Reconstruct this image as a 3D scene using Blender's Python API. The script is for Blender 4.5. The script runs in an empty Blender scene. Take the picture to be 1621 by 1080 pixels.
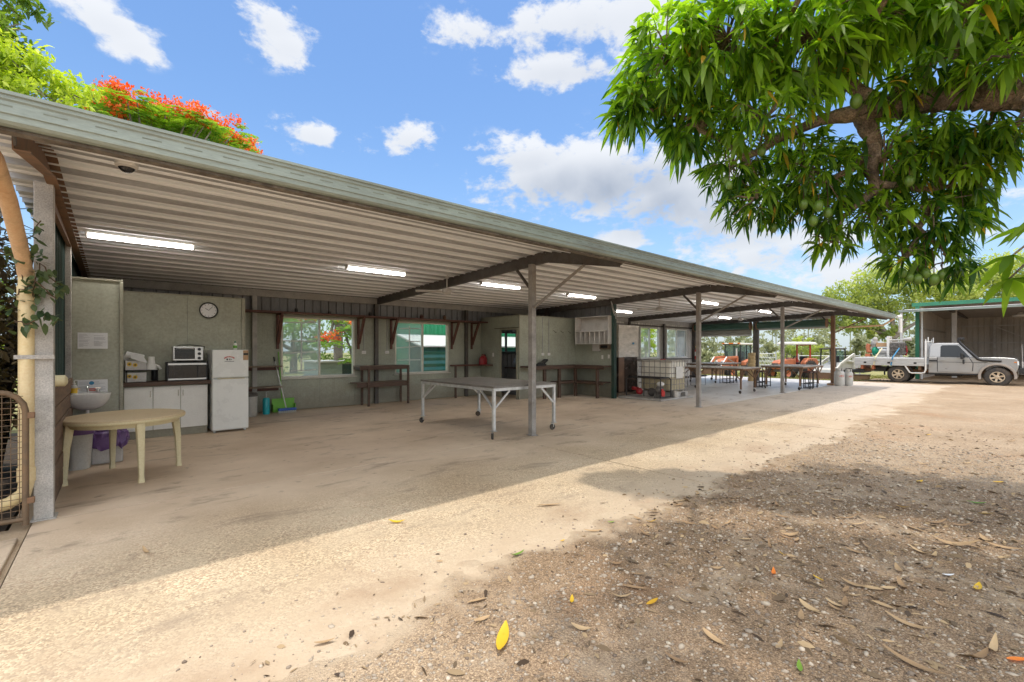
import bpy, bmesh, math, random
import numpy as np
from mathutils import Vector, Matrix
R = math.radians
random.seed(7); rng = np.random.default_rng(11)
S = bpy.context.scene
COL = S.collection

# ------------------------------------------------------------------ helpers
class MB:
    def __init__(s): s.v = []; s.f = []
    def add(s, vs, fs):
        b = len(s.v); s.v += [tuple(p) for p in vs]; s.f += [tuple(b + i for i in f) for f in fs]; return s
    def box(s, x0, y0, z0, x1, y1, z1):
        return s.add([(x0,y0,z0),(x1,y0,z0),(x1,y1,z0),(x0,y1,z0),(x0,y0,z1),(x1,y0,z1),(x1,y1,z1),(x0,y1,z1)],
                     [(0,3,2,1),(4,5,6,7),(0,1,5,4),(1,2,6,5),(2,3,7,6),(3,0,4,7)])
    def cb(s, c, d, rz=0, tilt=None):
        m = Matrix.Rotation(rz, 3, 'Z')
        if tilt: m = m @ Matrix.Rotation(tilt[1], 3, tilt[0])
        P = [Vector(c) + m @ Vector((sx*d[0]/2, sy*d[1]/2, sz*d[2]/2)) for sz in (-1,1) for sx, sy in ((-1,-1),(1,-1),(1,1),(-1,1))]
        return s.add(P, [(0,3,2,1),(4,5,6,7),(0,1,5,4),(1,2,6,5),(2,3,7,6),(3,0,4,7)])
    def bar(s, p, q, w, h=None, up=(0,0,1)):
        h = h or w; p = Vector(p); q = Vector(q); d = (q-p).normalized(); u = Vector(up)
        if abs(d.dot(u)) > .99: u = Vector((0,1,0))
        a = d.cross(u).normalized(); b = a.cross(d)
        P = [o + a*sx*w/2 + b*sy*h/2 for o in (p, q) for sx, sy in ((-1,-1),(1,-1),(1,1),(-1,1))]
        return s.add(P, [(0,3,2,1),(4,5,6,7),(0,1,5,4),(1,2,6,5),(2,3,7,6),(3,0,4,7)])
    def tube(s, pts, r, n=10, cap=True):
        pts = [Vector(p) for p in pts]; k = len(pts)
        rs = r if isinstance(r, (list, tuple)) else [r]*k
        ref = Vector((0,0,1)); V = []; prev = None
        for i, p in enumerate(pts):
            d = (pts[min(i+1,k-1)] - pts[max(i-1,0)]).normalized()
            if prev is None:
                a = d.cross(ref)
                if a.length < .1: a = d.cross(Vector((1,0,0)))
            else: a = prev - d*prev.dot(d)
            a.normalize(); prev = a; b = d.cross(a)
            V += [p + (a*math.cos(2*math.pi*j/n) + b*math.sin(2*math.pi*j/n))*rs[i] for j in range(n)]
        F = [(i*n+j, i*n+(j+1)%n, (i+1)*n+(j+1)%n, (i+1)*n+j) for i in range(k-1) for j in range(n)]
        if cap: F += [tuple(range(n))[::-1], tuple((k-1)*n+j for j in range(n))]
        return s.add(V, F)
    def lathe(s, prof, c=(0,0,0), n=24, ax='z', cap=True):
        V = []
        for r, h in prof:
            for j in range(n):
                a = 2*math.pi*j/n; x, y = r*math.cos(a), r*math.sin(a)
                p = (x, y, h) if ax == 'z' else ((x, h, y) if ax == 'y' else (h, x, y))
                V.append((c[0]+p[0], c[1]+p[1], c[2]+p[2]))
        k = len(prof)
        F = [(i*n+j, i*n+(j+1)%n, (i+1)*n+(j+1)%n, (i+1)*n+j) for i in range(k-1) for j in range(n)]
        if cap: F += [tuple(range(n))[::-1], tuple((k-1)*n+j for j in range(n))]
        return s.add(V, F)
    def prism(s, poly, a, b, pl='xz'):
        n = len(poly)
        def P(u, v, w): return (u, w, v) if pl == 'xz' else ((w, u, v) if pl == 'yz' else (u, v, w))
        V = [P(u, v, a) for u, v in poly] + [P(u, v, b) for u, v in poly]
        F = [tuple(range(n))[::-1], tuple(range(n, 2*n))] + [(i, (i+1)%n, n+(i+1)%n, n+i) for i in range(n)]
        return s.add(V, F)
    def ball(s, c, r, n=12, m=8):
        r = r if isinstance(r, (list, tuple)) else (r, r, r)
        V = [(c[0]+r[0]*math.sin(math.pi*i/m)*math.cos(2*math.pi*j/n), c[1]+r[1]*math.sin(math.pi*i/m)*math.sin(2*math.pi*j/n), c[2]+r[2]*math.cos(math.pi*i/m)) for i in range(1, m) for j in range(n)]
        F = [(i*n+j, (i+1)*n+j, (i+1)*n+(j+1)%n, i*n+(j+1)%n) for i in range(m-2) for j in range(n)]
        t = len(V); V += [(c[0],c[1],c[2]+r[2]), (c[0],c[1],c[2]-r[2])]
        F += [(t, j, (j+1)%n) for j in range(n)] + [(t+1, (m-2)*n+(j+1)%n, (m-2)*n+j) for j in range(n)]
        return s.add(V, F)
    def strip(s, prof, a, b, pl):
        """open profile swept from a to b (corrugated sheet); prof = list of 2-d points"""
        n = len(prof)
        def P(u, v, w): return (w, u, v) if pl == 'x' else ((u, v, w) if pl == 'z' else (u, w, v))
        V = [P(u, v, w) for w in (a, b) for u, v in prof]
        return s.add(V, [(i, i+1, n+i+1, n+i) for i in range(n-1)])
    def build(s, name, mat, parent=None, smooth=False, bevel=0, world=True, label=None, recalc=True, seg=2):
        me = bpy.data.meshes.new(name); me.from_pydata(s.v, [], s.f)
        if recalc:
            bm = bmesh.new(); bm.from_mesh(me); bmesh.ops.recalc_face_normals(bm, faces=bm.faces); bm.to_mesh(me); bm.free()
        me.materials.append(mat)
        if smooth:
            me.shade_smooth(); me.set_sharp_from_angle(angle=R(38))
        o = bpy.data.objects.new(name, me); COL.objects.link(o)
        if parent is not None:
            o.parent = parent
            if world and parent.parent is None and parent.name not in LOCALS: o.location = -Vector(parent.location)
        if bevel:
            m = o.modifiers.new('edge', 'BEVEL'); m.width = bevel; m.segments = seg; m.limit_method = 'ANGLE'; m.angle_limit = R(40)
        if label: o['label'] = label
        return o

def tag(o, label=None, cat=None, group=None, kind=None):
    if label: o['label'] = label
    if cat: o['category'] = cat
    if group: o['group'] = group
    if kind: o['kind'] = kind
    return o
def thing(name, label, cat, loc=(0,0,0), rz=0, group=None):
    o = bpy.data.objects.new(name, None); COL.objects.link(o); o.location = loc; o.rotation_euler = (0,0,rz); o.empty_display_size = .2
    return tag(o, label, cat, group)
LOCALS = set()
def lthing(*a, **k):
    """a thing whose parts are drawn about its own base"""
    o = thing(*a, **k); LOCALS.add(o.name); return o
def dup(root, loc, rz=0, label=None):
    def cp(o, par):
        c = o.copy(); COL.objects.link(c); c.parent = par
        for ch in o.children: cp(ch, c)
        return c
    r = cp(root, None); r.location = loc; r.rotation_euler = (0,0,rz)
    if label: r['label'] = label
    return r
def arc(c, r, a0, a1, n=8):
    return [(c[0]+r*math.cos(R(a0+(a1-a0)*i/n)), c[1]+r*math.sin(R(a0+(a1-a0)*i/n))) for i in range(n+1)]

# ------------------------------------------------------------------ materials
def srgb(r, g, b):
    f = lambda c: (c/255/12.92) if c <= 10 else ((c/255+.055)/1.055)**2.4
    return (f(r), f(g), f(b))
def newmat(name):
    m = bpy.data.materials.new(name); m.use_nodes = True; nt = m.node_tree
    return m, nt, nt.nodes['Principled BSDF'], nt.nodes['Material Output']
def N(nt, t, **kw):
    n = nt.nodes.new(t)
    for k, v in kw.items():
        if k in n.inputs: n.inputs[k].default_value = v
        else: setattr(n, k, v)
    return n
def noise(nt, vec, scale, detail=5, rough=.6, dist=0):
    n = N(nt, 'ShaderNodeTexNoise'); n.inputs['Scale'].default_value = scale; n.inputs['Detail'].default_value = detail
    n.inputs['Roughness'].default_value = rough; n.inputs['Distortion'].default_value = dist
    if vec is not None: nt.links.new(vec, n.inputs['Vector'])
    return n.outputs['Fac']
def ramp(nt, fac, a, b, c0=(0,0,0,1), c1=(1,1,1,1)):
    r = N(nt, 'ShaderNodeValToRGB'); r.color_ramp.elements[0].position = a; r.color_ramp.elements[1].position = b
    r.color_ramp.elements[0].color = c0; r.color_ramp.elements[1].color = c1
    nt.links.new(fac, r.inputs['Fac']); return r.outputs['Color']
def mixc(nt, fac, a, b, mode='MIX'):
    m = N(nt, 'ShaderNodeMix', data_type='RGBA', blend_type=mode)
    for i, x in ((0, fac), (6, a), (7, b)):
        if isinstance(x, (int, float)): m.inputs[i].default_value = x
        elif isinstance(x, tuple): m.inputs[i].default_value = (*x[:3], 1)
        else: nt.links.new(x, m.inputs[i])
    return m.outputs[2]
def math_(nt, op, a, b=None, c=None, clamp=False):
    m = N(nt, 'ShaderNodeMath', operation=op, use_clamp=clamp)
    for i, x in enumerate((a, b, c)):
        if x is None: continue
        if isinstance(x, (int, float)): m.inputs[i].default_value = x
        else: nt.links.new(x, m.inputs[i])
    return m.outputs[0]
def scaled(nt, vec, s):
    m = N(nt, 'ShaderNodeMapping'); m.inputs['Scale'].default_value = s; nt.links.new(vec, m.inputs['Vector']); return m.outputs['Vector']
def sepz(nt, vec):
    s = N(nt, 'ShaderNodeSeparateXYZ'); nt.links.new(vec, s.inputs[0]); return s.outputs
def M(name, col, rough=.6, metal=0., var=.18, vs=2.5, bump=.0, bs=80, dirt=.0, dirtcol=(.10,.065,.04), ds=1.6, stretch=None, fine=.12, spec=.5, coat=0, grime=0):
    m, nt, b, out = newmat(name)
    tc = N(nt, 'ShaderNodeTexCoord'); v = tc.outputs['Object']
    sv = scaled(nt, v, stretch) if stretch else v
    n1 = noise(nt, sv, vs, 6)
    c = mixc(nt, ramp(nt, n1, .3, .7), tuple(x*(1-var) for x in col), tuple(min(1, x*(1+var)) for x in col))
    n2 = noise(nt, sv, vs*17, 3)
    c = mixc(nt, fine, c, ramp(nt, n2, .3, .7), 'OVERLAY')
    if dirt:
        d = math_(nt, 'MULTIPLY', ramp(nt, noise(nt, sv, ds, 8, .68), .48, .72), dirt)
        c = mixc(nt, d, c, dirtcol)
    if grime:       # splash and scuff marks low on a wall
        gz = N(nt, 'ShaderNodeMapRange', interpolation_type='SMOOTHSTEP'); gz.inputs['From Min'].default_value = .75; gz.inputs['From Max'].default_value = .0
        nt.links.new(math_(nt, 'ADD', sepz(nt, v)[2], math_(nt, 'MULTIPLY_ADD', noise(nt, v, 3.5, 6, .65), .9, -.45)), gz.inputs['Value'])
        c = mixc(nt, math_(nt, 'MULTIPLY', gz.outputs[0], grime), c, (.15,.11,.075))
        vz = ramp(nt, noise(nt, scaled(nt, v, (7,7,.25)), 2.0, 6, .7), .56, .72); c = mixc(nt, math_(nt, 'MULTIPLY', vz, grime*.5), c, (.16,.14,.10))
    nt.links.new(c, b.inputs['Base Color'])
    b.inputs['Metallic'].default_value = metal; b.inputs['Specular IOR Level'].default_value = spec
    rr = N(nt, 'ShaderNodeMapRange'); rr.inputs['To Min'].default_value = max(.05, rough-.12); rr.inputs['To Max'].default_value = min(1, rough+.12)
    nt.links.new(n1, rr.inputs['Value']); nt.links.new(rr.outputs[0], b.inputs['Roughness'])
    if coat: b.inputs['Coat Weight'].default_value = coat
    if bump:
        bp = N(nt, 'ShaderNodeBump'); bp.inputs['Strength'].default_value = min(1, bump); bp.inputs['Distance'].default_value = .01 if bump <= 1 else .035
        nt.links.new(noise(nt, sv, bs, 4), bp.inputs['Height']); nt.links.new(bp.outputs[0], b.inputs['Normal'])
    return m
def Mglass(name, tint=(.9,.95,.95), haze=0., hazecol=(.6,.66,.66)):
    m, nt, b, out = newmat(name)
    nt.nodes.remove(b)
    tr = N(nt, 'ShaderNodeBsdfTransparent'); tr.inputs[0].default_value = (*tint, 1)
    gl = N(nt, 'ShaderNodeBsdfGlossy'); gl.inputs['Roughness'].default_value = .03
    mx = N(nt, 'ShaderNodeMixShader'); fr = N(nt, 'ShaderNodeFresnel'); fr.inputs[0].default_value = 1.35
    nt.links.new(fr.outputs[0], mx.inputs[0]); nt.links.new(tr.outputs[0], mx.inputs[1]); nt.links.new(gl.outputs[0], mx.inputs[2])
    last = mx.outputs[0]
    if haze:
        df = N(nt, 'ShaderNodeBsdfTranslucent'); df.inputs[0].default_value = (*hazecol, 1)
        df2 = N(nt, 'ShaderNodeBsdfDiffuse'); df2.inputs[0].default_value = (*hazecol, 1)
        ad = N(nt, 'ShaderNodeMixShader'); ad.inputs[0].default_value = .4
        nt.links.new(df.outputs[0], ad.inputs[1]); nt.links.new(df2.outputs[0], ad.inputs[2])
        tc = N(nt, 'ShaderNodeTexCoord')
        f = math_(nt, 'MULTIPLY_ADD', noise(nt, tc.outputs['Object'], 3.0, 6), .35, haze-.17, clamp=True)
        m2 = N(nt, 'ShaderNodeMixShader'); nt.links.new(f, m2.inputs[0]); nt.links.new(last, m2.inputs[1]); nt.links.new(ad.outputs[0], m2.inputs[2]); last = m2.outputs[0]
    nt.links.new(last, out.inputs['Surface']); return m
def Memit(name, col, strength):
    m, nt, b, out = newmat(name)
    b.inputs['Base Color'].default_value = (.8,.8,.8,1); b.inputs['Emission Color'].default_value = (*col, 1); g = N(nt, 'ShaderNodeNewGeometry'); gz = sepz(nt, g.outputs['Normal'])[2]
    dn = math_(nt, 'MAXIMUM', math_(nt, 'MULTIPLY', gz, -1.0), 0.0)      # prismatic cover: most of the light leaves downwards
    nt.links.new(math_(nt, 'MULTIPLY_ADD', math_(nt, 'MULTIPLY', dn, dn), strength, 6.0), b.inputs['Emission Strength'])
    return m
def Mleaf(name, dark, light, transl=.4, rough=.45, tcol=None, old=None):
    """leaf colour from the per-leaf attribute 'tint' (0 dark .. 1 light) with light passing through"""
    m, nt, b, out = newmat(name)
    at = N(nt, 'ShaderNodeAttribute', attribute_name='tint')
    c = mixc(nt, at.outputs['Fac'], dark, light)
    if old: c = mixc(nt, math_(nt, 'GREATER_THAN', at.outputs['Fac'], 1.5), c, old)
    nt.links.new(c, b.inputs['Base Color']); b.inputs['Roughness'].default_value = rough
    tl = N(nt, 'ShaderNodeBsdfTranslucent')
    tcn = mixc(nt, 1.0, c, tcol or (1.5,1.6,.5), 'MULTIPLY'); nt.links.new(tcn, tl.inputs[0])
    mx = N(nt, 'ShaderNodeMixShader'); mx.inputs[0].default_value = transl
    nt.links.new(b.outputs[0], mx.inputs[1]); nt.links.new(tl.outputs[0], mx.inputs[2]); nt.links.new(mx.outputs[0], out.inputs['Surface'])
    return m

MT = {}
MT['galv'] = M('galvanised_steel', (.43,.41,.385), .6, .05, .25, 6, dirt=.35, dirtcol=(.16,.11,.07), ds=3, fine=.25)
MT['galv_dark'] = M('weathered_steel', (.105,.095,.088), .6, .2, .3, 5, dirt=.5, dirtcol=(.09,.055,.035), ds=4, fine=.25)
MT['post_grey'] = M('post_steel', (.30,.28,.26), .6, .1, .25, 6, dirt=.35, dirtcol=(.16,.10,.07), ds=4)
MT['galv_bright'] = M('bright_galvanised', (.62,.63,.63), .42, .6, .2, 8, dirt=.15, fine=.2)
MT['zinc_top'] = M('table_zinc', (.19,.175,.16), .55, .2, .3, 3, dirt=.35, ds=2, fine=.2)
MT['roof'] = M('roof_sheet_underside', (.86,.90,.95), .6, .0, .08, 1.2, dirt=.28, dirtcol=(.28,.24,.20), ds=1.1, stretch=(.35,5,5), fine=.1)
MT['roof_recess'] = M('roof_sheet_shaded', (.50,.51,.53), .75, .0, .2, 3, dirt=.45, dirtcol=(.25,.21,.18), ds=1.6, stretch=(.35,5,5), fine=.2)  # shade of the rib recesses painted into the sheet colour, plus some dirt
MT['roof_lip'] = M('roof_sheet_lip', (.90,.91,.93), .5, .0, .06, 2, dirt=.15, stretch=(.4,3,3))  # paler than the pan: light on the lips painted into their colour
MT['gutter'] = M('gutter_paint', (.275,.32,.29), .55, .0, .18, 2, dirt=.75, dirtcol=(.17,.17,.14), ds=2.5, stretch=(.5,1,4))
MT['gutter_edge'] = M('gutter_dirt', (.16,.14,.12), .9, .0, .5, 14, bump=.8, bs=40, dirt=.7, dirtcol=(.05,.035,.025), ds=9)
MT['clad_dark'] = M('wall_sheet_inner', (.22,.22,.225), .5, .25, .2, 2, dirt=.3, stretch=(1,1,.3))
MT['clad_light'] = M('wall_sheet_light', (.60,.57,.53), .5, .1, .15, 2, dirt=.2, stretch=(1,1,.3))
MT['lining'] = M('green_grey_panel', (.355,.37,.30), .6, 0, .12, 1.6, grime=.55, bump=.15, bs=25, dirt=.22, dirtcol=(.11,.085,.06), ds=2.2)
MT['lining_warm'] = M('olive_panel', (.385,.39,.31), .55, 0, .10, 1.6, grime=.45, bump=.1, bs=25, dirt=.2, dirtcol=(.14,.10,.06), ds=2.2)
MT['lining_trim'] = M('panel_trim', (.32,.31,.24), .6, 0, .2, 3, dirt=.3)
MT['timber_red'] = M('stained_timber', (.115,.045,.032), .6, 0, .35, 5, stretch=(1,6,6), dirt=.2)
MT['timber_dark'] = M('dark_timber', (.085,.050,.035), .65, 0, .35, 5, stretch=(1,6,6), dirt=.2)
MT['timber_top'] = M('worn_shelf_top', (.25,.19,.14), .75, 0, .3, 4, dirt=.3)
MT['fence_board'] = M('weathered_board', (.19,.125,.085), .8, 0, .3, 4, stretch=(6,1,6), dirt=.3, bump=.2)
MT['green_dark'] = M('dark_green_sheet', (.018,.05,.042), .45, .1, .2, 3, dirt=.2)
MT['green_paint'] = M('green_colorbond', (.03,.16,.085), .4, .1, .12, 2)
MT['green_bright'] = M('bright_green_sheet', (.02,.24,.10), .4, .1, .12, 2)
MT['teal'] = M('teal_sheet', (.01,.17,.16), .4, .1, .15, 2)
MT['door_green'] = M('roller_green', (.025,.075,.05), .5, .1, .15, 3, dirt=.2)
MT['door_slat'] = M('roller_slat', (.36,.34,.30), .5, .2, .15, 3, stretch=(1,1,6))
MT['alu'] = M('window_aluminium', (.60,.57,.50), .45, .3, .1, 5, dirt=.2)
MT['alu_dark'] = M('dark_aluminium', (.03,.03,.032), .45, .3, .1, 5)
MT['white'] = M('white_paint', (.74,.73,.70), .4, 0, .05, 3, dirt=.1)
MT['white_dirty'] = M('off_white_board', (.60,.58,.56), .6, 0, .1, 4, dirt=.3, dirtcol=(.2,.14,.09), ds=3)
MT['enamel'] = M('white_enamel', (.72,.73,.71), .28, 0, .03, 2, fine=.03, dirt=.06)
MT['ceramic'] = M('white_ceramic', (.74,.73,.70), .15, 0, .04, 2, dirt=.15)
MT['cream'] = M('cream_plastic', (.66,.58,.36), .5, 0, .1, 4, dirt=.25, dirtcol=(.25,.18,.09), ds=4)
MT['cream_top'] = M('worn_cream_top', (.60,.47,.29), .55, 0, .15, 3, dirt=.4, dirtcol=(.30,.20,.11), ds=3)
MT['pvc'] = M('mossy_pvc', (.78,.62,.36), .55, 0, .12, 3, dirt=.5, dirtcol=(.34,.27,.05), ds=3)
MT['pvc_red'] = M('clay_stained_pvc', (.72,.48,.28), .7, 0, .3, 4, dirt=.75, dirtcol=(.30,.13,.06), ds=4, bump=.4, bs=30)
MT['rust'] = M('rusty_steel', (.22,.13,.075), .75, .2, .35, 9, dirt=.5, dirtcol=(.16,.06,.025), ds=9)
MT['gate_metal'] = M('old_gate_pipe', (.17,.115,.07), .7, .2, .3, 8, dirt=.5, dirtcol=(.2,.1,.04), ds=8)
MT['black'] = M('black_plastic', (.02,.02,.021), .45, 0, .2, 5)
MT['black_gloss'] = M('dark_oven_glass', (.012,.012,.016), .12, 0, .2, 5)
MT['rubber'] = M('tyre_rubber', (.05,.045,.04), .85, 0, .25, 12, dirt=.6, dirtcol=(.17,.12,.08), ds=4)
MT['steel'] = M('brushed_steel', (.55,.55,.54), .35, .8, .1, 8, stretch=(1,1,8))
MT['chrome'] = M('chrome', (.75,.75,.75), .15, 1, .05, 4)
MT['purple'] = M('purple_bag', (.17,.09,.27), .4, 0, .2, 6)
MT['bin_white'] = M('bin_plastic', (.58,.57,.53), .5, 0, .08, 4, dirt=.2)
MT['red'] = M('red_plastic', (.30,.02,.024), .4, 0, .12, 4)
MT['red_paint'] = M('red_enamel', (.55,.03,.025), .3, 0, .08, 4)
MT['orange'] = M('orange_paint', (.55,.18,.085), .5, 0, .15, 4, dirt=.45, dirtcol=(.3,.15,.08))
MT['tractor_white'] = M('faded_white', (.70,.67,.60), .5, 0, .08, 4, dirt=.2)
MT['ibc'] = M('ibc_plastic', (.86,.83,.74), .4, 0, .05, 3, dirt=.15)
MT['ibc_low'] = M('ibc_liquid_level', (.50,.43,.28), .4, 0, .08, 3)
MT['wrap'] = M('stretch_wrap', (.66,.62,.57), .22, .25, .22, 5, bump=.9, bs=9, stretch=(1,1,2.5))
MT['wrap_dark'] = M('wrapped_boxes', (.055,.04,.035), .25, .1, .5, 4, bump=.6, bs=10)
MT['brown_side'] = M('brown_carton', (.17,.10,.065), .5, 0, .25, 4)
MT['card'] = M('cardboard', (.46,.29,.16), .8, 0, .12, 6)
MT['straw'] = M('straw_rings', (.50,.36,.18), .8, 0, .2, 5, stretch=(1,1,9), dirt=.3)
MT['paper'] = M('paper', (.75,.75,.76), .6, 0, .03, 3)
MT['ink'] = M('grey_ink', (.45,.45,.47), .7, 0, .1, 9)
MT['ink_dark'] = M('black_ink', (.03,.03,.03), .6, 0, .1, 9)
MT['ink_blue'] = M('blue_ink', (.03,.20,.38), .6, 0, .1, 9)
MT['ink_red'] = M('red_ink', (.5,.08,.05), .6, 0, .1, 9)
MT['yellow'] = M('yellow_plastic', (.75,.48,.03), .45, 0, .1, 5)
MT['lime'] = M('lime_plastic', (.16,.42,.05), .45, 0, .1, 5)
MT['bluep'] = M('blue_plastic', (.03,.10,.40), .45, 0, .1, 5)
MT['aqua'] = M('aqua_bottle', (.02,.36,.42), .35, 0, .1, 5)
MT['tube_glow'] = Memit('lit_fluorescent', (1.0,.95,.88), 40)
MT['gas_grey'] = M('gas_cylinder_paint', (.50,.49,.46), .45, .1, .15, 6, dirt=.45, dirtcol=(.25,.17,.1), ds=5)
MT['ute_paint'] = M('silver_car_paint', (.34,.34,.335), .3, .3, .04, 2, dirt=.4, dirtcol=(.36,.29,.22), ds=1.6, coat=.6, fine=.03)
MT['ute_glass'] = M('ute_glass', (.008,.011,.012), .1, 0, .05, 3, fine=0)
MT['flare'] = M('dusty_flare', (.33,.29,.25), .6, 0, .1, 4)
MT['tray'] = M('tray_alloy', (.55,.55,.54), .4, .45, .08, 3, dirt=.2, stretch=(1,1,4))
MT['rim'] = M('dusty_alloy', (.52,.42,.30), .45, .4, .15, 5)
MT['green_pump'] = M('green_pump', (.01,.24,.14), .4, 0, .1, 4)
MT['engine'] = M('engine_block', (.16,.15,.14), .5, .4, .6, 14, bump=.5, bs=20)
MT['lamp_orange'] = M('orange_lens', (.75,.20,.02), .2, 0, .05, 4)
MT['shed_in'] = M('shed_inner_sheet', (.58,.535,.49), .6, .0, .15, 2, dirt=.3, stretch=(1,1,.3))
MT['shed_roof_in'] = M('shed_roof_inner', (.50,.47,.44), .6, .0, .15, 2)
MT['bark'] = M('mango_bark', (.27,.19,.14), .9, 0, .75, 4, bump=1.6, bs=16, dirt=.75, dirtcol=(.03,.022,.016), ds=5, stretch=(1,1,1), fine=.5)
MT['bark_grey'] = M('grey_bark', (.20,.17,.14), .9, 0, .35, 5, bump=.8, bs=20)
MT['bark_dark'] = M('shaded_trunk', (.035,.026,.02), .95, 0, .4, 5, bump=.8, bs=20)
MT['twig'] = M('brown_twig', (.10,.06,.035), .9, 0, .3, 8)
MT['fruit'] = M('green_mango', (.12,.20,.03), .4, 0, .25, 9)
MT['glass'] = Mglass('clear_pane', (.92,.96,.95))
MT['glass_dusty'] = Mglass('dusty_pane', (.82,.90,.90), .42, (.62,.70,.70))
MT['glass_far'] = Mglass('hazy_pane', (.86,.92,.92), .30, (.80,.85,.86))
MT['glass_cab'] = Mglass('cab_glass', (.55,.66,.64), .25, (.40,.50,.48))
MT['tape'] = M('white_tape', (.66,.70,.69), .6, 0, .1, 5)
MT['conduit'] = M('grey_conduit', (.36,.36,.36), .6)
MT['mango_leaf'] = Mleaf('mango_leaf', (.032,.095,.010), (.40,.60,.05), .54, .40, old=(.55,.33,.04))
MT['lime_leaf'] = Mleaf('lime_leaf', (.22,.34,.03), (.66,.72,.08), .4, .5)
MT['green_leaf'] = Mleaf('garden_leaf', (.06,.13,.02), (.32,.45,.06), .35, .5)
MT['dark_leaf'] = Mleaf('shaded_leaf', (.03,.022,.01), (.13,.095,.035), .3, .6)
MT['poin_leaf'] = Mleaf('poinciana_leaf', (.09,.22,.02), (.34,.52,.06), .45, .5)
MT['flower'] = Mleaf('poinciana_flower', (.85,.09,.012), (1.0,.30,.05), .35, .5, (1.2,1.0,.8))
MT['rain_leaf'] = Mleaf('rain_tree_leaf', (.14,.20,.05), (.58,.62,.20), .4, .6)
MT['euc_leaf'] = Mleaf('eucalypt_leaf', (.20,.23,.12), (.46,.47,.29), .25, .7, (1.2,1.2,.8))
MT['vine_leaf'] = Mleaf('vine_leaf', (.03,.06,.025), (.13,.18,.08), .25, .5)
MT['fallen'] = Mleaf('fallen_leaf', (.20,.095,.04), (.54,.38,.21), .1, .7, (1,1,.8))
MT['fallen_yellow'] = Mleaf('fallen_yellow_leaf', (.55,.27,.015), (.78,.50,.03), .15, .5, (1,1,.6))
MT['fallen_green'] = Mleaf('fallen_green_leaf', (.10,.22,.02), (.22,.36,.04), .15, .5)
# ------------------------------------------------------------------ camera, sun, sky
cam = bpy.data.cameras.new('camera'); co = bpy.data.objects.new('camera', cam); COL.objects.link(co)
co.location = (0,0,1.5); co.rotation_euler = (R(90),0,R(-40.94)); cam.lens = 16; cam.sensor_width = 36; cam.shift_y = .0086
cam.clip_start = .05; cam.clip_end = 3000; S.camera = co
sv = Vector((.06,-.028,1)).normalized()
sl = bpy.data.lights.new('sun', 'SUN'); so = bpy.data.objects.new('sun', sl); COL.objects.link(so)
sl.energy = 2.6; sl.angle = R(1.4); sl.color = (1,.93,.83); so.rotation_euler = sv.to_track_quat('Z','Y').to_euler(); so.location = (0,0,30)
S.view_settings.view_transform = 'Standard'; S.view_settings.look = 'None'; S.view_settings.exposure = 0
S.cycles.max_bounces = 12; S.cycles.diffuse_bounces = 7; S.cycles.use_adaptive_sampling = True; S.cycles.adaptive_threshold = .02; S.cycles.transparent_max_bounces = 16; S.cycles.sample_clamp_indirect = 8
S.cycles.caustics_reflective = False; S.cycles.caustics_refractive = False

W = bpy.data.worlds.new('World'); S.world = W; W.use_nodes = True; nt = W.node_tree; nt.nodes.clear()
wo = N(nt, 'ShaderNodeOutputWorld'); bg = N(nt, 'ShaderNodeBackground')
sky = N(nt, 'ShaderNodeTexSky', sky_type='NISHITA'); sky.sun_disc = False
sky.sun_elevation = math.asin(sv.z); sky.sun_rotation = math.atan2(sv.x, sv.y); sky.air_density = 1.25; sky.dust_density = .7; sky.ozone_density = 2.2
geo = N(nt, 'ShaderNodeTexCoord'); D = geo.outputs['Generated']
dx, dy, dz = sepz(nt, D)
SKYS = .15
skyc = mixc(nt, 1.0, sky.outputs[0], (.90*SKYS, 1.09*SKYS, 1.29*SKYS), 'MULTIPLY')
# pale haze low over the horizon
hz = math_(nt, 'POWER', math_(nt, 'SUBTRACT', 1.0, math_(nt, 'ABSOLUTE', dz), clamp=True), 7.0)
hz = math_(nt, 'MULTIPLY', hz, .62)
skyc = mixc(nt, hz, skyc, (.72,.82,.95))
# cumulus: soft blobs about fixed directions of the sky, broken up by noise
def cdir(az, el):   # az from +X towards +Y
    return Vector((math.cos(az)*math.cos(el), math.sin(az)*math.cos(el), math.sin(el)))
CL = [(1.5831,0.4963,0.0441,0.0269,1.1,0.2),(1.5513,0.4798,0.0391,0.0232,1.05,0.2),(1.6170,0.4731,0.0267,0.0221,0.3,0.1),(1.3445,0.5693,0.0392,0.0290,1.05,0.2),(1.3226,0.5423,0.0507,0.0338,1.0,0.3),(1.2668,0.4106,0.0571,0.0254,1.05,0.3),(1.0756,0.4272,0.0536,0.0299,1.05,0.3),(1.1597,0.4143,0.0470,0.0220,0.42,0.2),(1.4398,0.4089,0.0271,0.0136,0.7,0.2),(1.5071,0.3936,0.0420,0.0187,0.65,0.2),(0.9567,0.4115,0.0202,0.0104,0.55,0.1),(0.6920,0.6242,0.1571,0.0453,1.15,0.35),(0.9264,0.6093,0.0910,0.0310,0.9,0.3),(0.7328,0.5539,0.1136,0.0313,1.1,0.45),(0.5734,0.6230,0.0901,0.0589,1.1,0.3),(0.8293,0.3992,0.1015,0.0394,1.0,0.6),(0.6651,0.3669,0.2111,0.0647,1.3,1.1),(0.5106,0.3203,0.1624,0.0756,1.2,1.1),(0.4160,0.2683,0.1416,0.0574,1.05,1.0),(0.6253,0.2309,0.0875,0.0254,0.95,0.3),(0.3086,0.1919,0.1595,0.0452,0.8,0.6),(0.4389,0.3682,0.0829,0.0327,0.8,0.5),(0.0252,0.2066,0.0468,0.0531,0.6,0.2),(0.2316,0.1387,0.1302,0.0373,0.75,0.4),]
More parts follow.
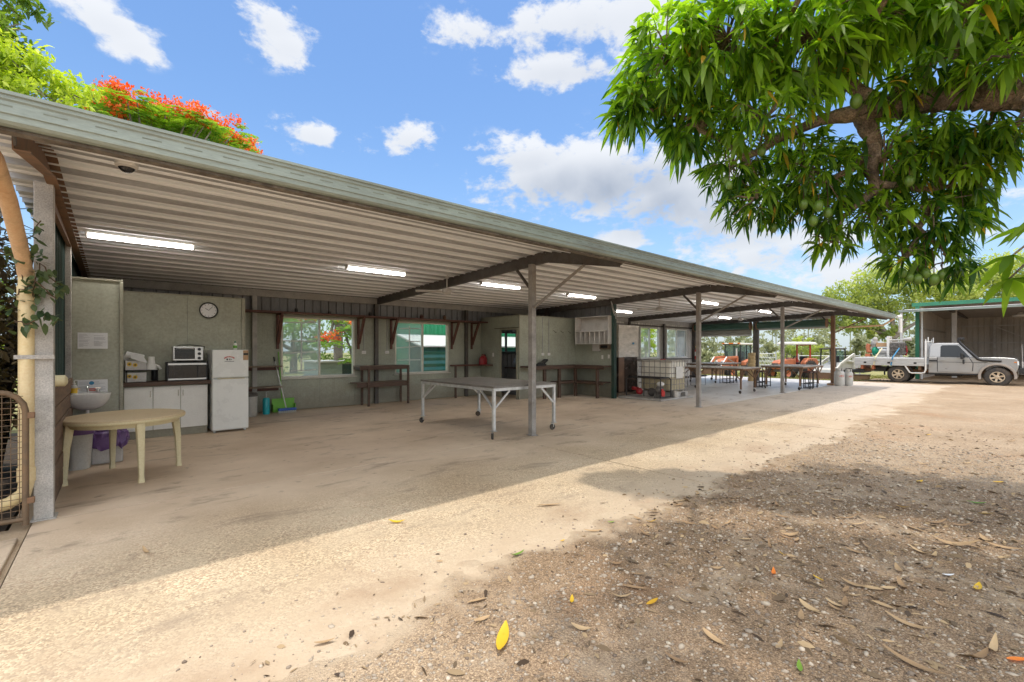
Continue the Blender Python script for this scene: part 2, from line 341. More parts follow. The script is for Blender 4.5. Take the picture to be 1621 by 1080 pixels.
wob = N(nt, 'ShaderNodeTexNoise'); wob.inputs['Scale'].default_value = 9; wob.inputs['Detail'].default_value = 7; wob.inputs['Roughness'].default_value = .62
nt.links.new(D, wob.inputs['Vector'])
wv = N(nt, 'ShaderNodeVectorMath', operation='SUBTRACT'); nt.links.new(wob.outputs['Color'], wv.inputs[0]); wv.inputs[1].default_value = (.5,.5,.5)
dens = None; low = None
for (px_az, px_el, ra, re, amp, grey) in CL:
    c = cdir(px_az, px_el); e = Vector((-math.sin(px_az), math.cos(px_az), 0)); u = c.cross(e); u = -u if u.z < 0 else u
    def dotv(vec):
        n = N(nt, 'ShaderNodeVectorMath', operation='DOT_PRODUCT'); nt.links.new(D, n.inputs[0]); n.inputs[1].default_value = vec; return n.outputs['Value']
    a = math_(nt, 'DIVIDE', dotv(e), ra); b = math_(nt, 'DIVIDE', math_(nt, 'SUBTRACT', dotv(u), 0.0), re)
    rr = math_(nt, 'ADD', math_(nt, 'MULTIPLY', a, a), math_(nt, 'MULTIPLY', b, b))
    front = math_(nt, 'GREATER_THAN', dotv(c), 0.0)
    g = math_(nt, 'MULTIPLY', math_(nt, 'EXPONENT', math_(nt, 'MULTIPLY', rr, -1.0)), amp)
    g = math_(nt, 'MULTIPLY', g, front)
    sh = math_(nt, 'MULTIPLY', g, math_(nt, 'MULTIPLY', math_(nt, 'MULTIPLY_ADD', b, -.55, .35, clamp=True), grey))
    dens = g if dens is None else math_(nt, 'MAXIMUM', dens, g)
    low = sh if low is None else math_(nt, 'MAXIMUM', low, sh)
sq = N(nt, 'ShaderNodeMapping'); sq.inputs['Scale'].default_value = (1,1,1.7); nt.links.new(D, sq.inputs['Vector'])
f1 = noise(nt, sq.outputs[0], 10.5, 11, .62, .15)
f3 = math_(nt, 'MULTIPLY_ADD', noise(nt, sq.outputs[0], 30, 8, .6), 1.1, -.55)
cd = math_(nt, 'ADD', math_(nt, 'ADD', dens, f3), math_(nt, 'MULTIPLY_ADD', f1, 3.1, -1.52))
mask = N(nt, 'ShaderNodeMapRange', interpolation_type='SMOOTHSTEP'); mask.inputs['From Min'].default_value = .30; mask.inputs['From Max'].default_value = .88
nt.links.new(cd, mask.inputs['Value'])
gate = N(nt, 'ShaderNodeMapRange', interpolation_type='SMOOTHSTEP'); gate.inputs['From Min'].default_value = .04; gate.inputs['From Max'].default_value = .22
nt.links.new(dens, gate.inputs['Value'])
mk = math_(nt, 'MULTIPLY', mask.outputs[0], gate.outputs[0], clamp=True)
f2 = noise(nt, D, 13, 5, .5)
lowc = math_(nt, 'MULTIPLY', low, math_(nt, 'MULTIPLY_ADD', f2, 1.2, .5), clamp=True)
cc = mixc(nt, lowc, (.95,.97,1.0), (.40,.455,.55))
skyc = mixc(nt, math_(nt, 'MULTIPLY', mk, .92), skyc, cc)
# added bright cloud bank, unseen behind the camera, as fill light for the shed
bk = cdir(R(232), R(38)); dn = N(nt, 'ShaderNodeVectorMath', operation='DOT_PRODUCT'); nt.links.new(D, dn.inputs[0]); dn.inputs[1].default_value = bk
bm_ = N(nt, 'ShaderNodeMapRange', interpolation_type='SMOOTHSTEP'); bm_.inputs['From Min'].default_value = .12; bm_.inputs['From Max'].default_value = .62; nt.links.new(dn.outputs['Value'], bm_.inputs['Value'])
bn = ramp(nt, noise(nt, D, 4.5, 8, .6), .34, .54)
up_ = N(nt, 'ShaderNodeMapRange', interpolation_type='SMOOTHSTEP'); up_.inputs['From Min'].default_value = .02; up_.inputs['From Max'].default_value = .15; nt.links.new(dz, up_.inputs['Value'])
skyc = mixc(nt, math_(nt, 'MULTIPLY', math_(nt, 'MULTIPLY', bm_.outputs[0], bn), up_.outputs[0]), skyc, (2.75,2.73,2.7))
nt.links.new(skyc, bg.inputs['Color']); bg.inputs['Strength'].default_value = 1.0; nt.links.new(bg.outputs[0], wo.inputs[0])

# ------------------------------------------------------------------ numpy noise
def vnoise(x, y, seed=0):
    xi = np.floor(x).astype(np.int64); yi = np.floor(y).astype(np.int64); fx = x-xi; fy = y-yi
    def h(a, b):
        n = (a*374761393 + b*668265263 + seed*974634777) & 0x7fffffff
        n = ((n ^ (n >> 13))*1274126177) & 0x7fffffff
        return ((n ^ (n >> 16)) & 0xffff)/65535.
    sx = fx*fx*(3-2*fx); sy = fy*fy*(3-2*fy)
    return (h(xi,yi)*(1-sx)+h(xi+1,yi)*sx)*(1-sy) + (h(xi,yi+1)*(1-sx)+h(xi+1,yi+1)*sx)*sy
def fbm(x, y, o=4, seed=0):
    s = 0; a = .5; t = 0
    for i in range(o): s = s + a*vnoise(x*2**i, y*2**i, seed+i); t += a; a *= .5
    return s/t
def sstep(a, b, x):
    t = np.clip((x-a)/(b-a), 0, 1); return t*t*(3-2*t)
def yard_z(x, y):
    e = y + (fbm(x*1.1, y*1.1, 4, 3)-.5)*1.0 + (fbm(x*6, y*6, 3, 9)-.5)*.30
    t = 1 - sstep(2.05, 2.85, e)
    far = sstep(9, 16, x)
    return -.028 + t*.044 + (fbm(x*2.2, y*2.2, 3, 5)-.5)*.022*t + (fbm(x*14, y*14, 3, 6)-.5)*.012*t*(1-far) - .05*sstep(22, 27, x)*sstep(4.5, 8, y)
def mesh_np(name, V, F, mat, smooth=True, parent=None, tint=None):
    """V (n,3) float array, F (m,k) int array of equal-sided faces"""
    me = bpy.data.meshes.new(name); k = F.shape[1]
    me.vertices.add(len(V)); me.vertices.foreach_set('co', np.ascontiguousarray(V, dtype=np.float32).ravel())
    me.loops.add(F.size); me.loops.foreach_set('vertex_index', np.ascontiguousarray(F, dtype=np.int32).ravel())
    me.polygons.add(len(F)); me.polygons.foreach_set('loop_start', np.arange(0, F.size, k, dtype=np.int32))
    if tint is not None:
        at = me.attributes.new('tint', 'FLOAT', 'POINT'); at.data.foreach_set('value', np.ascontiguousarray(tint, dtype=np.float32))
    me.update(calc_edges=True); me.materials.append(mat)
    if smooth: me.shade_smooth()
    o = bpy.data.objects.new(name, me); COL.objects.link(o)
    if parent is not None:
        o.parent = parent
        if parent.parent is None and parent.name not in LOCALS: o.location = -Vector(parent.location)
    return o
def gridF(nx, ny):
    i = np.arange(nx-1)[:,None]*ny + np.arange(ny-1)[None,:]; i = i.ravel()
    return np.stack([i, i+ny, i+ny+1, i+1], 1)

# ------------------------------------------------------------------ ground
def Mgravel():
    m, nt, b, out = newmat('gravel')
    g = N(nt, 'ShaderNodeNewGeometry'); P = g.outputs['Position']
    base = mixc(nt, ramp(nt, noise(nt, P, .55, 6, .65), .36, .66), (.42,.345,.26), (.545,.465,.37))
    red = ramp(nt, noise(nt, P, .9, 5, .6), .55, .75)
    base = mixc(nt, math_(nt, 'MULTIPLY', red, .45), base, (.48,.29,.17))
    v1 = N(nt, 'ShaderNodeTexVoronoi', feature='F1'); v1.inputs['Scale'].default_value = 118; nt.links.new(P, v1.inputs['Vector'])
    v2 = N(nt, 'ShaderNodeTexVoronoi', feature='F1'); v2.inputs['Scale'].default_value = 36; nt.links.new(P, v2.inputs['Vector'])
    sep1 = N(nt, 'ShaderNodeSeparateColor'); nt.links.new(v1.outputs['Color'], sep1.inputs[0])
    sep2 = N(nt, 'ShaderNodeSeparateColor'); nt.links.new(v2.outputs['Color'], sep2.inputs[0])
    st = ramp(nt, sep1.outputs[0], .0, 1.0, (.22,.16,.11,1), (.80,.68,.54,1))
    c = mixc(nt, .62, base, mixc(nt, 1.0, base, st, 'OVERLAY'))
    is2 = math_(nt, 'MULTIPLY', math_(nt, 'GREATER_THAN', sep2.outputs[0], .83), math_(nt, 'LESS_THAN', v2.outputs['Distance'], .019*0+.42))
    c = mixc(nt, math_(nt, 'MULTIPLY', is2, .8), c, ramp(nt, sep2.outputs[1], 0, 1, (.22,.17,.13,1), (.56,.48,.385,1)))
    crev = ramp(nt, v1.outputs['Distance'], .25, .75, (1,1,1,1), (.52,.48,.43,1))
    c = mixc(nt, .75, c, mixc(nt, 1.0, c, crev, 'MULTIPLY'))
    # dark litter under the mango, with the tree's shade painted into the gravel colour
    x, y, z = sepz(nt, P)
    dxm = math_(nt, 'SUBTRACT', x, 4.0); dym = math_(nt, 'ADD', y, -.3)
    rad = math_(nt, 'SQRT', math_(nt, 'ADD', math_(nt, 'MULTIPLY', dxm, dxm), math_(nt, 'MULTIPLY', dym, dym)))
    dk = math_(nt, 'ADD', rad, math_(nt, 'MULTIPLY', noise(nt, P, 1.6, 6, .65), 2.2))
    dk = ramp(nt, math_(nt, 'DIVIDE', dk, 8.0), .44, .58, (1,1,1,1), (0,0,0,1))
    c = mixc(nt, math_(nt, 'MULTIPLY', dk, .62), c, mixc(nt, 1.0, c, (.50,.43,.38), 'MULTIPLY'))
    # fine dusty sand where the gravel thins out over the slab
    ed = N(nt, 'ShaderNodeMapRange', interpolation_type='SMOOTHSTEP'); ed.inputs['From Min'].default_value = .017; ed.inputs['From Max'].default_value = .0
    nt.links.new(math_(nt, 'ADD', z, math_(nt, 'MULTIPLY_ADD', noise(nt, P, 5, 5, .65), .016, -.008)), ed.inputs['Value'])
    edf = math_(nt, 'MULTIPLY', math_(nt, 'MULTIPLY', ed.outputs[0], .88), math_(nt, 'LESS_THAN', x, 24.0))
    c = mixc(nt, edf, c, mixc(nt, noise(nt, P, 3.2, 7, .65), (.40,.28,.175), (.60,.50,.375)))
    nt.links.new(c, b.inputs['Base Color']); b.inputs['Roughness'].default_value = .95; b.inputs['Specular IOR Level'].default_value = .15
    h = math_(nt, 'ADD', math_(nt, 'MULTIPLY', math_(nt, 'SUBTRACT', 1.0, v1.outputs['Distance']), .5), math_(nt, 'MULTIPLY', is2, math_(nt, 'SUBTRACT', .6, v2.outputs['Distance'])))
    h = math_(nt, 'ADD', h, math_(nt, 'MULTIPLY', noise(nt, P, 160, 3), .4))
    bp = N(nt, 'ShaderNodeBump'); bp.inputs['Strength'].default_value = .85; bp.inputs['Distance'].default_value = .012
    nt.links.new(h, bp.inputs['Height']); nt.links.new(bp.outputs[0], b.inputs['Normal'])
    return m
def Mslab():
    m, nt, b, out = newmat('concrete')
    g = N(nt, 'ShaderNodeNewGeometry'); P = g.outputs['Position']; x, y, z = sepz(nt, P)
    n1 = noise(nt, P, .8, 7, .62); n2 = noise(nt, P, 3.2, 7, .65)
    ins = mixc(nt, ramp(nt, n1, .33, .68), (.55,.42,.30), (.70,.565,.43))
    outs = mixc(nt, ramp(nt, n1, .33, .68), (.45,.35,.235), (.58,.485,.355))
    wob = math_(nt, 'MULTIPLY_ADD', n2, .9, -.45)
    wob1 = math_(nt, 'MULTIPLY_ADD', n1, 1.6, -.8)
    fo = N(nt, 'ShaderNodeMapRange', interpolation_type='SMOOTHSTEP'); fo.inputs['From Min'].default_value = 5.7; fo.inputs['From Max'].default_value = 3.6
    nt.links.new(math_(nt, 'ADD', y, wob1), fo.inputs['Value'])
    c = mixc(nt, fo.outputs[0], ins, outs)
    # smooth pale floor of the far bays
    fx = N(nt, 'ShaderNodeMapRange', interpolation_type='SMOOTHSTEP'); fx.inputs['From Min'].default_value = 9.5; fx.inputs['From Max'].default_value = 15
    nt.links.new(math_(nt, 'ADD', x, wob1), fx.inputs['Value'])
    inn = math_(nt, 'GREATER_THAN', y, 5.7)
    c = mixc(nt, math_(nt, 'MULTIPLY', fx.outputs[0], .85), c, mixc(nt, inn, mixc(nt, n1, (.52,.455,.385), (.62,.55,.47)), mixc(nt, n1, (.60,.58,.56), (.70,.68,.65))))
    # exposed aggregate in the weathered apron
    v = N(nt, 'ShaderNodeTexVoronoi', feature='F1'); v.inputs['Scale'].default_value = 85; nt.links.new(P, v.inputs['Vector'])
    sp = N(nt, 'ShaderNodeSeparateColor'); nt.links.new(v.outputs['Color'], sp.inputs[0])
    ag = math_(nt, 'MULTIPLY', math_(nt, 'MULTIPLY', fo.outputs[0], ramp(nt, n2, .25, .55)), .6)
    agc = ramp(nt, sp.outputs[0], .1, .9, (.24,.20,.16,1), (.72,.69,.64,1))
    c = mixc(nt, ag, c, mixc(nt, 1.0, c, agc, 'OVERLAY'))
    pits = math_(nt, 'MULTIPLY', math_(nt, 'GREATER_THAN', sp.outputs[1], .86), ag)
    c = mixc(nt, math_(nt, 'MULTIPLY', pits, .8), c, (.20,.16,.12))
    # oil and tyre marks, scuffs
    st = ramp(nt, noise(nt, scaled(nt, P, (.55,1.5,1)), 1.7, 8, .7, .4), .545, .72)
    c = mixc(nt, math_(nt, 'MULTIPLY', st, .8), c, (.19,.145,.11))
    st2 = ramp(nt, noise(nt, P, 5.0, 5, .6), .62, .73)
    c = mixc(nt, math_(nt, 'MULTIPLY', st2, .55), c, (.13,.10,.08))
    # sand washed onto the edge
    sd = N(nt, 'ShaderNodeMapRange', interpolation_type='SMOOTHSTEP'); sd.inputs['From Min'].default_value = 3.55; sd.inputs['From Max'].default_value = 2.35
    nt.links.new(math_(nt, 'ADD', y, wob), sd.inputs['Value'])
    c = mixc(nt, math_(nt, 'MULTIPLY', sd.outputs[0], .9), c, mixc(nt, n2, (.40,.28,.175), (.60,.50,.375)))
    rb = math_(nt, 'MULTIPLY', ramp(nt, noise(nt, P, 1.15, 7, .68), .50, .68), math_(nt, 'MULTIPLY_ADD', sd.outputs[0], .45, .16))
    c = mixc(nt, rb, c, (.30,.19,.115))
    sk = math_(nt, 'MULTIPLY', ramp(nt, noise(nt, P, 42, 3, .6), .66, .74), math_(nt, 'MULTIPLY_ADD', sd.outputs[0], .4, .25))
    c = mixc(nt, sk, c, (.16,.125,.095))
    nt.links.new(c, b.inputs['Base Color'])
    rg = math_(nt, 'MULTIPLY_ADD', math_(nt, 'MULTIPLY', fx.outputs[0], inn), -.42, .78)
    nt.links.new(math_(nt, 'ADD', rg, math_(nt, 'MULTIPLY_ADD', n2, .2, -.1)), b.inputs['Roughness']); b.inputs['Specular IOR Level'].default_value = .35
    bp = N(nt, 'ShaderNodeBump'); bp.inputs['Strength'].default_value = .5; bp.inputs['Distance'].default_value = .006
    h = math_(nt, 'ADD', math_(nt, 'MULTIPLY', noise(nt, P, 60, 4), .5), math_(nt, 'MULTIPLY', math_(nt, 'SUBTRACT', 1.0, v.outputs['Distance']), math_(nt, 'MULTIPLY', ag, 1.2)))
    nt.links.new(h, bp.inputs['Height']); nt.links.new(bp.outputs[0], b.inputs['Normal'])
    return m
def Mfield():
    m, nt, b, out = newmat('field')
    g = N(nt, 'ShaderNodeNewGeometry'); P = g.outputs['Position']
    c = mixc(nt, ramp(nt, noise(nt, P, .35, 6), .35, .65), (.19,.20,.055), (.34,.29,.12))
    c = mixc(nt, .4, c, ramp(nt, noise(nt, P, 9, 4), .3, .7), 'OVERLAY')
    nt.links.new(c, b.inputs['Base Color']); b.inputs['Roughness'].default_value = .95
    return m
xs = np.concatenate([np.arange(-60,-1.5,1.5), np.arange(-1.5,9,.035), np.arange(9,26,.12), np.arange(26,62,.8)])
ys = np.concatenate([np.arange(-60,-6,1.5), np.arange(-6,-1.2,.2), np.arange(-1.2,3.3,.035), np.arange(3.3,13,.6)])
X, Y = np.meshgrid(xs, ys, indexing='ij')
V = np.stack([X, Y, yard_z(X, Y)], -1).reshape(-1,3); F = gridF(len(xs), len(ys))
cen = V[F].mean(1); keep = ~((cen[:,0] > 27.6) & (cen[:,1] > 5.6 + (cen[:,0]-27)*-.05)); keep &= ~((cen[:,0] < -.7) & (cen[:,1] > 5.6))
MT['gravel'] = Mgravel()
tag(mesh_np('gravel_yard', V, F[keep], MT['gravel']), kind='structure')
xs = np.concatenate([np.arange(-400,-20,20), np.arange(-20,60,1.0), np.arange(60,500,20)]); ys = np.concatenate([np.arange(-400,-20,20), np.arange(-20,60,1.0), np.arange(60,500,20)])
X, Y = np.meshgrid(xs, ys, indexing='ij')
def field_z(x, y): return -.09 - .42*sstep(27, 33, x)*sstep(4, 8, y) - 1.2*sstep(45, 110, x)
V = np.stack([X, Y, field_z(X, Y)], -1).reshape(-1,3)
MT['field'] = Mfield()
tag(mesh_np('grass_field', V, gridF(len(xs), len(ys)), MT['field']), kind='structure')
slab = MB(); XB = [-.565,5.0,10.25,15.6,20.9,26.3]; YB = [1.75,5.72,9.9,12.6]
for i in range(5):
    for j in range(3):
        slab.box(XB[i]+.011, YB[j]+.011, -.12, XB[i+1]-.011, YB[j+1]-.011, 0)
MT['slab'] = Mslab()
tag(slab.build('concrete_slab', MT['slab']), kind='structure')
tag(MB().box(-.57, 1.7, -.14, 26.35, 12.65, -.028).build('joint_base_ground', M('joint_dirt', (.05,.035,.025), .95)), kind='structure')
tag(MB().prism([(-9,5.35),(-.72,5.35),(-.72,12.3),(-9,12.3)], -.09, -.03, 'xy').build('garden_bed_ground', M('mulch', (.055,.038,.025), .95, 0, .5, 6, bump=1, bs=25)), kind='structure')
tag(MB().prism([(-3.5,1.6),(-.60,1.6),(-.60,5.35),(-1.6,5.15),(-3.5,4.9)], -.1, -.002, 'xy').build('garden_path', MT['slab'], bevel=.01), kind='structure')
# ------------------------------------------------------------------ the open packing shed
PX = [-.49, 5.5, 11.5, 17.5, 23.5]; PYL = 5.8; RW = 12.2
def zr(y): return 2.875 + (y-3.84)/(5.5-3.84)*.315 if y < 5.5 else 3.19 - (y-5.5)/6.75*.22
shed = thing('packing_shed', 'long open fronted packing shed with ribbed metal roof and green gutter', 'shed', (11.5,9,0))
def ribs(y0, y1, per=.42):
    """profile of the deck (y, z) with the material of the face that follows each point: 0 pan, 1 recess with painted shade, 2 lip painted as if lit"""
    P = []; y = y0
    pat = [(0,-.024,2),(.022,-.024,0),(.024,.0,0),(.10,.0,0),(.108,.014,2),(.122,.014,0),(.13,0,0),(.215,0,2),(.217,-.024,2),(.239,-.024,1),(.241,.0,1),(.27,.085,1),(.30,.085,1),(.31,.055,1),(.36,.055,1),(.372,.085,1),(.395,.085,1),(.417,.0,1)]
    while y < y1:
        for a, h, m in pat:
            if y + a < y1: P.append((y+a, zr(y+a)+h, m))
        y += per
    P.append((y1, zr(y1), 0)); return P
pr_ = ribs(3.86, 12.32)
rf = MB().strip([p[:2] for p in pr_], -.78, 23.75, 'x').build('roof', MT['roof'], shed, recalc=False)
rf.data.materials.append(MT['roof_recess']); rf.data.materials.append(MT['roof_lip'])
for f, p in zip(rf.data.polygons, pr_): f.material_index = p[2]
g = [(3.78,2.75),(3.655,2.75),(3.635,2.765),(3.632,2.80),(3.622,2.805),(3.622,2.875),(3.612,2.885),(3.612,2.905),(3.60,2.91),(3.60,2.93),(3.625,2.93),(3.64,2.91),(3.64,2.775),(3.66,2.76),(3.77,2.76),(3.77,2.87),(3.78,2.87)]
g = [(y+.115, 2.93-(2.93-z)*.93) for y, z in g]
gut = MB().prism(g, -1.1, 23.72, 'yz').build('gutter', MT['gutter'], shed)
sl_ = MB()
for i in range(112): sl_.box(-.98+i*.22, 3.7355, 2.850, -.98+i*.22+.10, 3.7369, 2.857)
tag(sl_.build('overflow_slot', M('slot_shade', (.20,.22,.18), .8), gut), kind='stuff')
MB().box(-1.05, 3.82, 2.742, 23.7, 3.90, 2.7595).build('gutter_lip', MT['gutter_edge'], gut)
def csec(x, pts, h=.19, w=.075, m='galv_dark'):
    b = MB(); t = .008
    for (y0,z0),(y1,z1) in zip(pts[:-1], pts[1:]):
        b.bar((x,y0,z0-h/2),(x,y1,z1-h/2), t, h); 
        for zz in (0, -h): b.bar((x+w/2,y0,z0+zz),(x+w/2,y1,z1+zz), w, t)
    return b
for i, x in enumerate(PX):
    rust = i in (0, 4)
    h = .10 if i != 4 else .15
    if i == 0: h = .125
    top = zr(5.8) - .0
    po = MB().box(x-h/2, PYL-h/2, -.02, x+h/2, PYL+h/2, top-.18 if 0 < i < 4 else top-.2).box(x-h/2-.02, PYL-h/2-.035, 0, x+h/2+.02, PYL+h/2+.035, .012)
    po = po.build('post', MT['rust'] if i == 4 else MT['galv' if i == 0 else 'post_grey'], shed, bevel=.006)
    if i: 
        yf = 4.62
        MB().tube([(x,PYL-.05,2.24),(x,yf,zr(yf)-.2)], .024, 8).build('brace', MT['post_grey' if i < 4 else 'rust'], po, smooth=True)
        MB().tube([(x,PYL+.05,2.58),(x,6.22,zr(6.22)-.2)], .028, 8).build('brace', MT['galv_dark'], po, smooth=True)
    ra = csec(x+.02, [(3.98,zr(3.98)-.01),(5.5,zr(5.5)-.01),(12.25,zr(12.25)-.01)], .18 if i else .2)
    ra = ra.build('rafter', MT['rust'] if i == 0 else MT['galv_dark'], shed)
    MB().bar((x+.03,4.0,zr(4.0)-.17),(x+.03,3.84,2.83), .012, .05).build('hanger', MT['galv_dark'], ra)
# rear wall sheeting: vertical ribs
def vribs(a, b, per=.2, h=.028):
    P = []; u = a
    while u < b:
        for q, d in ((0,0),(.135,0),(.148,h),(.172,h),(.185,0)):
            if u+q < b: P.append((u+q, d))
        u += per
    P.append((b, 0)); return P
def sheetY(b, x0, x1, z0, z1, y, **k): return b.strip([(u, y+d) for u, d in vribs(x0, x1, **k)], z0, z1, 'z')
def sheetX(b, y0, y1, z0, z1, x, **k): return b.strip([(x+d, u) for u, d in vribs(y0, y1, **k)], z0, z1, 'z')
WIN = [(3.03,4.87,.80,2.33),(6.05,7.88,.80,2.33)]; WF = [(18.45,20.1,1.10,2.56),(20.75,22.75,1.10,2.56)]; WO = (10.0,10.85,1.40,2.12)
def cuts(x0, x1, holes, z0, z1):
    out = []; x = x0
    for a, b, c, d in sorted(holes):
        out.append((x, a, z0, z1)); out.append((a, b, z0, c)); out.append((a, b, d, z1)); x = b
    out.append((x, x1, z0, z1)); return out
b = MB()
for a, c, z0, z1 in cuts(-.55, 11.75, WIN+[WO], 0, 2.98): sheetY(b, a, c, z0, z1, RW)
b.build('rear_wall', MT['clad_dark'], shed, recalc=False)
b = MB()
for a, c, z0, z1 in cuts(11.75, 23.5, WF, 0, 2.98): sheetY(b, a, c, z0, z1, RW)
b.build('rear_wall', MT['clad_light'], shed, recalc=False, label='pale ribbed wall sheeting of the far bays')
b = MB(); sheetX(b, 6.95, 12.2, 1.16, 3.0, -.555); sheetX(b, 8.5, 12.2, 0, 1.16, -.555); b.build('end_wall', MT['green_dark'], shed, recalc=False)
b = MB(); sheetX(b, 8.62, 12.2, 2.50, 3.02, 11.72); b.build('bay_wall', MT['clad_dark'], shed, recalc=False)
b = MB().box(-.5, RW-.06, 2.775, 23.45, RW-.006, 2.94); b.build('girt', MT['galv'], shed, bevel=.004)
b = MB()
for z in (1.0, 2.62): b.box(11.9, RW-.05, z, 23.4, RW-.006, z+.06)
b.build('girt', MT['galv_dark'], shed)
for x, w, m in ((2.44,.10,'galv'),(5.46,.10,'galv_dark'),(8.52,.10,'galv_dark'),(14.5,.1,'galv_dark'),(17.5,.12,'galv_dark'),(20.43,.12,'galv_dark')):
    MB().box(x-w/2, RW-.17, 0, x+w/2, RW-.085, 2.775).build('wall_column', MT[m], shed, bevel=.004)
MB().box(11.53, 8.50, -.01, 11.65, 8.615, 3.0).build('wall_column', MT['green_dark'], shed, bevel=.005)
MB().box(-.52, 8.36, 0, -.46, 8.44, 2.95).build('wall_column', MT['galv'], shed, bevel=.004)
# green-grey lining panels with open joints, around the windows
b = MB(); LT = 2.40
def panels(b, x0, x1, z0, z1, y, holes, step=1.2):
    edges = sorted({x0, x1, *[h[0] for h in holes], *[h[1] for h in holes]})
    for a, c in zip(edges[:-1], edges[1:]):
        n = max(1, round((c-a)/step)); hs = [h for h in holes if h[0] <= a+1e-6 and h[1] >= c-1e-6]
        for k in range(n):
            p, q = a+(c-a)*k/n+.002, a+(c-a)*(k+1)/n-.002
            if hs:
                b.box(p, y, z0, q, y+.01, hs[0][2]); b.box(p, y, hs[0][3], q, y+.01, z1)
            else: b.box(p, y, z0, q, y+.01, z1)
panels(b, 1.96, 9.14, .01, LT, RW-.075, WIN)
b.build('wall_lining', MT['lining'], shed)
# kitchen alcove
kb = MB()
kb.box(-.50, 8.50, .01, .02, 8.512, 2.46)
kb.box(.052, 8.62, .01, .064, 10.34, 2.46)
for a, c in ((.07,.985),(.989,1.90)): kb.box(a, 10.35, .01, c, 10.362, 2.50)
kb.box(1.91, 10.38, .01, 1.922, 12.1, 2.45)
kt = kb.build('alcove_panel', MT['lining_warm'], shed)
t = MB().box(.022, 8.48, 0, .064, 8.60, 2.455); t.box(-.5,8.485,2.46,.064,8.53,2.485); t.build('panel_trim', MT['lining_trim'], shed, bevel=.003); t = MB(); t.box(.07,10.335,2.50,1.93,10.37,2.525); t.box(1.865,10.325,0,1.925,10.349,2.50)
t.build('panel_trim', MT['lining_trim'], shed, bevel=.003)
# office box with doorway
b = MB()
DY0, DY1, DZ = 10.34, 11.06, 2.12
b.box(9.14, DY1+.03, .01, 9.152, 12.12, 2.53); b.box(9.14, DY0-.03, DZ+.03, 9.152, DY1+.028, 2.53); b.box(9.14, 10.205, .01, 9.152, DY0-.032, 2.53)
for a, c in ((9.155,10.36),(10.364,11.69)): b.box(a, 10.20, .01, c, 10.212, 2.53)
for a, c in ((8.64,9.40),(9.404,10.19)): b.box(11.66, a, .01, 11.672, c, 2.53)
b.build('office_wall', MT['lining'], shed)
MB().box(9.155, 10.215, 2.49, 11.655, 12.12, 2.528).build('office_ceiling', MT['clad_dark'], shed)
MB().box(9.125, 10.185, .0, 9.158, 10.203, 2.535).box(9.125,DY1,0,9.165,DY1+.06,DZ).box(9.125,DY0-.06,0,9.165,DY0,DZ).box(9.125,DY0-.06,DZ,9.165,DY1+.06,DZ+.05).box(9.125,10.18,2.535,11.67,10.22,2.56).box(9.12,10.22,2.535,9.16,12.1,2.56).build('door_frame', MT['lining_trim'], shed, bevel=.003)
MB().box(9.10, 10.20, 2.165, 9.115, 11.35, 2.185).build('door_track', MT['galv_dark'], shed)
def window(x0, x1, z0, z1, y, fm, panes, name_label=None, tape=None, mull=.5):
    f = MB(); w = .045; yb = y-.05; ye = y+.07
    f.box(x0, yb, z0, x1, ye, z0+w); f.box(x0, yb, z1-w, x1, ye, z1); f.box(x0, yb, z0+w, x0+w, ye, z1-w); f.box(x1-w, yb, z0+w, x1, ye, z1-w)
    xm = x0+(x1-x0)*mull; f.box(xm-.022, yb+.01, z0+w, xm+.022, ye-.02, z1-w)
    f.box(x0-.05, yb-.05, z0-.03, x1+.05, yb, z0-.002)
    o = f.build('window', MT[fm], shed, bevel=.004, label=name_label)
    for (a, c, m, dy) in ((x0+w, xm-.022, panes[0], .0), (xm+.022, x1-w, panes[1], .02)):
        MB().add([(a,y+dy,z0+w),(c,y+dy,z0+w),(c,y+dy,z1-w),(a,y+dy,z1-w)], [(0,1,2,3)]).build('pane', MT[m], o)
    if tape:
        tb = MB(); xc = (x0+w+xm)/2
        tb.box(xc-.018, y-.012, z0+.18, xc+.018, y-.010, z1-.12)
        for zz, da, dc in tape: tb.bar((xc-.42*da, y-.014, zz), (xc+.36, y-.014, zz+dc), .002, .03)
        tb.build('tape', MT['tape'], o)
    return o
window(*WIN[0], RW-.03, 'alu', ('glass_dusty','glass'), 'sliding window with taped dusty sash and garden view', [(2.18,.95,.02),(1.72,1,0),(1.42,.95,.03),(.97,.6,.02)])
window(*WIN[1], RW-.03, 'alu', ('glass_dusty','glass'), 'sliding window looking onto the green shed', [(2.12,.8,.02),(1.75,.3,0),(1.55,1,.06),(1.2,.9,0)])
window(*WF[0], RW-.03, 'white', ('glass_far','glass'), 'white framed window behind the caged tank'); window(*WF[1], RW-.03, 'white', ('glass_far','glass_far'), 'white framed window near the rear corner')
window(*WO, RW-.0, 'alu_dark', ('glass','glass'), 'dark framed office window', mull=.36)
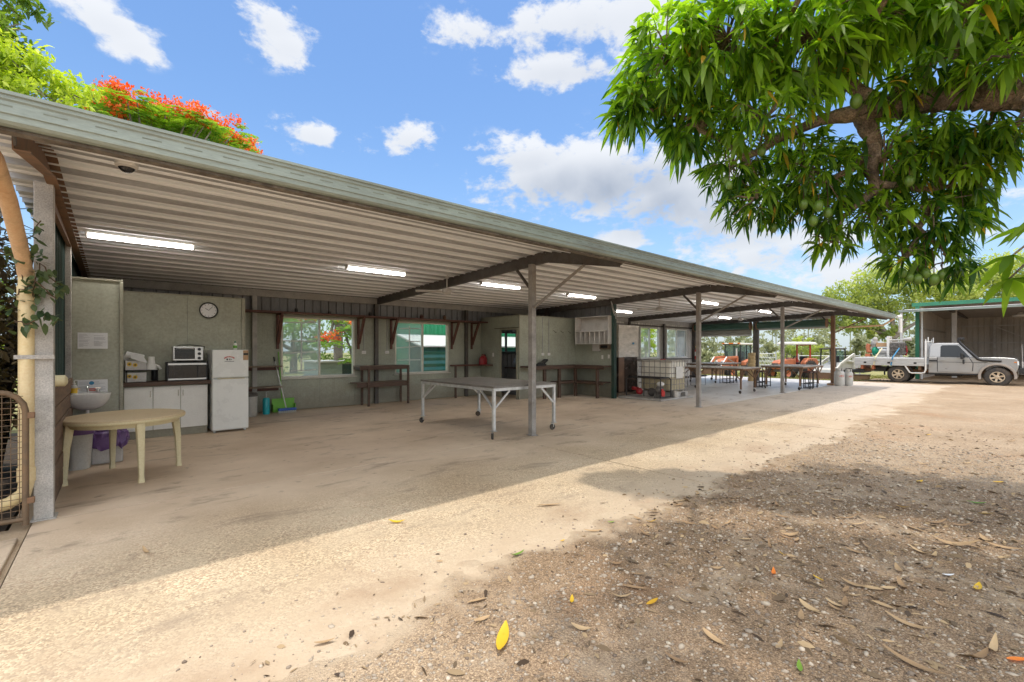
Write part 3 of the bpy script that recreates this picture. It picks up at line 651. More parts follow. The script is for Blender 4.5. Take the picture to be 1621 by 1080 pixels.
# roller doors in the end wall
b = MB(); sheetX(b, 5.9, 12.2, 2.86, 3.1, 23.55); b.build('end_wall', MT['clad_light'], shed, recalc=False)
for y0, w in ((8.83,.24),(11.98,.2)): MB().box(23.42, y0, -.01, 23.58, y0+w, 2.86).build('door_column', MT['galv_dark'], shed, bevel=.005)
for y0, y1, dz in ((9.09,11.96,2.18),(5.95,8.81,2.44)):
    dr = MB().lathe([(.17,y0+.04),(.17,y1-.04)], (23.25,0,2.665), 20, 'y').build('roller_door', MT['door_green'], shed, smooth=True, label='part lowered roller door' if dz < 2.3 else 'fully raised roller door')
    MB().strip([(23.40+.012*math.sin(i*math.pi/2), 2.60-(2.60-dz-.07)*i/16) for i in range(17)], y0+.02, y1-.02, 'y').build('curtain', MT['door_slat'], dr, recalc=False)
    MB().box(23.37, y0+.02, dz, 23.43, y1-.02, dz+.07).build('bottom_rail', MT['white_dirty'], dr, bevel=.005)
    for y in (y0+.015, y1-.015): MB().lathe([(.2,y-.018),(.2,y+.018)], (23.25,0,2.665), 20, 'y').build('bracket_plate', MT['rust'], dr)
# plumbing of the near end
MB().tube([(-.61,3.86,2.74),(-.615,4.5,2.76),(-.612,5.0,2.62),(-.605,5.66,2.27),(-.60,5.74,2.15)], .052, 14).build('downpipe', MT['pvc_red'], shed, smooth=True, label='clay stained sloping downpipe from the gutter')
MB().tube([(-.595,5.745,2.2),(-.595,5.745,.34),(-.61,5.74,.26),(-.70,5.74,.19),(-1.1,5.74,.10),(-1.6,5.74,.02)], .052, 14).build('downpipe', MT['pvc'], shed, smooth=True, label='mossy cream downpipe strapped to the end post')
MB().box(-.665,5.69,1.42,-.42,5.70,1.455).build('pipe_strap', MT['galv'], shed)
MB().tube([(23.55,3.75,2.75),(23.56,4.1,2.5),(23.56,5.6,2.46)], .035, 10).build('downpipe', MT['pvc_red'], shed, smooth=True, label='thin cream pipe under the far eave')
MB().tube([(23.85,3.6,2.75),(23.85,3.6,2.2)], .06, 12).tube([(23.7,3.68,2.82),(23.9,3.6,2.86)], .06, 10).build('downpipe', MT['white'], shed, smooth=True, label='short white drop at the far end of the gutter')
MB().box(-.515,5.87,2.3,-.465,5.92,2.98).box(-.50,5.95,2.86,-.46,8.4,2.96).build('end_strut', MT['rust'], shed)
for x, y, z0 in ((5.12,RW-.083,1.47),(5.80,RW-.083,1.47),(10.12,10.194,1.40),(10.40,10.194,1.40)): MB().tube([(x,y,z0),(x,y,2.36 if y > 11 else 2.52)], .011, 8).build('conduit', MT['conduit'], shed, smooth=True)
MB().tube([(-.595,5.745,1.93),(-.595,5.745,2.05)], .06, 16).build('pipe_coupling', MT['pvc'], shed, smooth=True); MB().tube([(-.595,5.745,.36),(-.595,5.745,.48)], .06, 16).build('pipe_coupling', MT['pvc'], shed, smooth=True)
# power points and plates on the lining (parts of the shed)
for x, y, z in ((5.12,RW-.08,1.43),(5.80,RW-.08,1.43),(10.12,10.195,1.36),(10.40,10.195,1.36)):
    p = MB().box(x-.06, y-.012, z-.04, x+.06, y, z+.04).build('power_point', MT['white'], shed, bevel=.004)
    MB().box(x-.035,y-.016,z-.015,x-.015,y-.0125,z+.02).box(x+.015,y-.016,z-.015,x+.035,y-.0125,z+.02).build('socket_slot', MT['ink'], p)
for y, z in ((9.05,1.27),(8.80,1.29)): MB().box(11.648, y-.035, z-.06, 11.659, y+.035, z+.06).build('switch_plate', MT['white'], shed, bevel=.004)
MB().box(9.128,11.42,1.28,9.139,11.49,1.40).build('switch_plate', MT['white'], shed, bevel=.004)
MB().box(2.02,RW-.10,1.35,2.22,RW-.076,1.82).build('meter_board', MT['white_dirty'], shed, bevel=.004)
MB().tube([(2.10,RW-.11,1.75),(2.10,RW-.12,1.6),(2.13,RW-.12,1.5),(2.12,RW-.12,1.3)], .02, 8).build('switch_cable', MT['black'], shed, smooth=True)
for x in (10.62,10.95,11.30): MB().tube([(x,10.20,2.12),(x,10.15,2.10),(x+.02,10.13,2.05),(x+.05,10.13,2.045),(x+.07,10.14,2.08)], .006, 6).build('wall_hook', MT['galv_dark'], shed, smooth=True)
MB().tube([(11.5,8.6,3.0),(11.48,8.52,2.86),(11.45,8.48,2.75),(11.55,8.46,2.6),(11.58,8.47,2.45)], .011, 6).tube([(11.5,8.6,3.0),(11.42,8.5,2.8),(11.5,8.47,2.55)], .008, 6).build('loose_cable', MT['white_dirty'], shed, smooth=True)

# ------------------------------------------------------------------ ceiling fittings
TUBES = [('first lit tube lamp, above the kitchen bench near the sink',.28,8.3,1.2),('second lit tube lamp, over the rear windows',3.82,8.42,1.2),('third lit tube lamp, just past the beam over the trolley table',6.95,8.42,1.2),('lit tube lamp in front of the cubbyhole corner',10.0,8.5,1.2),
         ('lit tube lamp above the wrapped pallet',14.6,10.4,1.2),('lit tube lamp over the caged tank behind the second beam',15.0,7.2,1.2),('lit tube lamp over the end tables beside the partly lowered roller door',21.3,9.5,1.2),('lit tube lamp over the front end table',20.0,7.3,1.2)]
for lab, x, y, L in TUBES:
    z = zr(y)-.002
    t = lthing('tube_lamp', lab, 'lamp', (x,y,z), group='fluorescent tube lamps under the roof')
    MB().box(-L/2,-.05,-.035,L/2,.05,0).build('batten', MT['white'], t, bevel=.006)
    MB().prism([(-.045,-.036),(.045,-.036),(.05,-.055),(.035,-.088),(-.035,-.088),(-.05,-.055)], -L/2+.02, L/2-.02, 'yz').build('diffuser', MT['tube_glow'], t, bevel=.008)
    for s in (-1,1): MB().box(s*(L/2-.009)-.011,-.054,-.092,s*(L/2-.009)+.011,.054,-.03).build('end_cap', MT['white'], t, bevel=.004)
for lab, x, y, a in (('small ceiling fan behind the first long beam',5.35,8.3,.5),('ceiling fan over the caged tank',12.75,7.7,.2),('ceiling fan in front of the roller doors',19.4,8.0,.1)):
    z = zr(y)
    t = lthing('ceiling_fan', lab, 'fan', (x,y,z), a, group='ceiling fans')
    MB().tube([(0,0,0),(0,0,-.3)], .012, 8).lathe([(.05,-.05),(.03,-.0)], n=12).build('rod', MT['white_dirty'], t, smooth=True)
    MB().lathe([(.03,-.28),(.10,-.30),(.11,-.36),(.07,-.40),(.03,-.41)], n=20).build('motor', MT['white_dirty'], t, smooth=True)
    for k in range(3):
        c, s_ = math.cos(k*2.0944), math.sin(k*2.0944)
        q = MB().cb((.38,0,-.345), (.56,.12,.008), 0, ('X',.2)); q.v = [(x_*c-y_*s_, x_*s_+y_*c, z_) for x_, y_, z_ in q.v]
        q.build('fan_blade', MT['white_dirty'], t)
t = lthing('security_camera', 'white dome security camera under the roof edge', 'camera', (.06,5.0,zr(5.0)+.0))
MB().lathe([(.075,0),(.078,-.055),(.07,-.065)], n=24).build('base', MT['white'], t, smooth=True)
MB().ball((0,-.005,-.062), (.058,.058,.05), 18, 10).build('dome', MT['black_gloss'], t, smooth=True)
MB().lathe([(.072,-.05),(.074,-.068),(.06,-.074),(.058,-.06)], n=24, cap=False).build('rim', MT['white_dirty'], t, smooth=True)

# ------------------------------------------------------------------ near end: gate, screen, sink corner
t = thing('mesh_gate', 'rusty pipe gate with wire mesh beside the end post', 'gate', (-1.2,5.6,0))
MB().tube([(-.585,5.6,.02),(-.585,5.6,.98)]+[(-.585-.17*(1-math.cos(R(a))),5.6,.98+.17*math.sin(R(a))) for a in (22,45,68,90)]+[(-1.9,5.6,1.15)], .022, 10).tube([(-.59,5.6,.07),(-1.9,5.6,.07)], .02, 10).build('frame', MT['gate_metal'], t, smooth=True)
w = MB()
for i in range(26): w.tube([(-.62-i*.05,5.6,.08),(-.62-i*.05,5.6,1.0 if i < 1 else 1.13)], .0028, 5, False)
for i in range(22): w.tube([(-.60,5.602,.10+i*.048),(-1.88,5.602,.10+i*.048)], .0028, 5, False)
w.build('wire_mesh', MT['gate_metal'], t)
for z in (.2,.92): MB().box(-.575,5.58,z,-.53,5.62,z+.05).build('hinge', MT['rust'], t, bevel=.004)
sc = thing('timber_screen', 'low screen of weathered horizontal boards behind the end post', 'screen', (-.47,7.1,0))
q = MB()
for i in range(6): q.box(-.485+.004*(i%2), 5.88, .03+i*.185, -.45+.004*(i%2), 8.40, .03+i*.185+.172)
q.build('slat_board', MT['fence_board'], sc, bevel=.006)
MB().box(-.54,7.05,.0,-.49,7.12,1.12).build('screen_post', MT['galv'], sc)
t = lthing('towel_holder', 'rounded cream holder on dark red bracket above the board screen', 'holder', (-.44,6.2,1.2))
MB().tube([(-.06,0,0),(.055,0,0),(.075,0,0)], [.055,.055,.03], 16).build('body', MT['cream'], t, smooth=True)
MB().box(-.08,.02,-.05,-.055,.30,.06).build('bracket', MT['timber_red'], t, bevel=.004)
t = lthing('basin', 'white wall basin under the lower notice', 'basin', (-.30,8.27,.92))
def bowl_ring(rx, ry, z, n=28, cy=0): return [(rx*math.copysign(abs(math.cos(2*math.pi*i/n))**.75, math.cos(2*math.pi*i/n)), cy+ry*math.copysign(abs(math.sin(2*math.pi*i/n))**.75, math.sin(2*math.pi*i/n)), z) for i in range(n)]
def loft(b, rings, cap0=True, cap1=True):
    n = len(rings[0]); V = [p for r in rings for p in r]
    F = [(i*n+j, i*n+(j+1)%n, (i+1)*n+(j+1)%n, (i+1)*n+j) for i in range(len(rings)-1) for j in range(n)]
    if cap0: F.append(tuple(range(n))[::-1])
    if cap1: F.append(tuple((len(rings)-1)*n+j for j in range(n)))
    return b.add(V, F)
loft(MB(), [bowl_ring(.08,.09,-.22,cy=.06), bowl_ring(.17,.15,-.17,cy=.04), bowl_ring(.225,.20,-.08), bowl_ring(.24,.215,-.01), bowl_ring(.24,.215,.0), bowl_ring(.225,.20,.004), bowl_ring(.19,.15,-.01,cy=-.025), bowl_ring(.14,.11,-.07,cy=-.02), bowl_ring(.04,.04,-.10,cy=-.02)]).build('bowl', MT['ceramic'], t, smooth=True)
MB().tube([(0,.05,-.2),(0,.05,-.34),(0,.08,-.38),(0,.14,-.36),(0,.2,-.34)], .018, 8).build('waste_pipe', MT['white'], t, smooth=True)
MB().tube([(0,.17,0),(0,.17,.07),(0,.13,.095),(0,.04,.085),(0,.03,.07)], .011, 10).build('tap', MT['chrome'], t, smooth=True)
for s in (-1,1): MB().lathe([(.012,0),(.02,.03),(.022,.05),(.008,.055)], (s*.10,.17,0), 12).cb((s*.10,.17,.058),(.06,.012,.012)).build('tap_handle', MT['chrome'], t, smooth=True)
for lab, x, y, cm, lm in (('soap pump bottle with yellow label on the basin edge',-.42,8.13,'bin_white','yellow'),('soap pump bottle with blue label on the basin edge',-.49,8.16,'bin_white','ink_blue')):
    q = lthing('soap_bottle', lab, 'bottle', (x,y,.922), group='pump bottles on the basin')
    MB().lathe([(.03,0),(.032,.01),(.032,.10),(.025,.12),(.012,.125),(.012,.14)], n=18).build('body', MT[cm], q, smooth=True)
    MB().lathe([(.0328,.02),(.0328,.085)], n=18).build('sticker', MT[lm], q, smooth=True)
    MB().tube([(0,0,.14),(0,0,.175),(.01,0,.185),(.04,0,.18)], .006, 8).lathe([(.014,.138),(.014,.15)], n=12).build('pump', MT['white'], q, smooth=True)
def notice(lab, x0, x1, z0, z1, seed, extra=None):
    t = thing('paper_notice', lab, 'notice', ((x0+x1)/2,8.495,(z0+z1)/2))
    MB().box(x0,8.492,z0,x1,8.4955,z1).build('sheet', MT['paper'], t)
    r = random.Random(seed); q = MB()
    for cx0, cx1 in ((x0+.012,(x0+x1)/2-.02),((x0+x1)/2+.01,x1-.02)):
        z = z1-.03
        while z > z0+.02:
            if r.random() < .8: q.box(cx0, 8.4905, z, cx0+(cx1-cx0)*r.uniform(.35,1), 8.4915, z+.0045)
            z -= .0125
    q.build('text_line', MT['ink'], t)
    if extra: extra(t)
notice('plain printed notice of two pages taped on green panel above the basin', -.405,-.10,1.515,1.735, 3)
def ex(t):
    MB().lathe([(.026,0),(.026,.0012)], (-.265,8.4885,1.045), 20, 'y').build('round_logo', MT['ink_blue'], t)
    MB().box(-.30,8.4885,.955,-.22,8.4895,.972).box(-.29,8.4885,.935,-.225,8.4895,.948).build('red_heading', MT['ink_red'], t)
notice('notice with round blue logo and red heading behind the basin', -.405,-.10,.90,1.09, 5, ex)
t = lthing('waste_bin', 'white kitchen bin with purple liner under the cream table', 'bin', (-.36,7.95,0))
loft(MB(), [bowl_ring(.10,.13,0), bowl_ring(.135,.175,.52), bowl_ring(.145,.185,.53), bowl_ring(.145,.185,.55), bowl_ring(.12,.16,.55), bowl_ring(.09,.12,.05)]).build('body', MT['bin_white'], t, smooth=True)
loft(MB(), [bowl_ring(.142,.182,.44), bowl_ring(.15,.19,.5), bowl_ring(.15,.19,.57), bowl_ring(.12,.16,.56), bowl_ring(.11,.15,.40)], False, False).build('liner', MT['purple'], t, smooth=True)
t = lthing('storage_tub', 'square tub overhung by purple bag beside the white bin', 'tub', (-.10,8.2,0))
MB().box(-.16,-.16,0,.16,.16,.36).build('body', MT['white_dirty'], t, bevel=.02)
pb = MB(); 
rr_ = random.Random(4); rings = []
for k in range(8):
    n = 26; z = [.20,.27,.34,.40,.42,.40,.36,.30][k]; rad = [.20,.215,.205,.20,.17,.13,.10,.06][k]
    rings.append([((rad+.022*math.sin(j*2.7+k))*math.copysign(abs(math.cos(2*math.pi*j/n))**.6, math.cos(2*math.pi*j/n)), (rad+.022*math.cos(j*3.1+k*1.3))*math.copysign(abs(math.sin(2*math.pi*j/n))**.6, math.sin(2*math.pi*j/n)), z+.03*math.sin(j*1.9+k*.5)*(k < 3)) for j in range(n)])
loft(pb, rings, False, True).build('bag', MT['purple'], t, smooth=True)
# cream plastic table
t = thing('round_table', 'round cream plastic garden table on four tapered legs', 'table', (.08,7.16,0), R(-31.5))
MB().lathe([(.555,.672),(.575,.69),(.58,.708),(.572,.72),(.55,.724)], n=56).build('tabletop', MT['cream_top'], t, smooth=True, world=False)
MB().lathe([(.50,.62),(.53,.671),(.575,.674),(.582,.688),(.58,.703)], n=56).build('rim', MT['cream'], t, smooth=True, world=False)
for sx, sy in ((1,1),(1,-1),(-1,1),(-1,-1)):
    a0 = .365; a1 = .40; q = MB()
    def sq(c, r, z): return [(sx*c+r*math.cos(2*math.pi*i/12)*(1+.12*(i%3==0)), sy*c+r*math.sin(2*math.pi*i/12)*(1+.12*(i%3==0)), z) for i in range(12)]
    loft(q, [sq(a1-.02,.034,0), sq(a1-.02,.031,.03), sq(a1-.02,.026,.06), sq(.37,.036,.4), sq(.35,.047,.66), sq(.35,.047,.672)]).build('leg', MT['cream'], t, smooth=True, world=False)

# ------------------------------------------------------------------ kitchen bench, fridge
t = thing('kitchen_cabinet', 'white three door kitchen cabinet with dark timber benchtop', 'cabinet', (.68,10.1,0))
MB().box(.08,9.88,0,1.235,10.33,.12).box(.075,9.87,.12,1.245,10.34,.885).build('body', MT['lining_warm'], t, bevel=.003)
MB().box(.07,9.80,.885,1.285,10.345,.95).build('benchtop', MT['timber_dark'], t, bevel=.006)
for x0, x1, hx in ((.085,.455,.425),(.463,.835,.805),(.843,1.235,.875)):
    d = MB().box(x0,9.845,.135,x1,9.868,.868).build('door', MT['white'], t, bevel=.004)
    MB().tube([(hx,9.843,.70),(hx,9.82,.70),(hx,9.82,.80),(hx,9.843,.80)], .006, 8).build('handle', MT['chrome'], d, smooth=True)
t = thing('microwave', 'black microwave oven with steel trim strips on the benchtop', 'microwave', (.95,10.1,.952))
MB().box(.65,9.93,.955,1.25,10.30,1.285).build('body', MT['black'], t, bevel=.008)
MB().box(.675,9.918,.985,1.09,9.9295,1.255).build('door', MT['black_gloss'], t, bevel=.003)
MB().box(1.10,9.918,.985,1.225,9.9295,1.255).build('control_panel', MT['black_gloss'], t, bevel=.003)
MB().box(.67,9.912,1.232,1.228,9.9175,1.262).box(.67,9.912,.968,1.228,9.9175,.995).build('trim', MT['steel'], t)
t = thing('toaster_oven', 'silver toaster oven with three knobs on top of the microwave', 'oven', (.97,10.1,1.288))
MB().box(.74,9.97,1.305,1.19,10.28,1.56).box(.76,9.99,1.287,.80,10.2,1.305).box(1.12,9.99,1.287,1.16,10.2,1.305).build('body', MT['steel'], t, bevel=.01)
MB().box(.765,9.958,1.335,1.06,9.9695,1.535).build('door', MT['black_gloss'], t, bevel=.003)
MB().tube([(.79,9.957,1.515),(.79,9.935,1.52),(1.04,9.935,1.52),(1.04,9.957,1.515)], .007, 8).build('handle', MT['steel'], t, smooth=True)
for z in (1.35,1.43,1.51): MB().lathe([(.026,9.945),(.024,9.9695)], (1.125,0,z), 16, 'y').build('knob', MT['black'], t, smooth=True)
MB().tube([(.80,10.1,1.562),(.86,10.08,1.585),(1.0,10.06,1.59),(1.12,10.06,1.575),(1.22,10.05,1.56),(1.21,10.03,1.53)], .007, 6).build('flex', MT['black'], t, smooth=True)
t = thing('dish_rack', 'two tier black wire rack holding cups by the alcove edge', 'rack', (.32,10.12,.952))
MB().box(.09,10.0,1.145,.55,10.25,1.155).tube([(.53,10.0,.955),(.53,10.0,1.15)], .008, 6).tube([(.53,10.25,.955),(.53,10.25,1.15)], .008, 6).tube([(.12,10.0,.955),(.12,10.0,1.15)], .008, 6).tube([(.12,10.25,.955),(.12,10.25,1.15)], .008, 6).build('shelf', MT['black'], t, smooth=False)
def tin(lab, x, y, z):
    q = thing('sunflower_tin', lab, 'tin', (x,y,z), group='sunflower printed tins on the bench')
    MB().box(x-.14,y-.07,z,x+.14,y+.07,z+.16).build('body', MT['white_dirty'], q, bevel=.008)
    fl = MB(); ct = MB()
    for fx, fz in ((-.085,.10),(-.01,.085)):
        for k in range(8):
            a = k*.785; fl.lathe([(.012,0),(.012,.001)], (x+fx+.022*math.cos(a), y-.0725, z+fz+.022*math.sin(a)), 8, 'y')
        ct.lathe([(.013,0),(.013,.0015)], (x+fx, y-.0742, z+fz), 10, 'y')
    fl.build('flower_print', MT['yellow'], q); ct.build('flower_print', MT['timber_dark'], q)
tin('sunflower tin standing on the benchtop under the rack',.24,10.09,.952); tin('sunflower tin standing on top of the wire rack',.24,10.09,1.157)
t = thing('paper_towel', 'roll of white paper towel leaning above the sunflower tins', 'paper towel', (.20,10.06,1.32))
MB().tube([(.10,10.12,1.36),(.13,10.06,1.42),(.34,10.02,1.36)], .055, 16).build('roll', MT['paper'], t, smooth=True)
MB().add([(.16,9.99,1.45),(.33,9.96,1.41),(.39,9.95,1.28),(.30,9.96,1.30),(.18,9.985,1.36)], [(0,1,2,3,4)]).build('loose_sheet', MT['paper'], t)
t = lthing('kettle_jug', 'white cone shaped kettle jug on the wire rack', 'jug', (.45,10.12,1.157))
MB().lathe([(.085,0),(.075,.03),(.055,.10),(.045,.17),(.047,.22),(.03,.225)], n=20).build('body', MT['white'], t, smooth=True)
MB().tube([(.05,0,.08),(.10,-.01,.05),(.13,-.01,.0)], .02, 8).build('spout', MT['white'], t, smooth=True)
t = thing('fridge', 'white two door fridge with stickers beside the kitchen cabinet', 'fridge', (1.56,9.97,0))
MB().box(1.285,9.71,.03,1.855,10.31,1.50).box(1.31,9.73,0,1.35,9.80,.03).box(1.79,9.73,0,1.83,9.80,.03).build('body', MT['enamel'], t, bevel=.012)
t_ = lthing('canister', 'dark round canister behind the wire rack on the bench', 'canister', (.50,10.29,.952)); MB().lathe([(.04,0),(.045,.01),(.045,.20),(.03,.22)], n=18).build('body', MT['black'], t_, smooth=True); MB().lathe([(.046,.20),(.046,.235),(.02,.245)], n=18).build('lid', MT['white'], t_, smooth=True)
lo_ = MB().box(1.285,9.65,.05,1.855,9.704,.975).build('door', MT['enamel'], t, bevel=.012, seg=3)
up_ = MB().box(1.285,9.65,.995,1.855,9.704,1.50).build('freezer_door', MT['enamel'], t, bevel=.012, seg=3)
MB().box(1.36,9.640,.972,1.79,9.66,.984).build('handle', MT['cream'], up_, bevel=.003)
st_ = MB()
for k in range(9):
    a = R(150-k*15); st_.cb((1.545+.085*math.cos(a),9.6475,1.32+.055*math.sin(a)), (.015,.002,.022), 0, ('Y',R(90)-a))
st_.build('sticker', MT['ink_red'], up_)
MB().box(1.50,9.6465,1.31,1.525,9.6485,1.34).box(1.545,9.6465,1.31,1.56,9.6485,1.34).box(1.57,9.6465,1.32,1.585,9.6485,1.332).box(1.47,9.6465,1.285,1.62,9.6485,1.292).build('sticker', MT['ink_dark'], up_)
MB().box(1.765,9.6465,1.31,1.85,9.6485,1.49).build('sticker', MT['card'], up_, label='buff energy label'); MB().box(1.77,9.645,1.40,1.845,9.6462,1.44).build('sticker', MT['ink_dark'], up_)
t = lthing('detergent_bottle', 'white squeeze bottle with green cap on top of the fridge', 'bottle', (1.68,9.9,1.502))
MB().lathe([(.03,0),(.033,.02),(.033,.09),(.02,.125),(.014,.13)], n=16).build('body', MT['white'], t, smooth=True)
MB().lathe([(.015,.13),(.015,.155),(.008,.16)], n=12).build('cap', MT['green_paint'], t, smooth=True)
MB().lathe([(.0336,.03),(.0336,.08)], n=16).build('sticker', MT['lime'], t, smooth=True)
t = lthing('wall_clock', 'round black rimmed clock on the olive panel', 'clock', (1.315,10.34,2.25))
MB().lathe([(.15,-.0),(.155,-.03),(.135,-.032),(.13,-.02)], n=40, ax='y', cap=False).build('rim', MT['black'], t, smooth=True)
MB().lathe([(.135,-.015),(.135,-.018)], n=40, ax='y').build('face', MT['paper'], t)
hd = MB()
for a, L, w_ in ((R(125+22),.065,.008),(R(50),.10,.006)): hd.bar((0,-.021,0),(L*math.cos(a),-.021,L*math.sin(a)), w_, .003, up=(0,1,0))
hd.build('hand', MT['ink_dark'], t)
tk = MB()
for k in range(12):
    a = k*math.pi/6; tk.bar((.103*math.cos(a),-.0195,.103*math.sin(a)),(.122*math.cos(a),-.0195,.122*math.sin(a)), .007, .002, up=(0,1,0))
tk.build('hour_mark', MT['ink_dark'], t)
# ------------------------------------------------------------------ shelves and things along the rear wall
t = thing('wall_shelf', 'long red brown plank shelf running above the rear windows on brackets', 'shelf', (5.8,12,2.4))
MB().box(2.15,11.70,2.375,9.12,12.115,2.415).build('plank', MT['timber_red'], t, bevel=.004)
for x in (2.95,4.96,5.92,7.98,8.75):
    MB().box(x-.03,12.075,1.52,x+.03,12.12,2.335).box(x-.03,11.66,2.335,x+.03,12.12,2.374).build('bracket', MT['timber_red'], t, bevel=.003)
    MB().bar((x,12.07,1.66),(x,11.72,2.335), .05, .07, up=(1,0,0)).build('bracket_strut', MT['timber_red'], t, bevel=.003)
for lab, x, y, z, w, h, m in (('small dark jar over the kitchen end of the long shelf',4.15,12.0,2.417,.07,.09,'black'),('dark jar on the long shelf above the first window',3.35,12.02,2.417,.08,.11,'black'),
                   ('dark jar on the long shelf between the windows',5.25,12.0,2.417,.09,.12,'black'),('brown jar on the long shelf above the second window',6.85,12.0,2.417,.12,.13,'timber_red'),('rusty jar over the second window frame edge',7.65,12.0,2.417,.10,.15,'rust')):
    q = lthing('jar', lab, 'jar', (x,y,z), group='jars left on the long shelf')
    MB().lathe([(w*.45,0),(w*.5,.01),(w*.5,h*.75),(w*.35,h*.85)], n=14).build('body', MT[m], q, smooth=True)
    MB().lathe([(w*.4,h*.85),(w*.4,h)], n=14).build('lid', MT['galv_dark'], q, smooth=True)
for lab, z in (('upper short wall shelf beside the fridge',1.09),('lower short wall shelf beside the fridge',.60)):
    q = thing('corner_shelf', lab, 'shelf', (2.4,12,z))
    MB().box(1.96,11.80,z,2.98,12.11,z+.03).build('plank', MT['timber_top'], q, bevel=.003)
    MB().box(2.0,12.05,z-.08,2.96,12.11,z-.002).build('batten', MT['timber_red'], q, bevel=.003)
t = thing('red_jug_shelf', 'dark bench shelf along the rear corner beside the office door', 'shelf', (8.4,12,1))
MB().box(7.92,11.80,.985,9.125,12.11,1.03).box(8.85,11.45,.985,9.125,11.80,1.03).build('plank', MT['timber_red'], t, bevel=.004)
MB().box(7.93,11.82,0,7.98,11.88,.984).build('leg', MT['timber_dark'], t, bevel=.003)
t = lthing('fuel_can', 'red plastic fuel can on the corner shelf near the doorway', 'fuel can', (8.93,11.72,1.032), R(20))
loft(MB(), [bowl_ring(.15,.10,0), bowl_ring(.155,.105,.03), bowl_ring(.155,.105,.17), bowl_ring(.12,.085,.24), bowl_ring(.06,.05,.27)]).build('body', MT['red'], t, smooth=True)
MB().tube([(-.08,0,.25),(-.06,0,.31),(.04,0,.31),(.07,0,.26)], .017, 8).build('handle', MT['red'], t, smooth=True)
MB().lathe([(.03,.25),(.03,.30),(.012,.33)], (.11,0,0), 12).build('cap', MT['black'], t, smooth=True)
# two tier stand
t = thing('timber_stand', 'two tier timber stand with pale worn tops against the rear wall', 'stand', (5.6,11.8,0))
MB().box(4.80,11.62,1.04,6.24,12.08,1.075).build('top_shelf', MT['timber_top'], t, bevel=.004)
MB().box(4.72,11.62,.60,6.22,12.08,.632).build('shelf', MT['timber_top'], t, bevel=.004)
MB().box(4.80,11.60,.965,6.24,11.62,1.07).box(4.80,11.62,.965,4.84,12.06,1.038).build('apron', MT['timber_dark'], t, bevel=.003)
MB().box(4.72,11.60,.50,6.22,11.62,.632).build('apron', MT['timber_dark'], t, bevel=.003)
for x, y in ((5.03,11.585),(6.18,11.585),(5.03,12.03),(6.18,12.03)): MB().box(x-.03,y-.025,0,x+.03,y+.012,1.0).build('leg', MT['timber_dark'], t, bevel=.003)
# floor items by the fridge
t = lthing('grey_bin', 'grey lidded bin behind the fridge', 'bin', (2.25,11.6,0))
MB().lathe([(.13,0),(.15,.03),(.155,.46),(.165,.465),(.165,.49),(.10,.52)], n=24).build('body', MT['gas_grey'], t, smooth=True)
MB().lathe([(.168,.455),(.168,.50),(.14,.535),(.03,.54)], n=24).build('lid', MT['galv_dark'], t, smooth=True)
t = lthing('aqua_bottle', 'tall aqua bottle with pump top on the floor by the broom', 'bottle', (2.62,11.75,0))
MB().lathe([(.07,0),(.075,.02),(.075,.34),(.06,.38),(.03,.39)], n=20).build('body', MT['aqua'], t, smooth=True)
MB().tube([(0,0,.39),(0,0,.52),(.05,0,.52)], .008, 8).build('pump', MT['steel'], t, smooth=True)
t = thing('dustpan', 'lime green dustpan with long handle leaning on the wall', 'dustpan', (2.95,11.95,0))
MB().box(2.78,11.93,.03,3.28,11.95,.33).box(2.78,11.80,.02,3.28,11.93,.035).box(2.78,11.80,.03,2.795,11.93,.2).box(3.265,11.80,.03,3.28,11.93,.2).build('pan', MT['lime'], t, bevel=.004)
MB().tube([(3.0,11.94,.33),(2.98,12.0,.9),(2.96,12.08,1.45)], .014, 8).build('handle', MT['lime'], t, smooth=True)
t = thing('broom', 'blue headed broom with pale stick leaning beside the dustpan', 'broom', (3.0,11.7,0))
MB().box(2.85,11.62,.06,3.25,11.70,.12).build('head', MT['bluep'], t, bevel=.012)
b = MB()
for i in range(40): b.bar((2.86+i*.0098,11.64+.008*(i%4),.06),(2.855+i*.0101,11.635+.012*(i%4),.005), .006, .006)
b.build('bristle', MT['white_dirty'], t)
MB().tube([(3.03,11.66,.11),(2.86,12.06,1.30)], .013, 8).build('stick', MT['steel'], t, smooth=True)
MB().tube([(2.87,12.035,1.22),(2.858,12.065,1.33)], .016, 8).build('grip', MT['black'], t, smooth=True)

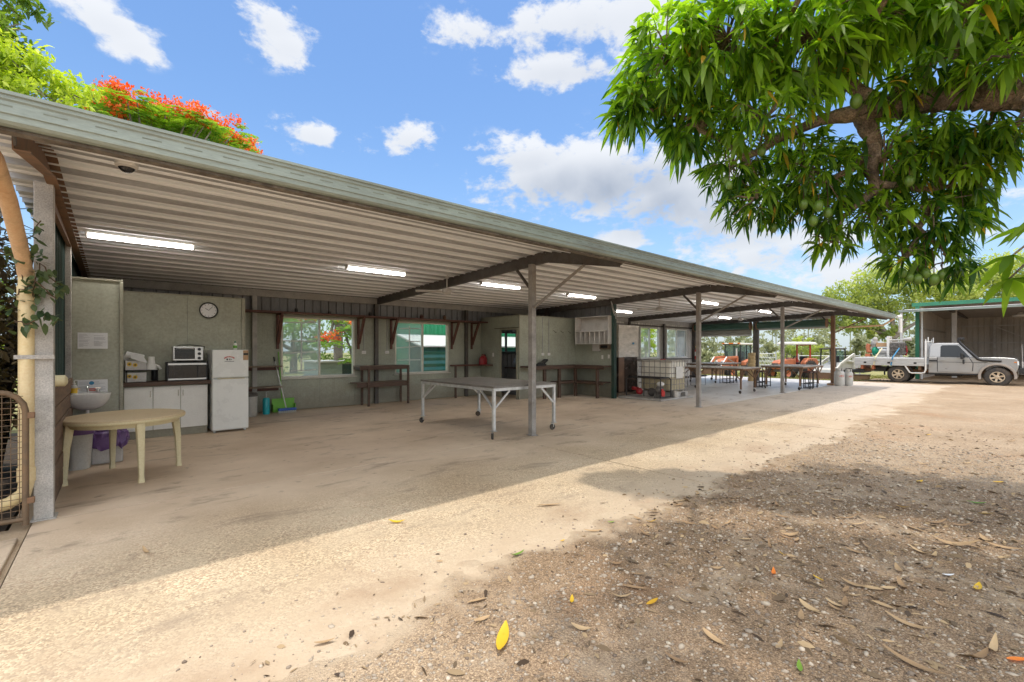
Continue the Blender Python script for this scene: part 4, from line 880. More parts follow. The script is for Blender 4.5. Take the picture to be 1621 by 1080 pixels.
# ------------------------------------------------------------------ wheeled metal tables
def wheeled_table(lab, x0, x1, y0, y1, m, top, twin=False, h=.89):
    t = thing('work_table', lab, 'table', ((x0+x1)/2,(y0+y1)/2,0), group='wheeled metal packing tables')
    MB().box(x0,y0,h-.035,x1,y1,h).build('tabletop', MT[top], t, bevel=.005)
    MB().box(x0+.01,y0+.01,h-.085,x1-.01,y0+.05,h-.036).box(x0+.01,y1-.05,h-.085,x1-.01,y1-.01,h-.036).box(x0+.01,y0+.051,h-.085,x0+.05,y1-.051,h-.036).box(x1-.05,y0+.051,h-.085,x1-.01,y1-.051,h-.036).build('frame', MT[m], t)
    ins = .05 if not twin else .16
    for sx in (0,1):
        for sy in (0,1):
            x = x0+.035 if sx == 0 else x1-.035; y = y0+.035 if sy == 0 else y1-.035
            if twin: x += .12*(1 if sx == 0 else -1); y += .12*(1 if sy == 0 else -1)
            dx = 1 if sx == 0 else -1; dy = 1 if sy == 0 else -1
            b = MB().box(x-.025,y-.025,.15,x+.025,y+.025,h-.086)
            lg = b.build('leg', MT[m], t, bevel=.004)
            br = MB().bar((x,y+.02*dy,.52 if not twin else .48),(x,y+.36*dy,h-.09), .03, .03).bar((x+.02*dx,y,.52 if not twin else .48),(x+.34*dx,y,h-.09), .03, .03)
            if twin: br.bar((x,y,.48),(x-.11*dx,y-.11*dy,h-.09), .03, .03)
            br.build('brace', MT[m], lg)
            cs = MB().cb((x,y,.142),(.085,.085,.012)).cb((x-.02*dy,y+.01,.10),(.05,.006,.09),.5*dx).cb((x+.0,y+.035,.10),(.05,.006,.09),.5*dx)
            cs.build('caster_fork', MT['steel'], lg)
            a = .6*dx+.4*dy; wv = MB().lathe([(.02,-.018),(.05,-.018),(.056,-.010),(.056,.010),(.05,.018),(.02,.018)], n=20, ax='y')
            wv.v = [(p[0]*math.cos(a)-p[1]*math.sin(a)+x-.015, p[0]*math.sin(a)+p[1]*math.cos(a)+y+.02, p[2]+.056) for p in wv.v]
            wv.build('wheel', MT['rubber'], lg, smooth=True)
    return t
wheeled_table('bright steel table on casters behind the first slim post', 4.72, 6.23, 5.91, 8.32, 'galv_bright', 'zinc_top')
MB_ = wheeled_table('grey topped table standing crosswise at the near side of the end bay', 15.9, 17.42, 6.45, 8.95, 'rust', 'galv', True)
wheeled_table('grey topped table set lengthwise between the two outermost posts', 19.05, 21.5, 5.62, 7.1, 'rust', 'galv', True)
wheeled_table('grey topped table near the lowered roller door', 20.2, 22.65, 9.3, 10.8, 'rust', 'galv', True)
def stool(h=.66):
    t = lthing('bar_stool', 'x', 'stool', (0,0,0), group='black framed stools around the end tables')
    MB().box(-.19,-.16,h-.03,.19,.16,h).build('seat', MT['timber_red'], t, bevel=.01)
    MB().box(-.19,-.16,h-.055,.19,-.135,h-.031).box(-.19,.135,h-.055,.19,.16,h-.031).box(-.19,-.135,h-.055,-.165,.135,h-.031).box(.165,-.135,h-.055,.19,.135,h-.031).build('seat_frame', MT['black'], t)
    for sx in (-1,1):
        for sy in (-1,1): MB().bar((sx*.175,sy*.145,h-.056),(sx*.18,sy*.15,0), .024, .024, up=(0,1,0)).build('leg', MT['black'], t)
        MB().bar((sx*.18,-.135,.2),(sx*.18,.135,.2), .02, .02).build('stretcher', MT['black'], t)
        MB().bar((sx*.18,-.135,.03),(sx*.18,.135,.03), .02, .02).build('stretcher', MT['black'], t)
    return t
st0 = stool()
SP = [(19.35,7.25,.1,'dark framed stool under the far corner of the lengthwise table nearest the second slim post'),(20.05,7.3,0,'dark framed stool behind the middle of the lengthwise table'),(20.0,5.78,.05,'dark framed stool in front of the lengthwise table beside its caster'),
      (20.75,5.85,-.05,'dark framed stool in front of the lengthwise table toward the rusty brown post'),(20.55,9.15,.1,'dark framed stool before the table near the lowered roller door'),(21.15,9.1,0,'dark framed stool tucked before that same table closer to the straw stack')]
for i, (x, y, a, lab) in enumerate(SP):
    if i == 0: st0.location = (x,y,.004); st0.rotation_euler.z = a; st0['label'] = lab
    else: dup(st0, (x,y,.004), a, lab)
for lab, x, y in (('low black bench seat beside the caged tank end table',18.6,9.4),('low black bench seat under the crosswise table rear end',17.0,9.35)):
    q = lthing('low_bench', lab, 'bench', (x,y,.004), group='low black bench seats')
    MB().box(-.45,-.16,.36,.45,.16,.43).build('seat', MT['black'], q, bevel=.015)
    for s in (-1,1): MB().tube([(s*.35,-.13,.36),(s*.38,-.14,.012),(s*.38,.14,.012),(s*.35,.13,.36)], .012, 6).build('leg', MT['black'], q)
# ------------------------------------------------------------------ office corner: workbench, cubbyholes
t = thing('workbench', 'dark L shaped timber workbench with lower shelf in the office corner', 'workbench', (11,9.9,0))
MB().box(9.17,9.80,.965,11.645,10.19,1.01).box(11.20,8.64,.965,11.645,9.80,1.01).build('benchtop', MT['timber_dark'], t, bevel=.004)
MB().box(9.17,9.775,.90,11.19,9.798,1.0).box(11.175,8.64,.90,11.198,9.773,1.0).build('apron', MT['timber_dark'], t, bevel=.003)
MB().box(10.45,9.86,.47,11.62,10.17,.50).box(11.26,8.70,.47,11.62,9.86,.50).box(10.45,9.83,.42,11.24,9.86,.50).box(11.23,8.70,.42,11.26,9.83,.50).build('shelf', MT['timber_dark'], t, bevel=.003)
for x, y in ((9.85,9.84),(10.48,9.82),(11.24,9.82),(11.24,8.92)): MB().box(x-.05,y-.035,0,x+.05,y+.035,.90).build('leg', MT['timber_dark'], t, bevel=.004)
t = thing('tool_case', 'black open tool case lying on the dark workbench', 'case', (9.85,9.98,1.012))
MB().box(9.60,9.88,1.012,9.98,10.08,1.07).build('body', MT['black'], t, bevel=.01)
MB().cb((9.98,9.98,1.14),(.20,.18,.06),0,('Y',-.6)).cb((9.84,9.98,1.09),(.18,.16,.05),0,('Y',-.25)).build('lid', MT['black'], t, bevel=.012)
t = thing('cubby_shelf', 'off white wall unit with six pigeonholes on the bay wall', 'pigeonhole unit', (11.5,9.4,2.1))
X0, X1, Y0, Y1 = 11.36, 11.655, 8.62, 9.92
MB().box(X1-.012,Y0,1.70,X1,Y1,2.08).build('back_panel', MT['clad_light'], t); MB().box(X1-.012,Y0,2.0801,X1,Y1,2.55).build('back_panel', MT['white_dirty'], t)
MB().box(X0,Y0,2.535,X1-.013,Y1,2.555).box(X0,Y0,1.68,X1-.013,Y1,1.70).box(X0,Y0-.02,1.68,X1,Y0-.001,2.555).box(X0,Y1+.001,1.68,X1,Y1+.02,2.555).build('carcass', MT['white_dirty'], t, bevel=.003)
MB().box(X0,Y0+.12,2.08,X1-.013,Y1,2.105).build('shelf', MT['white_dirty'], t)
for k in range(7): 
    y = Y0+.12+k*(Y1-Y0-.135)/6; MB().box(X0,y,1.701,X1-.013,y+.026,2.079).build('divider', MT['white_dirty'], t)
t = thing('switch_box', 'white and brown fuse box under the pigeonholes', 'fuse box', (11.63,9.1,1.58))
MB().box(11.58,9.10,1.46,11.658,9.40,1.68).build('body', MT['white_dirty'], t, bevel=.005)
MB().box(11.56,8.72,1.52,11.658,9.098,1.67).build('cover', MT['timber_top'], t, bevel=.008); MB().box(11.553,8.78,1.55,11.5595,9.05,1.64).build('switch_strip', MT['alu_dark'], t)
# inside the office
t = lthing('tarpaulin', 'folded silver tarpaulin heaped inside the office doorway', 'tarpaulin', (10.45,11.35,.92))
rings = []
for k in range(9):
    z = .46*k/8; s_ = (1-.35*(k/8)**2); rings.append([((.42*s_+.05*math.sin(j*1.7+k*1.9))*math.cos(2*math.pi*j/30), (.36*s_+.05*math.cos(j*2.3+k*1.2))*math.sin(2*math.pi*j/30), z+.03*math.sin(j*2.1+k)) for j in range(30)])
loft(MB(), rings).build('fold', MT['galv_bright'], t, smooth=True)
t = thing('desk', 'dark desk inside the office beneath the tarpaulin', 'desk', (10.45,11.4,0))
MB().box(9.9,11.0,.88,11.0,11.8,.918).build('desktop', MT['timber_dark'], t, bevel=.004); MB().box(9.95,11.04,0,10.95,11.76,.878).build('pedestal', MT['clad_dark'], t, bevel=.004)
# ------------------------------------------------------------------ pallet, caged tank, pump, extinguisher
t = thing('wrapped_pallet', 'tall pallet of cartons in silvery stretch wrap beside the bay column', 'pallet load', (12.6,9.3,0))
def wavy(x0, x1, y0, y1, z0, z1, amp, seed, nz=14, n=12):
    r = random.Random(seed); rings = []
    per = [(x0+(x1-x0)*i/n, y0) for i in range(n)]+[(x1, y0+(y1-y0)*i/n) for i in range(n)]+[(x1-(x1-x0)*i/n, y1) for i in range(n)]+[(x0, y1-(y1-y0)*i/n) for i in range(n)]
    cx, cy = (x0+x1)/2, (y0+y1)/2
    for k in range(nz+1):
        z = z0+(z1-z0)*k/nz; rings.append([(x+(x-cx)*r.uniform(-amp,amp), y+(y-cy)*r.uniform(-amp,amp), z) for x, y in per])
    return rings
loft(MB(), wavy(12.05,13.1,8.72,9.85,.14,1.26,.012,3)).build('carton_stack', MT['wrap_dark'], t, smooth=True)
loft(MB(), wavy(12.03,13.12,8.70,9.87,1.262,2.30,.014,5)).build('stretch_wrap', MT['wrap'], t, smooth=True)
MB().add([(12.02,8.69,.16),(12.3,8.68,.16),(12.3,8.68,1.26),(12.02,8.69,1.26)],[(0,1,2,3)]).build('carton_face', MT['brown_side'], t)
MB().box(12.75,8.672,1.68,12.85,8.678,1.74).build('blue_label', MT['ink_blue'], t)
b = MB()
for y in (8.72,9.22,9.72): b.box(12.05,y,0,13.1,y+.12,.10)
for i in range(6): b.box(12.05+i*.19,8.72,.101,12.05+i*.19+.12,9.84,.125)
b.build('pallet_slat', MT['timber_top'], t)
sk = thing('skid_plate', 'flat galvanised skid plate under the caged tank', 'skid', (12.7,7.9,0))
MB().box(11.88,7.12,.006,13.75,8.62,.055).build('plate', MT['galv'], sk, bevel=.006)
t = thing('caged_tank', 'white plastic tank in a steel cage on a slatted base', 'tank', (13.2,7.85,0))
x0,x1,y0,y1 = 12.70,13.66,7.26,8.40
loft(MB(), [[(cx+sx_, cy+sy_, z) for (cx, cy, sx_, sy_) in [((x0+x1)/2, (y0+y1)/2, ((x1-x0)/2-.03-d)*math.copysign(min(1,abs(math.cos(2*math.pi*j/40))**.22), math.cos(2*math.pi*j/40)), ((y1-y0)/2-.03-d)*math.copysign(min(1,abs(math.sin(2*math.pi*j/40))**.22), math.sin(2*math.pi*j/40))) for j in range(40)]] for z, d in ((.66,0),(1.12,0),(1.16,.03),(1.18,.08))]).build('bottle', MT['ibc'], t, smooth=True)
loft(MB(), [[((x0+x1)/2+((x1-x0)/2-.031-d)*math.copysign(abs(math.cos(2*math.pi*j/40))**.22, math.cos(2*math.pi*j/40)), (y0+y1)/2+((y1-y0)/2-.031-d)*math.copysign(abs(math.sin(2*math.pi*j/40))**.22, math.sin(2*math.pi*j/40)), z) for j in range(40)] for z, d in ((.22,.05),(.25,0),(.66,0))]).build('bottle_base', MT['ibc_low'], t, smooth=True)
MB().lathe([(.09,1.18),(.09,1.21),(.03,1.215)], ((x0+x1)/2,(y0+y1)/2,0), 20).build('lid', MT['red'], t, smooth=True)
b = MB()
for z in (.27,.44,.60,.78,.96,1.13): b.tube([(x0,y0,z),(x1,y0,z),(x1,y1,z),(x0,y1,z),(x0,y0,z)], .011, 6, False)
for i in range(7):
    for y in (y0,y1): b.tube([(x0+(x1-x0)*i/6,y,.2),(x0+(x1-x0)*i/6,y,1.17)], .010, 6)
for i in range(1,6):
    for x in (x0,x1): b.tube([(x,y0+(y1-y0)*i/6,.2),(x,y0+(y1-y0)*i/6,1.17)], .010, 6)
b.tube([(x0,y0,1.17),(x1,y0,1.17),(x1,y1,1.17),(x0,y1,1.17),(x0,y0,1.17)], .014, 6, False)
b.build('cage_frame', MT['post_grey'], t, smooth=True)
MB().box(12.95,y0-.016,.62,13.35,y0-.0125,.98).build('label_plate', MT['white'], t)
b = MB().box(x0,y0,.17,x1,y1,.20)
for x in (x0,(x0+x1)/2-.06,x1-.12): b.box(x,y0,.058,x+.12,y1,.169)
b.build('pallet_slat', MT['galv'], t)
t = thing('water_pump', 'petrol water pump with red parts in a black tube frame', 'pump', (12.35,7.6,.06))
MB().tube([(12.02,7.22,.075),(12.02,7.22,.60),(12.06,7.26,.66),(12.06,8.35,.66),(12.02,8.40,.60),(12.02,8.40,.075)], .018, 8).tube([(12.60,7.22,.075),(12.60,7.22,.60),(12.56,7.26,.66),(12.56,8.35,.66)], .018, 8).tube([(12.06,7.26,.66),(12.56,7.26,.66)], .018, 8).tube([(12.02,7.22,.09),(12.6,7.22,.09)], .018, 8).tube([(12.06,7.8,.66),(12.06,7.8,.1)], .014, 8).build('frame', MT['black'], t, smooth=True)
MB().ball((12.30,7.42,.28), (.14,.12,.16), 16, 10).box(12.2,7.35,.06,12.42,7.55,.2).build('engine', MT['engine'], t, smooth=True)
MB().ball((12.32,7.40,.47), (.13,.11,.075), 16, 8).build('fuel_tank', MT['white'], t, smooth=True)
MB().lathe([(.09,7.22+.02),(.09,7.30),(.06,7.33)], (12.22,0,.20), 20, 'y').box(12.17,7.25,.26,12.24,7.32,.34).build('recoil_cover', MT['red_paint'], t, smooth=True)
MB().ball((12.2,8.05,.22), (.10,.11,.11), 14, 8).lathe([(.05,8.1),(.05,8.3)], (12.2,0,.3), 12, 'y').build('pump_body', MT['red'], t, smooth=True)
MB().ball((12.42,7.75,.2), (.12,.14,.13), 14, 8).build('silencer', MT['galv_dark'], t, smooth=True)
MB().lathe([(.09,.058),(.09,.24),(.06,.26)], (12.78,7.17,0), 16).build('filter_can', MT['gas_grey'], t, smooth=True)
t = lthing('fire_extinguisher', 'red fire extinguisher hung beside the rear corner', 'fire extinguisher', (23.28,11.86,1.0))
MB().lathe([(.06,0),(.085,.02),(.085,.45),(.06,.52),(.03,.55),(.025,.58)], n=20).build('cylinder', MT['red_paint'], t, smooth=True)
MB().lathe([(.0862,.18),(.0862,.40)], n=20).build('label_band', MT['white'], t, smooth=True)
MB().box(-.03,-.02,.58,.03,.02,.63).bar((0,0,.64),(-.13,0,.70), .02, .015).bar((0,0,.61),(-.12,0,.61), .02, .015).build('valve', MT['yellow'], t, bevel=.004)
MB().tube([(0,-.02,.60),(-.06,-.09,.5),(-.08,-.1,.3),(-.08,-.09,.12)], .012, 8).build('hose', MT['black'], t, smooth=True)
t = lthing('straw_stack', 'tall stack of straw coloured wooden rings before the door column', 'stack', (23.05,8.98,.004))
for k in range(8): MB().lathe([(.14,.0),(.16,.005),(.165,.08),(.163,.155),(.14,.166)], (.006*(k%3),.006*((k+1)%2),k*.17), 28).build('ring', MT['straw'], t, smooth=True)
q = thing('timber_offcut', 'flat rusty orange offcut lying at the foot of the brown post', 'offcut', (23.1,5.7,0))
MB().box(22.75,5.62,.005,23.35,5.84,.07).build('block', MT['card'], q, bevel=.005); MB().box(22.75,5.615,.071,23.2,5.83,.078).build('skin', MT['rust'], q)
def cylinder(lab, x, y, r, h):
    t = lthing('gas_cylinder', lab, 'gas cylinder', (x,y,0), group='gas cylinders by the brown post')
    MB().lathe([(r*.8,0),(r*.82,.05),(r*.95,.06),(r,.10),(r,h*.72),(r*.9,h*.80),(r*.5,h*.86),(r*.2,h*.87)], n=26).build('body', MT['gas_grey'], t, smooth=True)
    b = MB()
    for k in range(18):
        if k % 6 == 5: continue
        a0, a1 = k*.349, (k+1)*.349+.001
        P = [(r*.72*math.cos(a),r*.72*math.sin(a),z) for z in (h*.80,h) for a in (a0,a1)]; b.add(P,[(0,1,3,2)])
    b.build('collar', MT['gas_grey'], t, smooth=True)
    MB().lathe([(.02,h*.86),(.03,h*.9),(.015,h*.95)], n=10).build('valve', MT['steel'], t, smooth=True)
    q = MB()
    for k in range(5):
        a0 = R(195+k*11); q.add([(r*1.004*math.cos(a),r*1.004*math.sin(a),z) for z in (h*(.52+.03*(k%2)),h*(.60+.02*(k%3))) for a in (a0,a0+R(7))],[(0,1,3,2)])
    q.build('red_mark', MT['ink_red'], t)
cylinder('broad dented grey gas cylinder beside the brown post', 22.62,5.36,.185,.74); cylinder('slimmer grey gas cylinder standing next to the broad one', 22.95,5.12,.155,.70)
# ------------------------------------------------------------------ the utility truck (local: x forward, y left, z up)
UT = lthing('flat_tray_ute', 'dusty silver single cab utility truck with flat tray and snorkel', 'truck', (28.45,4.25,-.03), R(-90))
HW = .83
def rail(pts, r=.03): return MB().tube(pts, r, 10)
arch = arc((3.18,.42), .52, 180, 0, 14)
prof = [(1.05,.50),(1.06,1.19)] + [(2.36,1.19),(2.62,1.20),(3.0,1.215),(3.40,1.205),(3.66,1.175),(3.75,1.12),(3.77,.80),(3.74,.66),(3.71,.62)] + [(x,z) for x, z in arch[::-1] if z > .5] + [(2.60,.50)]
UB = MB().prism(prof, -HW, HW).build('body', MT['ute_paint'], UT, bevel=.03, seg=3)
def gh(y, x): return x
# cab greenhouse, narrowing upwards
cabp = [(1.06,1.192,.80),(1.07,1.70,.678),(1.14,1.81,.652),(1.30,1.835,.646),(1.95,1.83,.647),(2.08,1.80,.654),(2.52,1.192,.80)]
V = [(x,-w,z) for x, z, w in cabp]+[(x,w,z) for x, z, w in cabp]; n = len(cabp)
MB().add(V, [tuple(range(n)), tuple(range(n,2*n))[::-1]]+[(i,n+i,n+(i+1)%n,(i+1)%n) for i in range(n)]).build('cab', MT['ute_paint'], UT, bevel=.03, seg=3)
for s in (-1,1):
    def sp(x, z, off=.006): return (x, s*(.80-(z-1.192)/(1.81-1.192)*.148+off), z)
    gl_ = [sp(1.44,1.215),sp(1.44,1.69),sp(1.50,1.735),sp(1.97,1.735),sp(2.02,1.70),sp(2.36,1.235),sp(2.34,1.215)]
    bm_ = MB().add([(x,y-s*.003,z) for x,y,z in gl_]+gl_, [tuple(range(7)), tuple(range(7,14))]+[(i,(i+1)%7,7+(i+1)%7,7+i) for i in range(7)])
    dr_ = MB().prism([(1.36,.56),(1.36,1.185),(2.34,1.185),(2.46,.95),(2.44,.62),(2.38,.56)], s*HW, s*(HW+.012)).build('door', MT['ute_paint'], UT, bevel=.008)
    bm_.build('side_window', MT['ute_glass'], UT)
    se = MB()
    for p, q in (((1.35,.57),(1.35,1.19)),((1.35,.565),(2.38,.565)),((2.455,.62),(2.47,.95)),((2.47,.95),(2.36,1.18))): se.bar((p[0],s*(HW+.004),p[1]),(q[0],s*(HW+.004),q[1]), .022, .012, up=(0,1,0))
    se.bar((1.07,s*(HW+.008),.99),(2.9,s*(HW+.008),.99), .012, .016, up=(0,0,1)); se.build('door_seam', MT['alu_dark'], UT)
    MB().box(1.44,s*(HW+.03)-.012,1.06,1.60,s*(HW+.03)+.012,1.09).build('handle', MT['ute_paint'], dr_, bevel=.005)
    MB().box(1.07,s*(HW+.004)-.008,1.02,1.34,s*(HW+.004)+.008,1.08).build('body_strip', MT['black'], UT)
    MB().bar((1.06,s*.79,.47),(2.62,s*.79,.47), .10, .05).build('side_step', MT['black'], UT, bevel=.01)
    # front flare
    fl = [(x,z) for x, z in arc((3.18,.42), .56, 195, -8, 16)]; fi = [(x,z) for x, z in arc((3.18,.42), .475, 195, -12, 16)]
    MB().prism(fl+fi[::-1], s*(HW-.02), s*(HW+.085)).build('wheel_flare', MT['flare'], UT, bevel=.012)
    fl = [(x,z) for x, z in arc((0,.42), .53, 190, 10, 14)]; fi = [(x,z) for x, z in arc((0,.42), .505, 190, 10, 14)]
    MB().prism(fl+fi[::-1], s*.62, s*.86).build('mudguard', MT['black'], UT)
    MB().add([(3.755,s*.48,.90),(3.785,s*.48,.90),(3.785,s*.80,.90),(3.745,s*.845,.90),(3.755,s*.48,1.06),(3.78,s*.48,1.06),(3.775,s*.80,1.06),(3.73,s*.845,1.06)], [(0,1,2,3),(4,5,6,7),(1,2,6,5),(2,3,7,6)]).build('headlight', MT['enamel'], UT)
    MB().box(3.65,s*(HW+.004)-.006,1.0,3.72,s*(HW+.004)+.006,1.04).build('indicator', MT['lamp_orange'], UT)
    # mirror
    MB().bar((2.20,s*.80,1.20),(2.18,s*1.02,1.16), .03, .03).build('mirror_arm', MT['black'], UT)
    MB().box(2.10,s*1.02-.10,1.13,2.19,s*1.02+.10,1.40).box(2.16,s*.98-.05,.92,2.22,s*.98+.05,1.12).build('mirror', MT['black'], UT, bevel=.025)
for (x, y) in ((0,-.74),(0,.74),(3.18,-.76),(3.18,.76)):
    s = 1 if y > 0 else -1
    ty = MB().lathe([(.22,-.13),(.33,-.135),(.37,-.12),(.392,-.09),(.395,0),(.392,.09),(.37,.12),(.33,.135),(.22,.13)], (x,y,.395), 44, 'y', cap=False).build('tyre', MT['rubber'], UT, smooth=True)
    tr_ = MB()
    for k in range(44):
        a = k*2*math.pi/44
        for yy in (-.07,.07): tr_.cb((x+.398*math.cos(a+.03*(yy > 0)), y+yy, .395+.398*math.sin(a+.03*(yy > 0))), (.03,.09,.016), 0, ('Y', -a+math.pi/2))
    tr_.build('tread', MT['rubber'], ty)
    rm = MB().lathe([(.225,s*.12),(.215,s*.135),(.195,s*.125),(.185,s*.06),(.17,s*.02),(.001,s*.02)], (x,y,.395), 36, 'y', cap=False).build('rim', MT['black'], ty, smooth=True)
    sp_ = MB().lathe([(.226,s*.118),(.222,s*.138),(.196,s*.137),(.190,s*.118)], (x,y,.395), 36, 'y', cap=False).lathe([(.075,s*.02),(.075,s*.12),(.05,s*.135),(.02,s*.135)], (x,y,.395), 20, 'y')
    for k in range(6):
        a = k*math.pi/3+.3; sp_.bar((x+.06*math.cos(a),y+s*.105,.395+.06*math.sin(a)),(x+.20*math.cos(a),y+s*.122,.395+.20*math.sin(a)), .07, .03, up=(0,1,0))
    sp_.build('spoke', MT['rim'], rm, smooth=True)
MB().add([(2.115,-.60,1.775),(2.115,.60,1.775),(2.50,.72,1.215),(2.50,-.72,1.215)], [(0,1,2,3)]).build('windscreen', MT['ute_glass'], UT)
MB().add([(1.052,-.6,1.25),(1.052,.6,1.25),(1.055,.56,1.66),(1.055,-.56,1.66)], [(0,1,2,3)]).build('rear_window', MT['ute_glass'], UT)
# snorkel on the driver's side
MB().tube([(3.30,-.845,1.06),(2.75,-.855,1.09),(2.62,-.85,1.14),(2.45,-.80,1.36),(2.20,-.735,1.66),(2.06,-.72,1.84),(2.03,-.72,1.93)], [.05,.055,.058,.052,.048,.046,.046], 10).build('snorkel', MT['black'], UT, smooth=True)
MB().tube([(2.03,-.72,1.90),(2.03,-.72,2.0)], .055, 12).box(1.99,-.79,1.97,2.20,-.65,2.06).build('snorkel_head', MT['black'], UT, bevel=.02)
# chassis and bull bar
MB().box(-1.7,-.45,.50,3.7,-.35,.62).box(-1.7,.35,.50,3.7,.45,.62).build('chassis_rail', MT['rust'], UT)
MB().tube([(0,-.62,.395),(0,.62,.395)], .06, 10).ball((0,.1,.395),.15).tube([(3.18,-.62,.395),(3.18,.62,.395)], .05, 10).tube([(.1,0,.42),(2.3,0,.48)], .04, 8).build('axle', MT['engine'], UT, smooth=True)
MB().box(1.2,-.40,.36,2.1,.40,.56).box(-.95,-.5,.5,-.45,.5,.72).build('underbody', MT['black'], UT, bevel=.03)
MB().box(-1.78,-.75,.40,-1.30,.75,.56).build('rear_bumper', MT['black'], UT, bevel=.01)
for x in (-1.38,-.95,.35,.75): MB().box(x-.05,-.80,.60,x+.05,.80,.80).build('cross_bearer', MT['orange'] if x < -.9 else MT['rust'], UT)
MB().box(3.79,-.84,.56,4.02,.84,.80).box(3.78,-.5,.80,3.84,.5,.84).build('bull_bar', MT['black'], UT, bevel=.03)
rail([(3.92,-.62,.8),(3.94,-.58,1.15),(3.92,-.3,1.24),(3.92,.3,1.24),(3.94,.58,1.15),(3.92,.62,.8)], .03).tube([(3.92,-.3,.8),(3.92,-.3,1.24)], .025, 8).tube([(3.92,.3,.8),(3.92,.3,1.24)], .025, 8).build('bull_bar_hoop', MT['black'], UT, smooth=True)
MB().ball((3.95,-.45,1.02), (.06,.11,.11), 14, 8).ball((3.95,.45,1.02), (.06,.11,.11), 14, 8).build('driving_light', MT['black_gloss'], UT, smooth=True)
MB().tube([(3.88,-.72,.80),(3.88,-.72,1.05)], .02, 8).tube([(3.88,-.72,1.05),(3.86,-.72,1.75)], .006, 6).build('aerial', MT['white_dirty'], UT, smooth=True)
MB().box(3.772,-.45,.86,3.79,.45,1.08).build('grille', MT['black'], UT)
# tray
TR = MB().box(-1.62,-.95,.80,.93,.95,.86).build('tray', MT['tray'], UT, bevel=.006)
for s in (-1,1):
    q = MB().prism([(s*.955,.79),(s*.975,.80),(s*.975,.93),(s*.962,.945),(s*.975,.96),(s*.975,1.13),(s*.96,1.165),(s*.94,1.165),(s*.94,.79)], -1.62, .93, 'yz').build('drop_side', MT['tray'], TR)
    for x in (-1.22,-.32,.62): MB().box(x-.05,s*.982-.008,.885,x+.05,s*.982+.008,.965).build('latch', MT['black'], q, bevel=.006)
    MB().tube([(.97,s*.93,1.90),(.97,s*.93,.62),(.93,s*.93,.50),(.82,s*.93,.47),(.50,s*.93,.47),(.42,s*.93,.50),(.26,s*.93,.80)], .032, 10).build('side_hoop', MT['white'], TR, smooth=True)
    MB().tube([(.97,s*.90,1.86),(.97,s*.90,2.02)], .018, 8).tube([(1.04,s*.78,1.86),(1.04,s*.78,2.10)], .018, 8).build('rack_pin', MT['white'], TR, smooth=True)
MB().box(-1.64,-.95,.80,-1.60,.95,1.16).prism([(-1.62,.80),(-1.62,.62),(-1.52,.62),(-1.42,.80)], -.96, -.93).prism([(-1.62,.80),(-1.62,.62),(-1.52,.62),(-1.42,.80)], .93, .96).build('tailgate', MT['tray'], TR, bevel=.006)
hb = MB().tube([(.97,-.93,1.90),(.97,.93,1.90)], .032, 10).tube([(.97,-.93,1.2),(.97,.93,1.2)], .025, 8)
for i in range(9): hb.tube([(.97,-.8+i*.2,1.2),(.97,-.8+i*.2,1.88)], .01, 6)
hb.build('headboard', MT['white'], TR, smooth=True)
# ------------------------------------------------------------------ load on the tray
def TW(x, y, z): return (28.45+y, 4.25-x, z-.03)      # truck position -> world
LD = lthing('irrigation_pump', 'diesel irrigation pump set with green casing strapped on the truck tray', 'pump', TW(-.4,-.35,.862), R(-90))
MB().box(-.95,-.30,.0,.62,.28,.05).box(-.95,-.30,.05,-.90,.28,.34).box(-.92,-.30,.28,.62,-.25,.33).box(-.92,.23,.28,.62,.28,.33).build('skid', MT['white'], LD, bevel=.006)
for x in (-.7,-.45,-.2,.1,.4,.58): MB().box(x-.02,-.29,.051,x+.02,-.26,.279).build('skid_post', MT['white'], LD)
MB().lathe([(.06,-.64),(.20,-.62),(.235,-.56),(.235,-.50),(.16,-.46),(.12,-.38)], (0,-.02,.60), 24, 'x').build('pump_casing', MT['green_pump'], LD, smooth=True)
MB().tube([(-.56,-.02,.78),(-.58,-.02,.92),(-.56,-.02,1.05),(-.52,-.02,1.15)], [.10,.12,.13,.08], 14).lathe([(.16,.93),(.16,.97)], (-.58,-.02,0), 20).ball((-.54,-.02,1.17),(.11,.11,.12),14,8).build('outlet_pipe', MT['galv'], LD, smooth=True)
MB().tube([(-.66,-.02,.60),(-.80,-.02,.60),(-.82,-.02,.85),(-.78,-.02,.95)], .10, 14).box(-.9,-.2,.34,-.7,.2,.48).build('inlet_pipe', MT['orange'], LD, smooth=True)
MB().lathe([(.14,-.38),(.165,-.36),(.165,-.02),(.14,.0)], (0,-.02,.60), 24, 'x').box(-.5,-.2,.34,-.1,.2,.45).build('coupling', MT['tray'], LD, smooth=True)
e = MB().box(.06,-.27,.42,.60,.25,.98)
r_ = random.Random(8)
for k in range(34): e.cb((r_.uniform(.08,.62), -.28+r_.uniform(-.05,.02), r_.uniform(.42,.98)), (r_.uniform(.04,.14), r_.uniform(.03,.08), r_.uniform(.03,.12)))
e.build('engine', MT['engine'], LD, bevel=.008)
MB().box(.07,-.24,.981,.56,.2,1.06).build('rocker_cover', MT['galv'], LD, bevel=.02)
MB().tube([(-.05,-.24,1.12),(.52,-.24,1.14),(.60,-.24,1.16),(.85,-.24,1.17)], [.035,.035,.08,.085], 12).build('exhaust', MT['gas_grey'], LD, smooth=True)
MB().box(-.05,-.31,.05,.05,-.22,1.32).box(-.05,.22,.05,.05,.31,1.32).box(-.05,-.22,1.24,.05,.22,1.32).build('lifting_frame', MT['white'], LD, bevel=.006)
MB().tube([(.62,-.1,.40),(.66,-.1,.62),(.62,-.1,.85)], .04, 10).build('radiator_hose', MT['red'], LD, smooth=True)
t = thing('cardboard_box', 'open cardboard carton resting on the pump coupling', 'box', TW(-.62,-.3,1.66))
